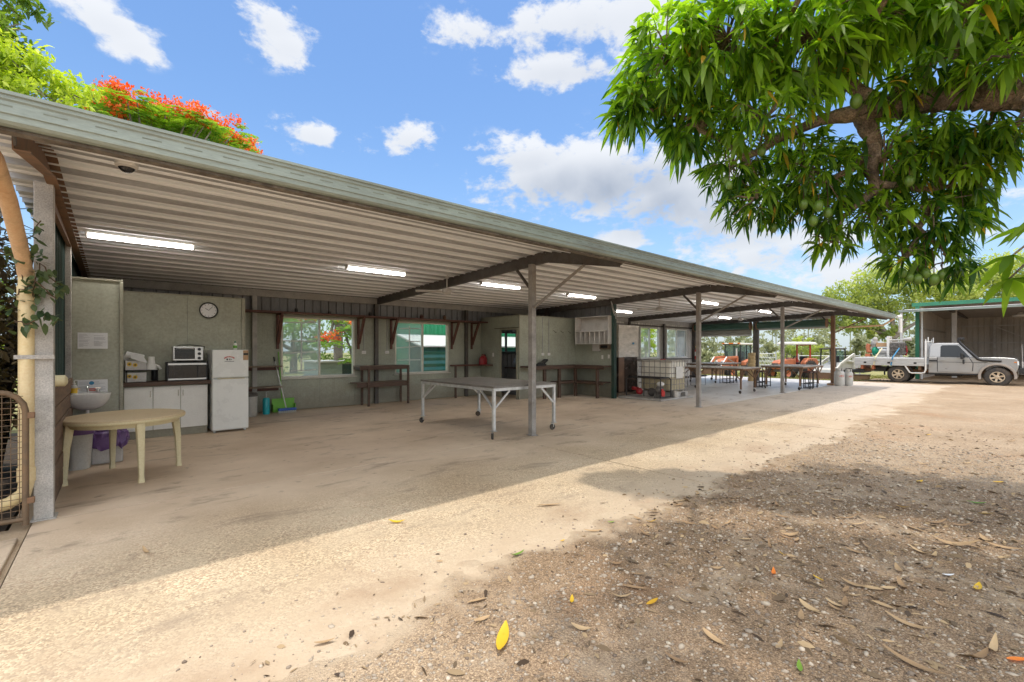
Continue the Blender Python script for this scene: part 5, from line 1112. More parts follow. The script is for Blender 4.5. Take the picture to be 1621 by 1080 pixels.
c_ = TW(-.62,-.3,1.66)
MB().box(c_[0]-.22,c_[1]-.26,1.645,c_[0]+.22,c_[1]+.26,1.84).build('carton', MT['card'], t, bevel=.004)
for lab, x, m in (('cream ratchet strap over the pump end of the tray',-.72,'cream'),('blue ratchet strap over the engine end of the tray',-.08,'ink_blue')):
    s_ = thing('tie_strap', lab, 'strap', TW(x,-.98,1.1), group='straps over the pump')
    MB().bar(TW(x-.16,-.993,.80),TW(x-.1,-.985,1.17), .05, .004, up=(1,0,0)).bar(TW(x-.1,-.985,1.17),TW(x+.1,-.66,1.62), .05, .004, up=(1,0,0)).build('webbing', MT[m], s_)
    MB().cb(TW(x-.12,-1.0,1.02), (.03,.07,.10)).build('ratchet', MT['steel'], s_)

# ------------------------------------------------------------------ machinery beyond the end wall
GZ = -.51
def big_wheel(b_mat, par, x, y, r, w, rimmat, z0=0):
    ty = MB().lathe([(r*.55,-w*.5),(r*.85,-w*.52),(r*.97,-w*.42),(r,0),(r*.97,w*.42),(r*.85,w*.52),(r*.55,w*.5)], (x,y,z0+r), 36, 'y', cap=False)
    for k in range(20):
        a = k*math.pi/10
        for sg in (-1,1): ty.bar((x+r*1.01*math.cos(a),y+sg*w*.04,z0+r+r*1.01*math.sin(a)),(x+r*.99*math.cos(a+.22),y+sg*w*.48,z0+r+r*.99*math.sin(a+.22)), .05, .05)
    o = ty.build('wheel', b_mat, par, smooth=True)
    MB().lathe([(r*.56,-w*.48),(r*.5,-w*.40),(r*.2,-w*.15),(r*.002,-w*.15)], (x,y,z0+r), 28, 'y', cap=False).lathe([(r*.56,w*.48),(r*.5,w*.40),(r*.2,w*.15),(r*.002,w*.15)], (x,y,z0+r), 28, 'y', cap=False).build('rim', rimmat, o, smooth=True)
# cabbed loader tractor: local x forward
T1 = lthing('loader_tractor', 'orange cab tractor with raised front loader beyond the roller door', 'tractor', (34.2,14.35,GZ), R(171))
for s in (-1,1): big_wheel(MT['rubber'], T1, -.1, s*.75, .62, .38, MT['orange']); big_wheel(MT['rubber'], T1, 1.75, s*.65, .40, .28, MT['orange'])
MB().prism([(.55,.75),(.55,1.42),(1.0,1.42),(1.9,1.34),(2.12,1.18),(2.12,.72)], -.33, .33).build('bonnet', MT['orange'], T1, bevel=.05, seg=3)
MB().box(2.122,-.26,.80,2.14,.26,1.12).build('grille', MT['black'], T1)
for s in (-1,1): MB().ball((2.10,s*.22,1.19),(.06,.09,.06),12,8).build('headlight', MT['enamel'], T1, smooth=True)
MB().box(-.75,-.30,.50,1.95,.30,.78).build('chassis', MT['engine'], T1, bevel=.03)
for s in (-1,1): MB().prism([(-.85,1.15),(-.80,1.30),(-.1,1.36),(.5,1.15),(.5,.9),(-.7,.9)], s*.5, s*.92).build('fender', MT['orange'], T1, bevel=.04)
pl_ = MB()
for x, y in ((.55,.62),(.55,-.62),(-.72,.66),(-.72,-.66),(-.1,.7),(-.1,-.7)): pl_.bar((x,y,.95),(x*.92,y*.95,2.36), .06, .06)
pl_.build('cab_frame', MT['black'], T1)
MB().add([(.56,-.6,1.42),(.56,.6,1.42),(.52,.58,2.34),(.52,-.58,2.34)],[(0,1,2,3)]).add([(-.72,-.64,1.35),(-.72,.64,1.35),(-.66,.62,2.34),(-.66,-.62,2.34)],[(0,1,2,3)]).add([(.55,.63,.95),(-.72,.67,1.3),(-.66,.64,2.34),(.51,.60,2.34)],[(0,1,2,3)]).add([(.55,-.63,.95),(-.72,-.67,1.3),(-.66,-.64,2.34),(.51,-.60,2.34)],[(0,1,2,3)]).build('cab_glass', MT['glass_cab'], T1)
MB().box(-.85,-.75,2.37,.72,.75,2.50).build('cab_roof', MT['tractor_white'], T1, bevel=.05, seg=3)
MB().box(.722,-.62,2.38,.75,.62,2.44).build('roof_visor', MT['black'], T1)
for y in (-.6,-.08,.08,.6): MB().box(.70,y-.09,2.44,.78,y+.09,2.51).build('work_light', MT['lamp_orange'], T1, bevel=.02)
MB().box(-.55,-.28,1.0,-.05,.28,1.35).box(-.6,-.26,1.35,-.48,.26,1.9).build('seat', MT['black'], T1, bevel=.05)
MB().tube([(.72,.42,1.35),(.72,.42,2.05),(.72,.44,2.12)], .05, 10).build('exhaust', MT['white_dirty'], T1, smooth=True)
for s in (-1,1):
    MB().bar((.75,s*.48,.8),(.75,s*.48,1.55), .12, .12).build('loader_post', MT['orange'], T1)
    MB().bar((.75,s*.48,1.50),(1.9,s*.48,1.45), .09, .16).bar((1.9,s*.48,1.45),(2.75,s*.48,.62), .09, .16).build('loader_arm', MT['orange'], T1, bevel=.015)
    MB().tube([(.8,s*.48,1.0),(1.75,s*.48,1.35)], .035, 8).tube([(2.0,s*.48,1.52),(2.7,s*.48,.85)], .03, 8).build('hydraulic_ram', MT['steel'], T1, smooth=True)
MB().prism([(2.75,.75),(2.75,.20),(2.85,.08),(3.3,.05),(3.3,.08),(2.9,.14),(2.82,.24),(2.82,.75)], -.8, .8).add([(2.76,-.8,.74),(2.76,-.8,.12),(3.28,-.8,.06)],[(0,1,2)]).add([(2.76,.8,.74),(2.76,.8,.12),(3.28,.8,.06)],[(0,1,2)]).build('bucket', MT['rust'], T1)
# open tractor with canopy
T2 = lthing('open_tractor', 'orange open tractor under a white canopy on the far grass', 'tractor', (36.3,11.1,GZ), R(158))
for s in (-1,1): big_wheel(MT['rubber'], T2, -.2, s*.72, .66, .40, MT['orange']); big_wheel(MT['rubber'], T2, 1.7, s*.62, .40, .26, MT['orange'])
MB().prism([(.45,.70),(.45,1.38),(1.1,1.36),(1.85,1.26),(2.05,1.10),(2.05,.68)], -.30, .30).build('bonnet', MT['orange'], T2, bevel=.05, seg=3)
MB().box(2.052,-.24,.75,2.07,.24,1.08).build('grille', MT['engine'], T2)
MB().box(-.8,-.28,.48,1.9,.28,.75).build('chassis', MT['engine'], T2, bevel=.03)
for s in (-1,1): MB().prism([(-.95,1.15),(-.75,1.42),(0,1.45),(.35,1.15),(.35,.95),(-.9,.95)], s*.52, s*.90).build('fender', MT['orange'], T2, bevel=.05)
MB().box(-.6,-.25,1.0,-.15,.25,1.12).box(-.68,-.25,1.1,-.56,.25,1.55).build('seat', MT['black'], T2, bevel=.04)
MB().tube([(.45,0,1.3),(.25,0,1.55)], .03, 8).lathe([(.19,1.545),(.20,1.56),(.19,1.575)], (.24,0,0), 20).build('steering_wheel', MT['black'], T2, smooth=True)
for s in (-1,1): MB().bar((-.62,s*.5,.95),(-.62,s*.5,2.38), .09, .07).build('roll_bar', MT['red_paint'], T2, bevel=.01)
MB().box(-.66,-.5,2.32,-.58,.5,2.4).build('roll_bar', MT['red_paint'], T2)
loft(MB(), [[(.05+(1.15-d)*math.copysign(abs(math.cos(2*math.pi*j/32))**.3, math.cos(2*math.pi*j/32)), (.82-d)*math.copysign(abs(math.sin(2*math.pi*j/32))**.3, math.sin(2*math.pi*j/32)), z) for j in range(32)] for z, d in ((2.38,.0),(2.46,.0),(2.54,.12),(2.57,.4))]).build('canopy_roof', MT['tractor_white'], T2, smooth=True)
MB().tube([(1.2,.2,1.34),(1.2,.2,1.7)], .035, 8).build('exhaust', MT['galv_dark'], T2, smooth=True)
MB().ball((1.2,-.1,1.5),(.05,.05,.08),10,6).build('beacon', MT['lamp_orange'], T2, smooth=True)
# skid steer
T3 = lthing('skid_steer', 'white skid steer loader parked behind the gas cylinders', 'loader', (35.4,8.75,GZ), R(163))
for sx in (-.5,.5):
    for s in (-1,1): big_wheel(MT['rubber'], T3, sx, s*.70, .40, .28, MT['orange'])
MB().prism([(-1.1,.35),(-1.15,1.25),(-.75,1.35),(.3,1.0),(.8,.75),(.85,.35)], -.55, .55).build('body', MT['tractor_white'], T3, bevel=.04)
cf = MB()
for x in (-.55,.5):
    for s in (-1,1): cf.bar((x,s*.48,.9),(x*.9,s*.46,2.05), .06, .06)
for s in (-1,1): cf.bar((.45,s*.46,2.05),(-.5,s*.46,2.05), .06, .06)
cf.build('cab_cage', MT['black'], T3)
MB().box(-.62,-.52,2.06,.60,.52,2.12).build('cab_roof', MT['galv_dark'], T3, bevel=.02)
MB().box(-.45,-.42,.95,-.35,.42,1.95).build('rear_screen', MT['glass_cab'], T3); MB().box(-.35,-.22,.95,.05,.22,1.1).box(-.35,-.22,1.1,-.25,.22,1.6).build('seat', MT['black'], T3, bevel=.03)
for s in (-1,1):
    MB().bar((-1.12,s*.63,.72),(-1.12,s*.63,1.75), .10, .14).bar((-1.15,s*.63,1.72),(.2,s*.63,1.12), .10, .15).bar((.2,s*.63,1.14),(1.12,s*.63,.36), .10, .15).bar((-1.1,s*.63,1.2),(-.35,s*.63,1.30), .08, .08).build('lift_arm', MT['tractor_white'], T3, bevel=.012)
MB().prism([(1.1,.55),(1.1,.10),(1.2,.03),(1.7,.02),(1.7,.05),(1.25,.1),(1.18,.16),(1.18,.55)], -.85, .85).build('bucket', MT['rust'], T3)
# stock yard
def yard_gate(lab, p, q, h=1.5, n=6, slant=False):
    t = thing('yard_panel', lab, 'gate', (p[0],p[1],GZ), group='galvanised stock yard panels')
    b = MB(); z = GZ
    for x, y in (p, q): b.tube([(x,y,z),(x,y,z+h+.15)], .05, 8)
    b.build('upright', MT['galv_bright'], t, smooth=True)
    r = MB()
    for k in range(n):
        zz = z+.2+(h-.2)*k/(n-1); r.tube([(p[0],p[1],zz),(q[0],q[1],zz)], .032, 6)
    r.build('rail', MT['galv_bright'], t, smooth=True)
    if slant:
        d = MB()
        for k in range(9): 
            f0 = k/9; d.tube([(p[0]+(q[0]-p[0])*f0,p[1]+(q[1]-p[1])*f0,z+h+.6-.7*f0),(p[0]+(q[0]-p[0])*min(1,f0+.5),p[1]+(q[1]-p[1])*min(1,f0+.5),z+.2)], .02, 6)
        d.tube([(p[0],p[1],z),(p[0],p[1],z+2.4)], .05, 8); d.build('mesh_brace', MT['galv_bright'], t, smooth=True)
yard_gate('tall galvanised yard panel with slanting mesh beside the straw stack', (38.6,15.5), (39.6,13.6), 1.7, 6, True)
yard_gate('five rail galvanised yard panel behind the white canopy tractor', (40.2,12.2), (41.0,10.2), 1.55, 5)
yard_gate('five rail galvanised yard panel reaching toward the skid steer', (41.0,10.15), (41.6,8.6), 1.55, 5)
t = thing('timber_bin', 'dark rusty bin on the grass behind the truck tray', 'bin', (33.6,6.85,-.4))
MB().box(33.3,6.5,-.52,33.9,7.3,-.02).build('body', MT['rust'], t, bevel=.02)
MB().box(33.27,6.47,-.02,33.93,7.33,.03).build('rim', MT['timber_dark'], t, bevel=.01)

# ------------------------------------------------------------------ machinery shed on the far right
MS = thing('machinery_shed', 'open machinery shed with green trim and ribbed brown interior', 'shed', (36,-4,0))
b = MB(); sheetX(b, -16, 4, 0, 3.62, 41.0, per=.25, h=.035); b.build('rear_wall', MT['shed_in'], MS, recalc=False)
b = MB(); b.strip([(31+u, 4.0+d) for u, d in vribs(0, 10, per=.25, h=.03)], 0, 3.7, 'z'); b.build('side_wall', MT['shed_in'], MS, recalc=False)
b = MB(); b.strip([(31.05+10.1*i/40, 3.80-.30*i/40+.03*(i%2)) for i in range(41)], -16.2, 4.2, 'y'); b.build('roof', MT['shed_roof_in'], MS, recalc=False)
MB().box(30.93,-16.2,3.72,31.04,4.22,3.90).build('fascia_gutter', MT['green_paint'], MS, bevel=.01)
MB().box(30.97,3.93,0,31.12,4.09,3.72).build('corner_post', MT['green_paint'], MS, bevel=.01); MB().box(30.99,3.80,0,31.06,3.86,3.6).build('corner_trim', MT['white'], MS)
b = MB()
for z in (1.0,1.9,2.95): b.box(40.88,-16,z,40.95,3.9,z+.08)
for y in (1.7,-1.6,-6.5): b.box(40.84,y-.06,0,40.92,y+.06,3.35)
b.build('girt', MT['white_dirty'], MS)
for z in (1.5,2.6): MB().box(31.2,3.90,z,40.9,3.96,z+.08).build('girt', MT['galv'], MS)
for (y0,y1) in ((1.7,-1.6),(-1.6,-6.5)):
    MB().bar((40.80,y0,1.0),(40.80,y1,2.95), .05, .05).bar((40.78,y0,2.95),(40.78,y1,1.0), .06, .06).build('cross_brace', MT['white_dirty'], MS)
for y in (2.9,-3.0,-9.0): MB().box(33.9,y-.1,0,34.1,y+.1,3.62).build('inner_post', MT['white_dirty'], MS, bevel=.01); MB().box(31.1,y-.05,3.48,40.9,y+.05,3.62).build('inner_rafter', MT['galv_dark'], MS)
b = MB()
b.strip([(29.55+1.5*i/12, 3.42+.16*i/12+.02*(i%2)) for i in range(13)], -16.2, 4.5, 'y'); aw = b.build('awning', MT['roof'], MS, recalc=False)
MB().box(29.42,-16.2,3.36,29.56,4.52,3.46).build('awning_gutter', MT['gutter'], aw, bevel=.01); MB().box(29.40,-16.2,3.462,29.57,4.53,3.475).build('gutter_edge', MT['white'], aw)
for y in (4.42,-2.6,-9.6): MB().box(29.5,y-.05,0,29.6,y+.05,3.40).build('awning_post', MT['white_dirty'], aw, bevel=.008)
for y in (2.4,-.2,-3.2): MB().bar((29.7,y,3.38),(31.0,y,3.5), .06, .08).build('awning_strut', MT['galv_dark'], aw)
MB().lathe([(.28,3.22),(.30,3.30),(.10,3.40),(.05,3.46)], (35.5,.55,0), 24).build('bay_light', MT['white'], MS, smooth=True)
# ------------------------------------------------------------------ green shed and tank behind the rear wall
GS = thing('green_shed', 'bright green ribbed shed seen through the second window', 'shed', (11,17,0))
b = MB(); b.strip([(u, 16.0-d) for u, d in vribs(8.6, 16, per=.19, h=.025)], 0, 4.2, 'z'); b.strip([(8.6+d, u) for u, d in vribs(16, 21, per=.19, h=.025)], 0, 4.2, 'z'); b.build('wall', MT['green_bright'], GS, recalc=False)
MB().prism([(15.7,4.1),(21,4.8),(21,4.86),(15.7,4.16)], 8.3, 16.3, 'yz').build('roof', MT['white'], GS)
WT = thing('lean_to', 'low teal lean to with pale sloping roof below the green shed', 'lean-to', (10,15,0))
b = MB(); b.strip([(14.3-.05*abs(math.sin(i*math.pi/2)), 1.55*i/14) for i in range(15)], 8.2, 14, 'x'); b.build('wall', MT['teal'], WT, recalc=False)
MB().prism([(14.1,1.60),(15.9,2.05),(15.9,2.10),(14.1,1.65)], 8.0, 14.1, 'yz').build('roof', MT['white'], WT)
t = thing('garden_shed', 'small grey green shed on the lawn seen through the first window', 'shed', (6.3,16.9,0))
MB().box(5.35,16.6,-.08,7.6,18.2,1.05).build('wall', MT['gutter'], t); MB().box(6.2,16.585,-.05,7.5,16.598,.98).build('door', MT['green_dark'], t); MB().box(5.25,16.5,1.05,7.7,18.3,1.10).build('roof', MT['white_dirty'], t)
# ------------------------------------------------------------------ foliage
def leaves(P, D, L, Wd, droop=.3, fold=.15, st=(0,.35,.72,1.0), ww=(.22,1,.78,.03)):
    """one strip of three quads per leaf: P base, D direction, L length, Wd half width"""
    n = len(P); D = D/np.linalg.norm(D, axis=1, keepdims=True)
    up = rng.normal(size=(n,3))*.45 + np.array([0,0,1.]); S_ = np.cross(D, up); S_ /= np.linalg.norm(S_, axis=1, keepdims=True)+1e-9
    Nn = np.cross(S_, D); V = np.zeros((n, 2*len(st), 3)); L = L[:,None]; Wd = Wd[:,None]
    for i, (s, w) in enumerate(zip(st, ww)):
        c = P + D*L*s + np.array([0,0,-1.])*L*droop*s*s
        V[:,2*i] = c - S_*Wd*w + Nn*Wd*w*fold; V[:,2*i+1] = c + S_*Wd*w - Nn*Wd*w*fold
    k = 2*len(st); base = (np.arange(n)*k)[:,None]
    F = np.concatenate([base + np.array([[2*i,2*i+1,2*i+3,2*i+2]]) for i in range(len(st)-1)], 0)
    return V.reshape(-1,3), F
def cards(P, sx, sy, flat=0.):
    """single leaf-sized quads with random facing"""
    n = len(P); a = rng.normal(size=(n,3)); a[:,2] *= 1-flat; a /= np.linalg.norm(a,axis=1,keepdims=True)
    b = np.cross(a, rng.normal(size=(n,3))); 
    if flat: b[:,2] *= 1-flat
    b /= np.linalg.norm(b,axis=1,keepdims=True); sx = sx[:,None]; sy = sy[:,None]
    V = np.stack([P-a*sx, P+b*sy*.8-a*sx*.1, P+a*sx, P-b*sy*.8+a*sx*.1], 1).reshape(-1,3)
    return V, (np.arange(n)*4)[:,None]+np.arange(4)[None,:]
def ball_pts(n, c, r, rz, shell=.45):
    u = rng.normal(size=(n,3)); u /= np.linalg.norm(u,axis=1,keepdims=True)
    q = (shell+(1-shell)*rng.random(n))**.6
    return np.array(c)+u*q[:,None]*np.array([r,r,rz]), u
def leaf_object(name, P, D, L, Wd, tint, mat, parent, droop=.3):
    V, F = leaves(P, D, L, Wd, droop); return mesh_np(name, V, F, mat, parent=parent, tint=np.repeat(tint, 8))

# ---- the mango over the yard
ME = [(4.74,2.77,4.81,0.53,0.69),(4.58,3.04,4.33,0.35,0.33),(5.06,2.23,4.93,0.66,0.76),(5.51,1.58,4.82,0.70,0.67),(5.83,1.05,4.85,0.60,0.46),(6.05,0.42,4.72,0.56,0.40),(6.1,0.11,4.45,0.29,0.25),(5.14,2.56,4.1,0.51,0.33),(5.37,1.96,4.03,0.60,0.49),(5.42,2.32,3.63,0.42,0.37),(5.53,2.09,3.23,0.44,0.33),(5.91,1.63,3.51,0.55,0.50),(6.24,1.47,3.12,0.38,0.40),(6.24,1.07,3.57,0.53,0.48),(6.31,1.14,2.95,0.33,0.38),(6.6,0.76,2.96,0.47,0.48),(6.77,0.49,3.29,0.29,0.43),(6.50,0.60,3.62,0.58,0.22),(6.75,.15,3.55,.35,.18),(6.75,0.63,2.45,0.30,0.27),(6.52,0.96,2.5,0.27,0.28),(6.19,1.52,2.72,0.25,0.18),(6.89,0.38,2.99,0.17,0.30),(6.0,1.9,3.2,.3,.2),(6.42,.85,3.55,.42,.28),(5.95,1.75,3.75,.4,.3),(6.55,.45,3.35,.35,.3),(6.5,1.2,3.3,.35,.3),(5.94,0.34,4.05,0.30,0.20),(5.93,0.69,4.24,0.32,0.21),(6.49,0.33,3.68,0.38,0.19),(6.6,0.76,3.91,0.36,0.20),(6.12,0.12,3.51,0.20,0.14),(5.78,0.15,4.01,0.19,0.22),(5.95,0.93,4.14,0.28,0.22)]
MO = [(2.5,.9,5.6,.9,.45),(3.5,1.3,6.0,.8,.4),(4.1,.5,6.1,.9,.45),(4.2,-.5,5.8,1.2,.6),(3.0,-.4,5.4,1.0,.5),(5.6,-1.2,5.6,1.3,.7),(6.9,.9,5.5,.9,.5),(7.2,-.6,5.3,1.2,.7),(4.2,-1.8,5.3,1.2,.6),(7.3,-2.3,5.0,1.4,.8),(6.1,.9,5.25,.5,.25)]
mg = thing('mango_tree', 'large mango tree reaching over the yard with hanging green fruit', 'tree', (7.4,-1.9,0))
BR = {'limb':[(7.4,-1.95,-.05),(7.38,-1.9,1.0),(7.2,-1.75,2.0),(6.9,-1.35,2.9),(6.55,-.75,3.45),(6.30,-.10,3.75),(6.26,.25,3.92),(6.24,.55,4.01),(6.16,.90,4.04),(6.02,1.2,4.02)],
 'up':[(6.11,1.05,4.05),(5.88,1.39,4.45),(5.63,1.73,4.48),(5.42,2.05,4.82),(5.15,2.42,4.99)],'left':[(6.02,1.2,4.02),(5.84,1.55,4.03),(5.59,1.91,3.86),(5.42,2.18,3.69),(5.25,2.46,3.99)],
 'down':[(6.0,1.22,4.0),(6.16,1.14,3.74),(6.2,1.18,3.45),(6.29,1.16,3.26),(6.17,1.34,3.07)],'d2':[(6.15,1.15,3.67),(6.08,1.35,3.47),(5.96,1.58,3.37)],'d3':[(6.29,1.16,3.26),(6.51,0.91,2.9),(6.75,0.63,2.55)],'d4':[(6.29,1.16,3.33),(6.53,0.76,3.21),(6.82,0.44,3.26)]}
BRR = {'limb':[.36,.30,.26,.22,.18,.145,.128,.122,.112,.085],'up':[.085,.07,.06,.045,.03],'left':[.09,.06,.05,.035,.02],'down':[.095,.075,.065,.05,.03],'d2':[.045,.035,.02],'d3':[.045,.03,.015],'d4':[.04,.03,.015]}
def wig(pts, rad, amp, sub=4):
    out, rr = [], []
    for i in range(len(pts)-1):
        for k in range(sub):
            f = k/sub; p = Vector(pts[i]).lerp(Vector(pts[i+1]), f); a = rad[i]+(rad[i+1]-rad[i])*f
            if i or k: p += Vector((random.uniform(-1,1),random.uniform(-1,1),random.uniform(-1,1)))*a*amp
            out.append(p); rr.append(a*random.uniform(.9,1.14))
    out.append(Vector(pts[-1])); rr.append(rad[-1]); return out, rr
tb = MB()
for k in BR:
    p, r_ = wig(BR[k], BRR[k], .16, 9 if k == 'limb' else 5); i0 = len(tb.v); tb.tube(p, r_, 26 if k == 'limb' else 12)
    for q in range(i0, len(tb.v)):      # knobbly bark
        a = BRR[k][min(len(BRR[k])-1, (q-i0)*len(BRR[k])//max(1,len(tb.v)-i0))]*.15; tb.v[q] = tuple(c_+random.uniform(-a,a) for c_ in tb.v[q])
for kx in range(5):   # stubs and knots on the limb
    f = random.uniform(.45,.95); i = int(f*9); p = Vector(BR['limb'][i]); tb.ball(tuple(p+Vector((random.uniform(-.04,.04),random.uniform(-.04,.04),-.05))), .12*(1-f*.4), 10, 8)
allb = [(Vector(p), r) for k in BR for p, r in zip(*wig(BR[k], BRR[k], 0))]
cl_P, cl_A, cl_T, cl_S = [], [], [], []
bare = [(np.array(a), np.array(b)) for k in ('left','down','d2') for a, b in zip(BR[k][:-1] if k != 'limb' else BR[k][5:8], BR[k][1:] if k != 'limb' else BR[k][6:9])]
def seg_gap(p, a, b):
    # gap between the twig end and the bough as looked up at from below and in front
    e = np.array([-.62,-.1,-.30]); best = 9
    for f in (0,.4,.8):
        q = p - e*f*.6; t = np.clip(np.dot(q-a,b-a)/np.dot(b-a,b-a),0,1); best = min(best, np.linalg.norm(q-a-(b-a)*t))
    return best
for j, (x, y, z, rx, rz) in enumerate(ME + MO):
    inview = j < len(ME)
    n = int(95*(rx*rx*rz)**(2/3)*(3.7 if j < 8 else 3.5)) if inview else int(42*(rx*rx*rz)**(2/3)*3)
    n = max(n, 10) if inview else int(n*1.9)
    P, u = ball_pts(n, (x,y,z), rx*.93, rz*.93, .25)
    if inview:      # leave the main boughs bare, as old wood is
        ok = np.array([min(seg_gap(p, a, b) for a, b in bare) > .075 for p in P]); P, u = P[ok], u[ok]; n = len(P)
    cl_S.append(np.full(n, 1.0 if j < 8 or not inview else .74)); cl_P.append(P); cl_A.append(u); cl_T.append(np.full(n, random.uniform(-.12,.12)))
    # boughs and twigs that carry this part of the crown
    c = Vector((x,y,z)); near = min(allb, key=lambda b: (b[0]-c).length)[0]
    tb.tube(wig([near, near.lerp(c,.5)+Vector((0,0,.08)), c], [.03,.022,.014], 1.2, 3)[0], [.028]*2+[.022]*3+[.014]*2, 6)
    for p in P[:: (4 if inview else 9)]: 
        q = Vector(p); tb.tube([c, c.lerp(q,.55)+Vector((random.uniform(-.05,.05),random.uniform(-.05,.05),.05)), q], [.011,.008,.004], 5, False)
tb.build('trunk', MT['bark'], mg, smooth=True)
P = np.concatenate(cl_P); A = np.concatenate(cl_A); T = np.concatenate(cl_T); nl = 11
A = A*.75 + rng.normal(size=A.shape)*.35 + np.array([0,0,-.25]); A /= np.linalg.norm(A,axis=1,keepdims=True)
ref = np.cross(A, rng.normal(size=A.shape)); ref /= np.linalg.norm(ref,axis=1,keepdims=True); ref2 = np.cross(A, ref)
PP, DD, TT = [], [], []
SS = np.concatenate(cl_S)
for k in range(nl):
    an = k*2.4 + rng.random(len(P))*.6; tilt = .45+.85*(k/nl)+rng.normal(size=len(P))*.12
    d = A*np.cos(tilt)[:,None] + (ref*np.cos(an)[:,None]+ref2*np.sin(an)[:,None])*np.sin(tilt)[:,None]
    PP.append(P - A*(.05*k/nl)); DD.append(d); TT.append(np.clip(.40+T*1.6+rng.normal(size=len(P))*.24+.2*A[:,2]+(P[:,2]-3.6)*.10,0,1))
PP = np.concatenate(PP); DD = np.concatenate(DD); TT = np.concatenate(TT); n = len(PP)
LL = np.clip(rng.lognormal(-1.74,.30,n),.08,.31)*np.tile(SS,nl); keep = rng.random(n) < .94
TT = np.where(rng.random(n) < .014, 2.0, TT); keep &= rng.random(n) < .82
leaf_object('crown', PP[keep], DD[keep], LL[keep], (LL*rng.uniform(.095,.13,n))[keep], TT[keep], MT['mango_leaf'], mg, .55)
# a lower spray of long leaves close by
pc = np.array([(4.50,.02,2.30),(4.42,.10,2.12),(4.62,-.06,2.08),(4.36,-.04,2.36),(4.55,.12,1.98)]); PP, DD = [], []
for p in pc:
    for k in range(9):
        a = k*.7+random.random()*.4; PP.append(p); DD.append((math.cos(a)*.8, math.sin(a)*.8, random.uniform(-.65,.25)))
PP = np.array(PP); DD = np.array(DD); LL = rng.uniform(.18,.29,len(PP))
leaf_object('leaf_spray', PP, DD, LL, LL*.11, np.clip(rng.normal(.45,.2,len(PP)),0,1), MT['mango_leaf'], mg, .45)
q = MB()
for p in pc: q.tube([(5.4,-.9,3.2),(4.9,-.4,2.7),tuple(p)], [.02,.012,.006], 6)
q.build('bough', MT['bark'], mg, smooth=True)
FR = [(5.55,1.5,4.35,.075),(5.60,1.55,4.28,.08),(5.47,1.58,4.40,.07),(5.66,1.2,4.02,.075),(5.35,1.98,3.68,.06),(5.75,1.55,3.06,.065),(5.88,1.50,3.0,.06),(5.70,1.68,3.1,.06),(5.82,1.62,2.93,.065),(5.60,1.95,2.88,.06),(6.15,1.48,2.78,.06),(6.25,1.4,2.70,.06),(6.36,1.1,2.62,.065),(6.55,.78,2.32,.06),(6.60,.72,2.25,.065),(6.50,.84,2.26,.06),(6.64,.66,2.30,.06),(6.42,.95,2.33,.055),(6.46,.90,2.28,.055),(6.75,.55,2.32,.06),(5.2,2.3,3.42,.055),(5.05,2.2,3.3,.05),(6.1,.85,3.22,.06),(6.6,.5,2.85,.06)]
for (x, y, z, r_) in FR:
    b = MB().ball((x,y,z), (r_*.80,r_*.72,r_), 14, 10); b.build('fruit', MT['fruit'], mg, smooth=True)
b = MB()
for (x, y, z, r_) in FR: b.tube([(x,y,z+r_*.95),(x+.01,y,z+r_+.12),(x+.03,y+.02,z+r_+.28)], .005, 5, False)
tag(b.build('fruit_stalk', MT['twig'], mg), kind='stuff')

# ---- generic trees
def tree(lab, name, cat, base, trunk, blobs, n, size, mat, bark, group=None, flat=0., shape=.5, light=.25, asleaf=False):
    t = thing(name, lab, cat, base, group=group); b = MB(); top = Vector(trunk[-1][:3])
    b.tube(*wig([p[:3] for p in trunk], [p[3] for p in trunk], .25, 3), 10)
    tot = sum(r*r for *_, r, _ in blobs)
    Ps, Ts = [], []; zs = [z for x,y,z,r,rz in blobs]; zlo, zhi = min(zs)-.5, max(z+rz for x,y,z,r,rz in blobs)
    for x, y, z, r, rz in blobs:
        b.tube(*wig([top, top.lerp(Vector((x,y,z)),.55)+Vector((0,0,-.1*r)), (x,y,z)], [trunk[-1][3]*.7, trunk[-1][3]*.4, .02], 1., 3), 6)
        for _ in range(4):
            e = Vector((x,y,z))+Vector((random.uniform(-r,r)*.7,random.uniform(-r,r)*.7,random.uniform(-rz,rz)*.7)); b.tube([(x,y,z), e], [.02,.008], 4, False)
        m_ = int(n*r*r/tot); k = max(3, int(m_/34)); C, u = ball_pts(k, (x,y,z), r, rz, .3)
        idx = rng.integers(0, k, m_); P = C[idx] + rng.normal(size=(m_,3))*np.array([1,1,.75])*r*.13
        Ps.append(P); ct = rng.normal(size=k)*.16
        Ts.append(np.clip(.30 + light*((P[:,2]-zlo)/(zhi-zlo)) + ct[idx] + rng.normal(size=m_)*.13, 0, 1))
    b.build('trunk', bark, t, smooth=True)
    P = np.concatenate(Ps); T = np.concatenate(Ts); m_ = len(P)
    if asleaf:
        d = rng.normal(size=(m_,3))+np.array([0,0,-.2]); L = rng.uniform(.8,1.25,m_)*size*2
        leaf_object('crown', P, d, L, L*.2, T, mat, t, .25)
    else:
        V, F = cards(P, rng.uniform(.7,1.3,m_)*size, rng.uniform(.7,1.3,m_)*size*shape, flat)
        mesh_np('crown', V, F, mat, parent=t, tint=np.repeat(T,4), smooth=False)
    return t
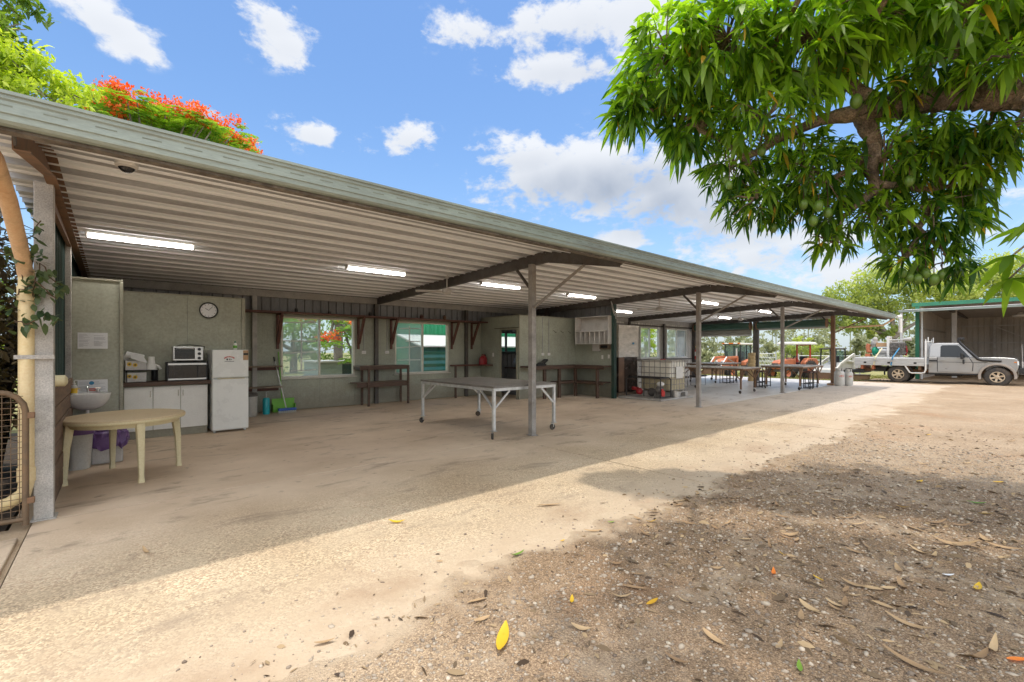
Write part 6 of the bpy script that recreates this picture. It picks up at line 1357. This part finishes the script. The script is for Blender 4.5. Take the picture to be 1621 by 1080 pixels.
# left hand garden
tree('leafy dark green garden tree rising behind the near roof corner', 'garden_tree', 'tree', (-2.6,13.6,0), [(-2.6,13.6,-.1,.2),(-2.5,13.5,3,.16),(-2.4,13.4,5.2,.12)],
     [(-2.3,13.3,7.9,1.0,.8),(-1.75,13.0,7.6,.7,.5),(-2.7,13.2,8.9,1.3,.9),(-1.7,13.1,8.3,.7,.5),(-3.6,13.5,7.5,1.4,1.1),(-2.3,12.9,6.9,.8,.6),(-1.55,13.0,7.0,.5,.4)], 5200, .075, MT['green_leaf'], MT['bark_grey'], light=.5, asleaf=True)
tree('lime green feathery tree in front of the dark garden tree', 'lime_tree', 'tree', (-1.9,12.9,0), [(-1.9,12.9,-.1,.14),(-1.85,12.85,3,.1),(-1.6,12.7,5,.07)],
     [(-1.7,12.5,6.7,.8,.7),(-1.15,12.6,6.5,.6,.5),(-.75,12.9,6.75,.5,.4),(-2.3,12.5,6.0,.9,.8),(-.75,12.8,5.9,.5,.4),(-1.9,12.4,7.0,.55,.45)], 5200, .055, MT['lime_leaf'], MT['bark_grey'], light=.5, asleaf=True)
for i, (lab, x, y, h) in enumerate((('shaded shrub standing farthest out behind the gate at the picture edge',-2.5,6.3,3.0),('shaded shrub with dark stems close behind the mesh gate',-1.5,6.6,2.9),('tall tangled dark shrub behind the cream downpipe',-1.6,8.4,3.1),('tangled shaded shrub deeper in the garden',-2.7,7.7,3.2))):
    t = thing('garden_shrub', lab, 'shrub', (x,y,0), group='shaded shrubs behind the gate'); b = MB()
    for k in range(9):
        a = random.uniform(0,6.3); p0 = Vector((x+random.uniform(-.5,.55),y+random.uniform(-.5,.5),-.05)); p1 = p0+Vector((math.cos(a)*.35,math.sin(a)*.35,h*.9))
        b.tube(*wig([p0, p0.lerp(p1,.5), p1], [.075,.055,.025], .8, 4), 8)
    for k in range(420):
        p0 = Vector((x+random.uniform(-.5,.5),y+random.uniform(-.6,.6),random.uniform(.6,h))); d = Vector((random.uniform(-1,1),random.uniform(-1,1),random.uniform(-.3,.6)))
        b.tube([p0, p0+d*.25, p0+d*.5+Vector((0,0,-.05))], [.007,.005,.002], 4, False)
    b.build('stem', MT['bark_dark'], t, smooth=True)
    n = 9000; P, u = ball_pts(n, (x,y,h*.55), .85, h*.55, .1); d = rng.normal(size=(n,3)); L = rng.uniform(.05,.11,n)
    leaf_object('foliage', P, d, L, L*.24, np.clip(rng.normal(.35,.25,n),0,1), MT['dark_leaf'], t)
tree('bright green sunlit bush glimpsed past the gate', 'sunlit_bush', 'bush', (-3.0,11.8,0), [(-3.0,11.8,-.1,.08),(-3.0,11.8,.6,.05)], [(-3.0,11.8,1.2,1.0,.9),(-2.0,11.9,1.0,.8,.8),(-3.8,11.5,1.6,1.0,1.0),(-1.6,12.0,1.9,.6,.6)], 2600, .06, MT['lime_leaf'], MT['bark_grey'], asleaf=True)
t = thing('climbing_vine', 'grey green vine climbing round the end post and downpipe', 'vine', (-.5,5.75,0)); b = MB(); PP = []
for pts in ([(-.62,5.95,1.0),(-.58,5.84,1.6),(-.55,5.70,2.0),(-.50,5.66,2.25),(-.44,5.62,2.12),(-.37,5.64,2.05)],[(-.58,5.84,1.6),(-.62,5.70,2.1),(-.57,5.64,2.45),(-.50,5.66,2.62)],[(-.70,5.78,1.9),(-.62,5.62,2.0),(-.52,5.62,2.08),(-.40,5.60,1.95)],[(-.75,5.7,2.35),(-.62,5.62,2.28),(-.55,5.63,2.38)],[(-.66,5.70,1.75),(-.58,5.6,1.72),(-.47,5.58,1.80),(-.40,5.58,1.74)]):
    p, _ = wig(pts, [.02]*len(pts), .6, 4); b.tube(p, .005, 5, False); PP += [tuple(v) for v in p for _ in range(3)]
b.build('stem', MT['twig'], t, smooth=True)
P = np.array(PP)+rng.normal(size=(len(PP),3))*.035; d = rng.normal(size=P.shape)+np.array([.2,-.5,-.2]); L = rng.uniform(.045,.085,len(P)); k = (rng.random(len(P)) < .8) & (P[:,2] > 1.65)
leaf_object('foliage', P[k], d[k], L[k], L[k]*.36, np.clip(rng.normal(.5,.25,len(P)),0,1)[k], MT['vine_leaf'], t)
# poincianas: flat feathery crowns with red flower heads
def poinciana(lab, base, trunk, heads, nf, fs, flab=1.0):
    t = thing('poinciana_tree', lab, 'tree', base, group='flowering poinciana trees'); b = MB(); top = Vector(trunk[-1][:3])
    b.tube(*wig([p[:3] for p in trunk], [p[3] for p in trunk], .25, 3), 10)
    PP, DD, TT, fP = [], [], [], []
    for (x, y, z, r) in heads:
        c = Vector((x,y,z)); b.tube(*wig([top, top.lerp(c,.6)+Vector((0,0,-.25)), c+Vector((0,0,-.15))], [trunk[-1][3]*.6,.05,.015], 1., 3), 6)
        for k in range(nf):
            a = random.uniform(0,6.283); rr_ = r*math.sqrt(random.random()); p = c+Vector((math.cos(a)*rr_*.6, math.sin(a)*rr_*.6, -.35*(rr_/r)**2*r+random.uniform(-.08,.08)))
            d = Vector((math.cos(a)+random.uniform(-.5,.5), math.sin(a)+random.uniform(-.5,.5), random.uniform(-.05,.45))).normalized(); L = random.uniform(.30,.5)*fs; s_ = d.cross(Vector((0,0,1))).normalized(); tn = min(1,max(0,random.gauss(.5,.2)))
            for m_ in range(9):
                f = .15+.85*m_/8; q = p+d*L*f+Vector((0,0,-.30*L*f*f))
                for sg in (-1,1):
                    PP.append(q); DD.append(s_*sg+d*.45+Vector((0,0,-.12))); TT.append(tn)
        if random.random() < flab:
            for k in range(random.randint(3,5)):
                a = random.uniform(0,6.283); p = c+Vector((math.cos(a)*r*random.uniform(.2,.9), math.sin(a)*r*random.uniform(.2,.9), random.uniform(.02,.2)))
                fP += [tuple(p+Vector((random.gauss(0,.11),random.gauss(0,.11),random.gauss(.03,.06)))) for _ in range(38)]
    b.build('trunk', MT['bark_grey'], t, smooth=True); n = len(PP); L = rng.uniform(.09,.14,n)*fs
    V, F = leaves(np.array([tuple(p) for p in PP]), np.array([tuple(p) for p in DD]), L, L*.17, .2)
    mesh_np('crown', V, F, MT['poin_leaf'], parent=t, tint=np.repeat(np.array(TT),8))
    if fP:
        P = np.array(fP); n = len(P); V, F = cards(P, rng.uniform(.03,.055,n), rng.uniform(.03,.05,n)); mesh_np('blossom', V, F, MT['flower'], parent=t, tint=np.repeat(rng.random(n),4), smooth=False)
hd = []
r_ = random.Random(21)
for k in range(62):
    x = r_.uniform(-.6,3.75); y = r_.uniform(16.0,19.5); e = ((x-.6)/3.6)**2
    hd.append((x, y, 8.12-.25*e+r_.uniform(-.40,.28)+(y-16)*.30, r_.uniform(.45,.7)))
poinciana('wide poinciana with red flower heads showing over the roof', (.6,17,0), [(.6,17,-.1,.3),(.7,16.9,3,.24),(.6,16.8,5.6,.18)], hd, 22, 1.0, .85)
hd = [(5.3,16.2,2.9,.7),(5.9,15.6,2.6,.6),(6.3,16.0,2.1,.55),(6.4,15.4,1.7,.45),(5.2,15.3,1.8,.45),(4.6,16.0,2.5,.6),(6.9,15.8,2.6,.6),(4.3,16.6,2.9,.6),(6.0,14.9,2.3,.5),(6.1,15.2,1.25,.4)]
poinciana('low poinciana with drooping scarlet sprays outside the first window', (6.6,18,0), [(6.6,18,-.1,.2),(6.4,17.5,2.0,.15),(6.1,17.0,3.2,.1)], hd, 26, .9, .9)
# trees beyond
tree('spreading pale green rain tree behind the silver truck', 'rain_tree', 'tree', (58.5,9.2,-.6), [(58.5,9.2,-.8,.45),(58.3,9.1,1.2,.38),(57.8,9.2,2.6,.25)],
     [(56,12.5,7.0,2.3,1.5),(58,10,8.6,2.6,1.7),(60,7.5,8.2,2.4,1.6),(57,13.8,5.0,1.9,1.2),(56,11.6,4.2,1.8,1.2),(59,9.5,6.0,2.4,1.6),(61.5,5.6,7.0,2.2,1.5),(57.3,14.4,6.6,1.2,1.0),(58,12,6.3,2.0,1.4),(57.5,10,3.4,1.4,.9)], 15000, .17, MT['rain_leaf'], MT['bark_grey'], light=.45, shape=.55, group='rain trees')
tree('second pale rain tree above the machinery shed roof', 'rain_tree', 'tree', (66,1.5,-.6), [(66,1.5,-.8,.45),(66,1.4,1.6,.36),(65.5,1.8,3.4,.25)],
     [(64,4,8.2,2.6,1.8),(66,1.5,9.4,2.8,1.8),(68,-1.5,9.0,2.6,1.8),(65,2.5,6.0,2.4,1.5),(67,-.5,6.8,2.4,1.5),(64.5,5.8,6.4,1.8,1.3)], 12000, .18, MT['rain_leaf'], MT['bark_grey'], light=.45, shape=.55, group='rain trees')
tree('yellow green bushy tree behind the stock yard', 'paddock_bush', 'bush', (52,15.5,-.9), [(52,15.5,-1,.2),(52,15.5,.6,.14)], [(52,15.5,1.6,1.2,.9),(51.4,16.5,1.1,1.0,.7),(52.6,14.4,1.2,1.0,.8),(52,15.4,2.4,.8,.5)], 3000, .11, MT['rain_leaf'], MT['bark_grey'], light=.5)
tree('bright green young tree outside the far rear window', 'young_tree', 'tree', (31.5,20.2,-.2), [(31.5,20.2,-.4,.1),(31.5,20.2,1.2,.07)], [(31.3,20.2,2.6,.8,.7),(31.9,20.5,3.2,.8,.7),(31.2,19.8,3.6,.7,.6),(31.8,20,1.8,.6,.5)], 2600, .09, MT['lime_leaf'], MT['bark_grey'])
# distant eucalypt woodland: reads as one mass
P_, T_, tr_ = [], [], MB(); r_ = random.Random(5)
for k in range(190):
    az = r_.uniform(R(-6), R(66)); dist = r_.uniform(88,150) if r_.random() < .72 else r_.uniform(62,85)
    x, y = math.cos(az)*dist, math.sin(az)*dist; g0 = -1.4; h = r_.uniform(6.2,10.5)*(.62+dist/260) if dist > 86 else r_.uniform(2.2,4.6)
    if r_.random() < .6: tr_.tube([(x,y,g0),(x+r_.uniform(-.4,.4),y+r_.uniform(-.4,.4),g0+h*.85)], [.17,.05], 5)
    tone = r_.gauss(.45,.2)
    for j in range(9):
        c = (x+r_.gauss(0,.13)*h, y+r_.gauss(0,.13)*h, g0+h*r_.uniform(.28,1.0)); m_ = 24; rr_ = h*r_.uniform(.07,.13)
        P, u = ball_pts(m_, c, rr_, rr_*.8, .2); P_.append(P); T_.append(np.clip(tone+rng.normal(size=m_)*.2+.15*((P[:,2]-g0)/h-.5),0,1))
P = np.concatenate(P_); T = np.concatenate(T_); n = len(P)
V, F = cards(P, rng.uniform(.18,.42,n), rng.uniform(.12,.3,n)); F2 = np.array([f for f in tr_.f if len(f) == 4])+len(V); V2 = np.array(tr_.v)
w_ = mesh_np('woodland', np.concatenate([V,V2]), np.concatenate([F,F2]), MT['euc_leaf'], tint=np.concatenate([np.repeat(T,4), np.full(len(V2),.75)]), smooth=False)
tag(w_, kind='stuff')
# undergrowth at the foot of the woodland and low scrub on the garden side
n = 9000; az = rng.uniform(R(-6),R(75),n); ds = rng.uniform(70,95,n); P = np.stack([np.cos(az)*ds,np.sin(az)*ds,-1.4+np.abs(rng.normal(size=n))*1.0],1)
V, F = cards(P, rng.uniform(.2,.45,n), rng.uniform(.15,.3,n)); tag(mesh_np('undergrowth', V, F, MT['euc_leaf'], tint=np.repeat(np.clip(rng.normal(.5,.25,n),0,1),4), smooth=False), kind='stuff')
for i, (lab, x, y, h, s_) in enumerate((('rounded dark hedge tree across the lawn behind the first window',3.2,30,5.5,3.2),('broad green tree across the lawn behind the poinciana',9,33,6.5,3.6),('grey green tree across the lawn behind the garden shed',14.5,31,5.5,3.0),('tall green tree far behind the garden tree',-6,24,7,3.2))):
    tree(lab, 'lawn_tree', 'tree', (x,y,-.1), [(x,y,-.2,.25),(x,y,1.5,.2)], [(x,y,h*.55,s_*.75,h*.3),(x-s_*.5,y,h*.42,s_*.5,h*.25),(x+s_*.5,y-.5,h*.45,s_*.5,h*.25),(x,y-.8,h*.8,s_*.5,h*.18),(x+.4*s_,y,h*.2,s_*.45,h*.16),(x-.4*s_,y,h*.2,s_*.45,h*.16)], 3200, .16, MT['green_leaf'], MT['bark_grey'], light=.5)
# grass tufts on the near paddock
n = 24000; P = np.stack([rng.uniform(27.2,44,n), rng.uniform(4.4,17,n), np.zeros(n)],1); P = P[(P[:,0] > 27.8)|(P[:,1] > 5.8)]; P = P[rng.random(len(P)) < .35+.65*fbm(P[:,0]*.6,P[:,1]*.6,3,4)]
P[:,2] = field_z(P[:,0],P[:,1])-.01; n = len(P); d = rng.normal(size=(n,3))*.45+np.array([0,0,1]); L = rng.uniform(.08,.22,n)
V, F = leaves(P, d, L, L*.10+.006, .3); MT['grass'] = Mleaf('paddock_grass', (.13,.15,.03), (.40,.36,.12), .3, .7, (1.2,1.2,.7))
tag(mesh_np('grass', V, F, MT['grass'], tint=np.repeat(rng.random(n),8)), kind='stuff')
# pebbles and leaf litter
ico = bmesh.new(); bmesh.ops.create_icosphere(ico, subdivisions=1, radius=1); iv = np.array([v.co[:] for v in ico.verts]); fi = np.array([[v.index for v in f.verts] for f in ico.faces]); ico.free()
n = 36000; xx = rng.uniform(.2,9.5,n); yy = rng.uniform(-.6,3.4,n); dd = .6552*xx+.7555*yy; sd = .7555*xx-.6552*yy
k = (dd > 1.7) & (np.abs(sd)/dd < 1.2) & (rng.random(n) < np.clip(3.6/np.maximum(dd,.1),0,1)) & ((yy < 2.1) | (rng.random(n) < .45*np.clip((3.1-yy)/1.0,0,1)**2+.03)); xx, yy, dd = xx[k], yy[k], dd[k]; n = len(xx)
s = np.clip(rng.lognormal(-5.25,.48,n),.0022,.019)*np.clip(.75+dd*.09,.8,1.4); zz = np.maximum(yard_z(xx,yy), np.where(yy > 2.1, .0, -1))+s*.12
jit = 1+rng.normal(size=(n,len(iv),3))*.14; sc_ = s[:,None,None]*(np.array([1.15,.9,.62])*(1+rng.normal(size=(n,3))*.2))[:,None,:]
an = rng.uniform(0,6.283,n); ca, sa = np.cos(an)[:,None], np.sin(an)[:,None]; Q = iv[None]*jit*sc_; Q = np.stack([Q[...,0]*ca-Q[...,1]*sa, Q[...,0]*sa+Q[...,1]*ca, Q[...,2]],-1)+np.stack([xx,yy,zz],-1)[:,None,:]
MT['pebble'] = Mleaf('pebble', (.18,.135,.10), (.58,.49,.38), 0, .85)
tag(mesh_np('pebbles', Q.reshape(-1,3), (fi[None]+(np.arange(n)*len(iv))[:,None,None]).reshape(-1,3), MT['pebble'], tint=np.repeat(np.clip(rng.normal(.45,.26,n),0,1),len(iv)), smooth=False), kind='stuff')
n = 11000; xx = rng.uniform(.4,12,n); yy = rng.uniform(-.6,3.0,n); dd = .6552*xx+.7555*yy; k = (dd > 1.7) & ((yy < 2.4)|(rng.random(n) < .10)) & (rng.random(n) < np.where((xx-4.8)**2+(yy-.6)**2 < 5, 1, .28)); xx, yy = xx[k], yy[k]; n = len(xx)
P = np.stack([xx,yy,np.maximum(yard_z(xx,yy),np.where(yy>2.1,0,-1))+.005],1); a = rng.uniform(0,6.283,n); d = np.stack([np.cos(a),np.sin(a),rng.uniform(0,.25,n)],1); L = rng.uniform(.012,.05,n)*np.where(rng.random(n) < .12, 2.0, 1)
V, F = leaves(P, d, L, L*rng.uniform(.06,.22,n), .1, .5); MT['litter'] = Mleaf('leaf_litter', (.045,.026,.015), (.44,.31,.17), 0, .8)
tag(mesh_np('leaf_litter', V, F, MT['litter'], tint=np.repeat(rng.random(n),8), smooth=False), kind='stuff')
# fallen leaves, each lying where it dropped
FL = [(1.49, 1.79, 'y', 0.24, 75), (2.03, 1.8, 'y', 0.09, 70), (2.36, 1.47, 'y', 0.11, 20), (1.51, 1.99, 'o', 0.1, 15), (2.01, 1.12, 't', 0.12, -20), (2.39, 0.72, 'g', 0.09, 40), (2.49, 0.84, 'o', 0.1, 25), (3.21, 0.45, 't', 0.2, -30), (2.81, 0.37, 't', 0.25, -35), (4.05, 0.24, 'y', 0.14, 20), (3.41, 0.92, 'y', 0.08, -60), (3.07, 1.42, 't', 0.09, 0), (3.99, 1.06, 't', 0.08, 10), (3.65, 1.21, 'y', 0.06, -50), (3.66, 1.93, 'o', 0.12, -20), (3.48, 2.18, 'y', 0.1, 5), (2.96, 2.39, 'o', 0.16, 0), (3.21, 2.4, 'g', 0.06, 0), (3.14, 3.07, 'o', 0.25, 5), (10.7, 3.51, 'o', 0.05, 0), (8.27, 2.68, 'o', 0.12, 0), (5.55, 0.82, 'y', 0.12, -15), (6.26, 0.38, 'g', 0.15, -10), (5.92, 0.3, 'y', 0.16, 0), (7.43, 0.28, 'y', 0.12, 0), (6.79, 0.86, 'y', 0.12, 10), (6.01, 0.56, 't', 0.16, 0), (5.34, 0.42, 't', 0.2, -5), (4.79, 0.41, 'o', 0.3, -10), (5.0, 0.16, 'o', 0.2, -20), (3.53, 0.67, 't', 0.12, -10), (3.6, 0.6, 'o', 0.1, 0), (3.39, 0.77, 't', 0.1, 20), (4.12, 0.38, 'w', 0.08, 0), (3.28, 1.14, 'r', 0.1, 40), (2.98, 0.85, 't', 0.13, -60), (2.59, 1.72, 't', 0.1, 0), (2.6, 1.9, 't', 0.09, 0), (2.27, 1.62, 't', 0.12, 0), (4.84, 1.1, 'o', 0.2, 0), (3.71, 1.49, 't', 0.1, 0), (1.83, 3.63, 'y', 0.14, 0), (0.16, 4.32, 't', 0.16, -20), (1.03, 3.53, 'o', 0.03, 0), (2.63, 2.43, 'y', 0.05, 20), (2.19, 2.46, 'g', 0.12, 20), (0.8, 2.38, 'o', 0.1, 10), (1.72, 2.76, 'o', 0.05, 0), (4.66, 2.5, 'y', 0.06, 0), (10.62, 1.23, 'y', 0.1, 0), (7.29, 1.51, 'o', 0.1, 0), (4.25, 1.55, 'o', 0.08, 0), (3.23, 0.06, 'r', 0.1, 0), (3.28, 0.14, 't', 0.2, 20), (3.12, 0.18, 't', 0.15, 10), (5.27, 0.57, 't', 0.2, 0), (4.04, 1.29, 'o', 0.15, 0), (10.89, 0.27, 'o', 0.15, 0), (8.35, 0.6, 'o', 0.12, 0)]
KND = {'y':('fallen_yellow','yellow fallen leaf lying on the ground','yellow fallen leaves'),'o':('fallen','brown orange fallen leaf lying on the ground','brown fallen leaves'),'t':('fallen','tan dried leaf curled on the gravel','tan dried leaves'),'g':('fallen_green','green fallen leaf lying on the gravel','green fallen leaves'),'r':('flower','reddish fallen leaf lying on the gravel','reddish fallen leaves'),'w':('paper','small pale dry leaf on the gravel','pale leaf')}
lr = random.Random(3)
for _ in range(75):
    cx_ = lr.choice([(3.0,.9),(4.4,.6),(5.6,1.2),(2.4,1.6),(6.8,.9),(4.0,1.9)]); FL.append((cx_[0]+lr.gauss(0,.55), min(2.3, cx_[1]+lr.gauss(0,.4)), lr.choice('ttoto'), lr.uniform(.05,.16), lr.uniform(-60,60)))
for i, (x, y, kd, L, a) in enumerate(FL):
    z = max(float(yard_z(np.array([x]),np.array([y]))[0]), 0 if y > 2.2 else -1)+.008; a = R(a); ca, sa = math.cos(a), math.sin(a)*2.2
    d = Vector((.7555*ca+.6552*sa, -.6552*ca+.7555*sa, 0)).normalized(); s_ = d.cross(Vector((0,0,1))); w_ = L*(.075 if L > .15 else .13)*(1.7 if kd == 'y' and L > .2 else 1); b = MB(); rows = []
    cu = random.uniform(.03,.22); tw = random.uniform(-.3,.3)
    for j in range(9):
        f = j/8; w = w_*max(.05, math.sin(math.pi*min(1,f*.92+.06))**.8); c = d*(L*(f-.5)) + Vector((0,0,4*cu*L*(f-.5)**2)); rows.append((c-s_*w+Vector((0,0,w*(.35+tw))), c, c+s_*w+Vector((0,0,w*(.35-tw)))))
    V = [p for r in rows for p in r]; F = [q for j in range(8) for q in ((j*3,j*3+1,j*3+4,j*3+3),(j*3+1,j*3+2,j*3+5,j*3+4))]
    m_, lab, grp = KND[kd]; big = kd == 'y' and L > .2
    o = mesh_np('fallen_leaf', np.array([tuple(p) for p in V]), np.array(F), MT[m_], tint=np.full(len(V), random.uniform(.35,1.0) if not big else .9))
    o.location = (x,y,z); tag(o, 'largest bright yellow fallen leaf on the sandy concrete edge' if big else lab, 'leaf', 'large yellow leaf' if big else grp)
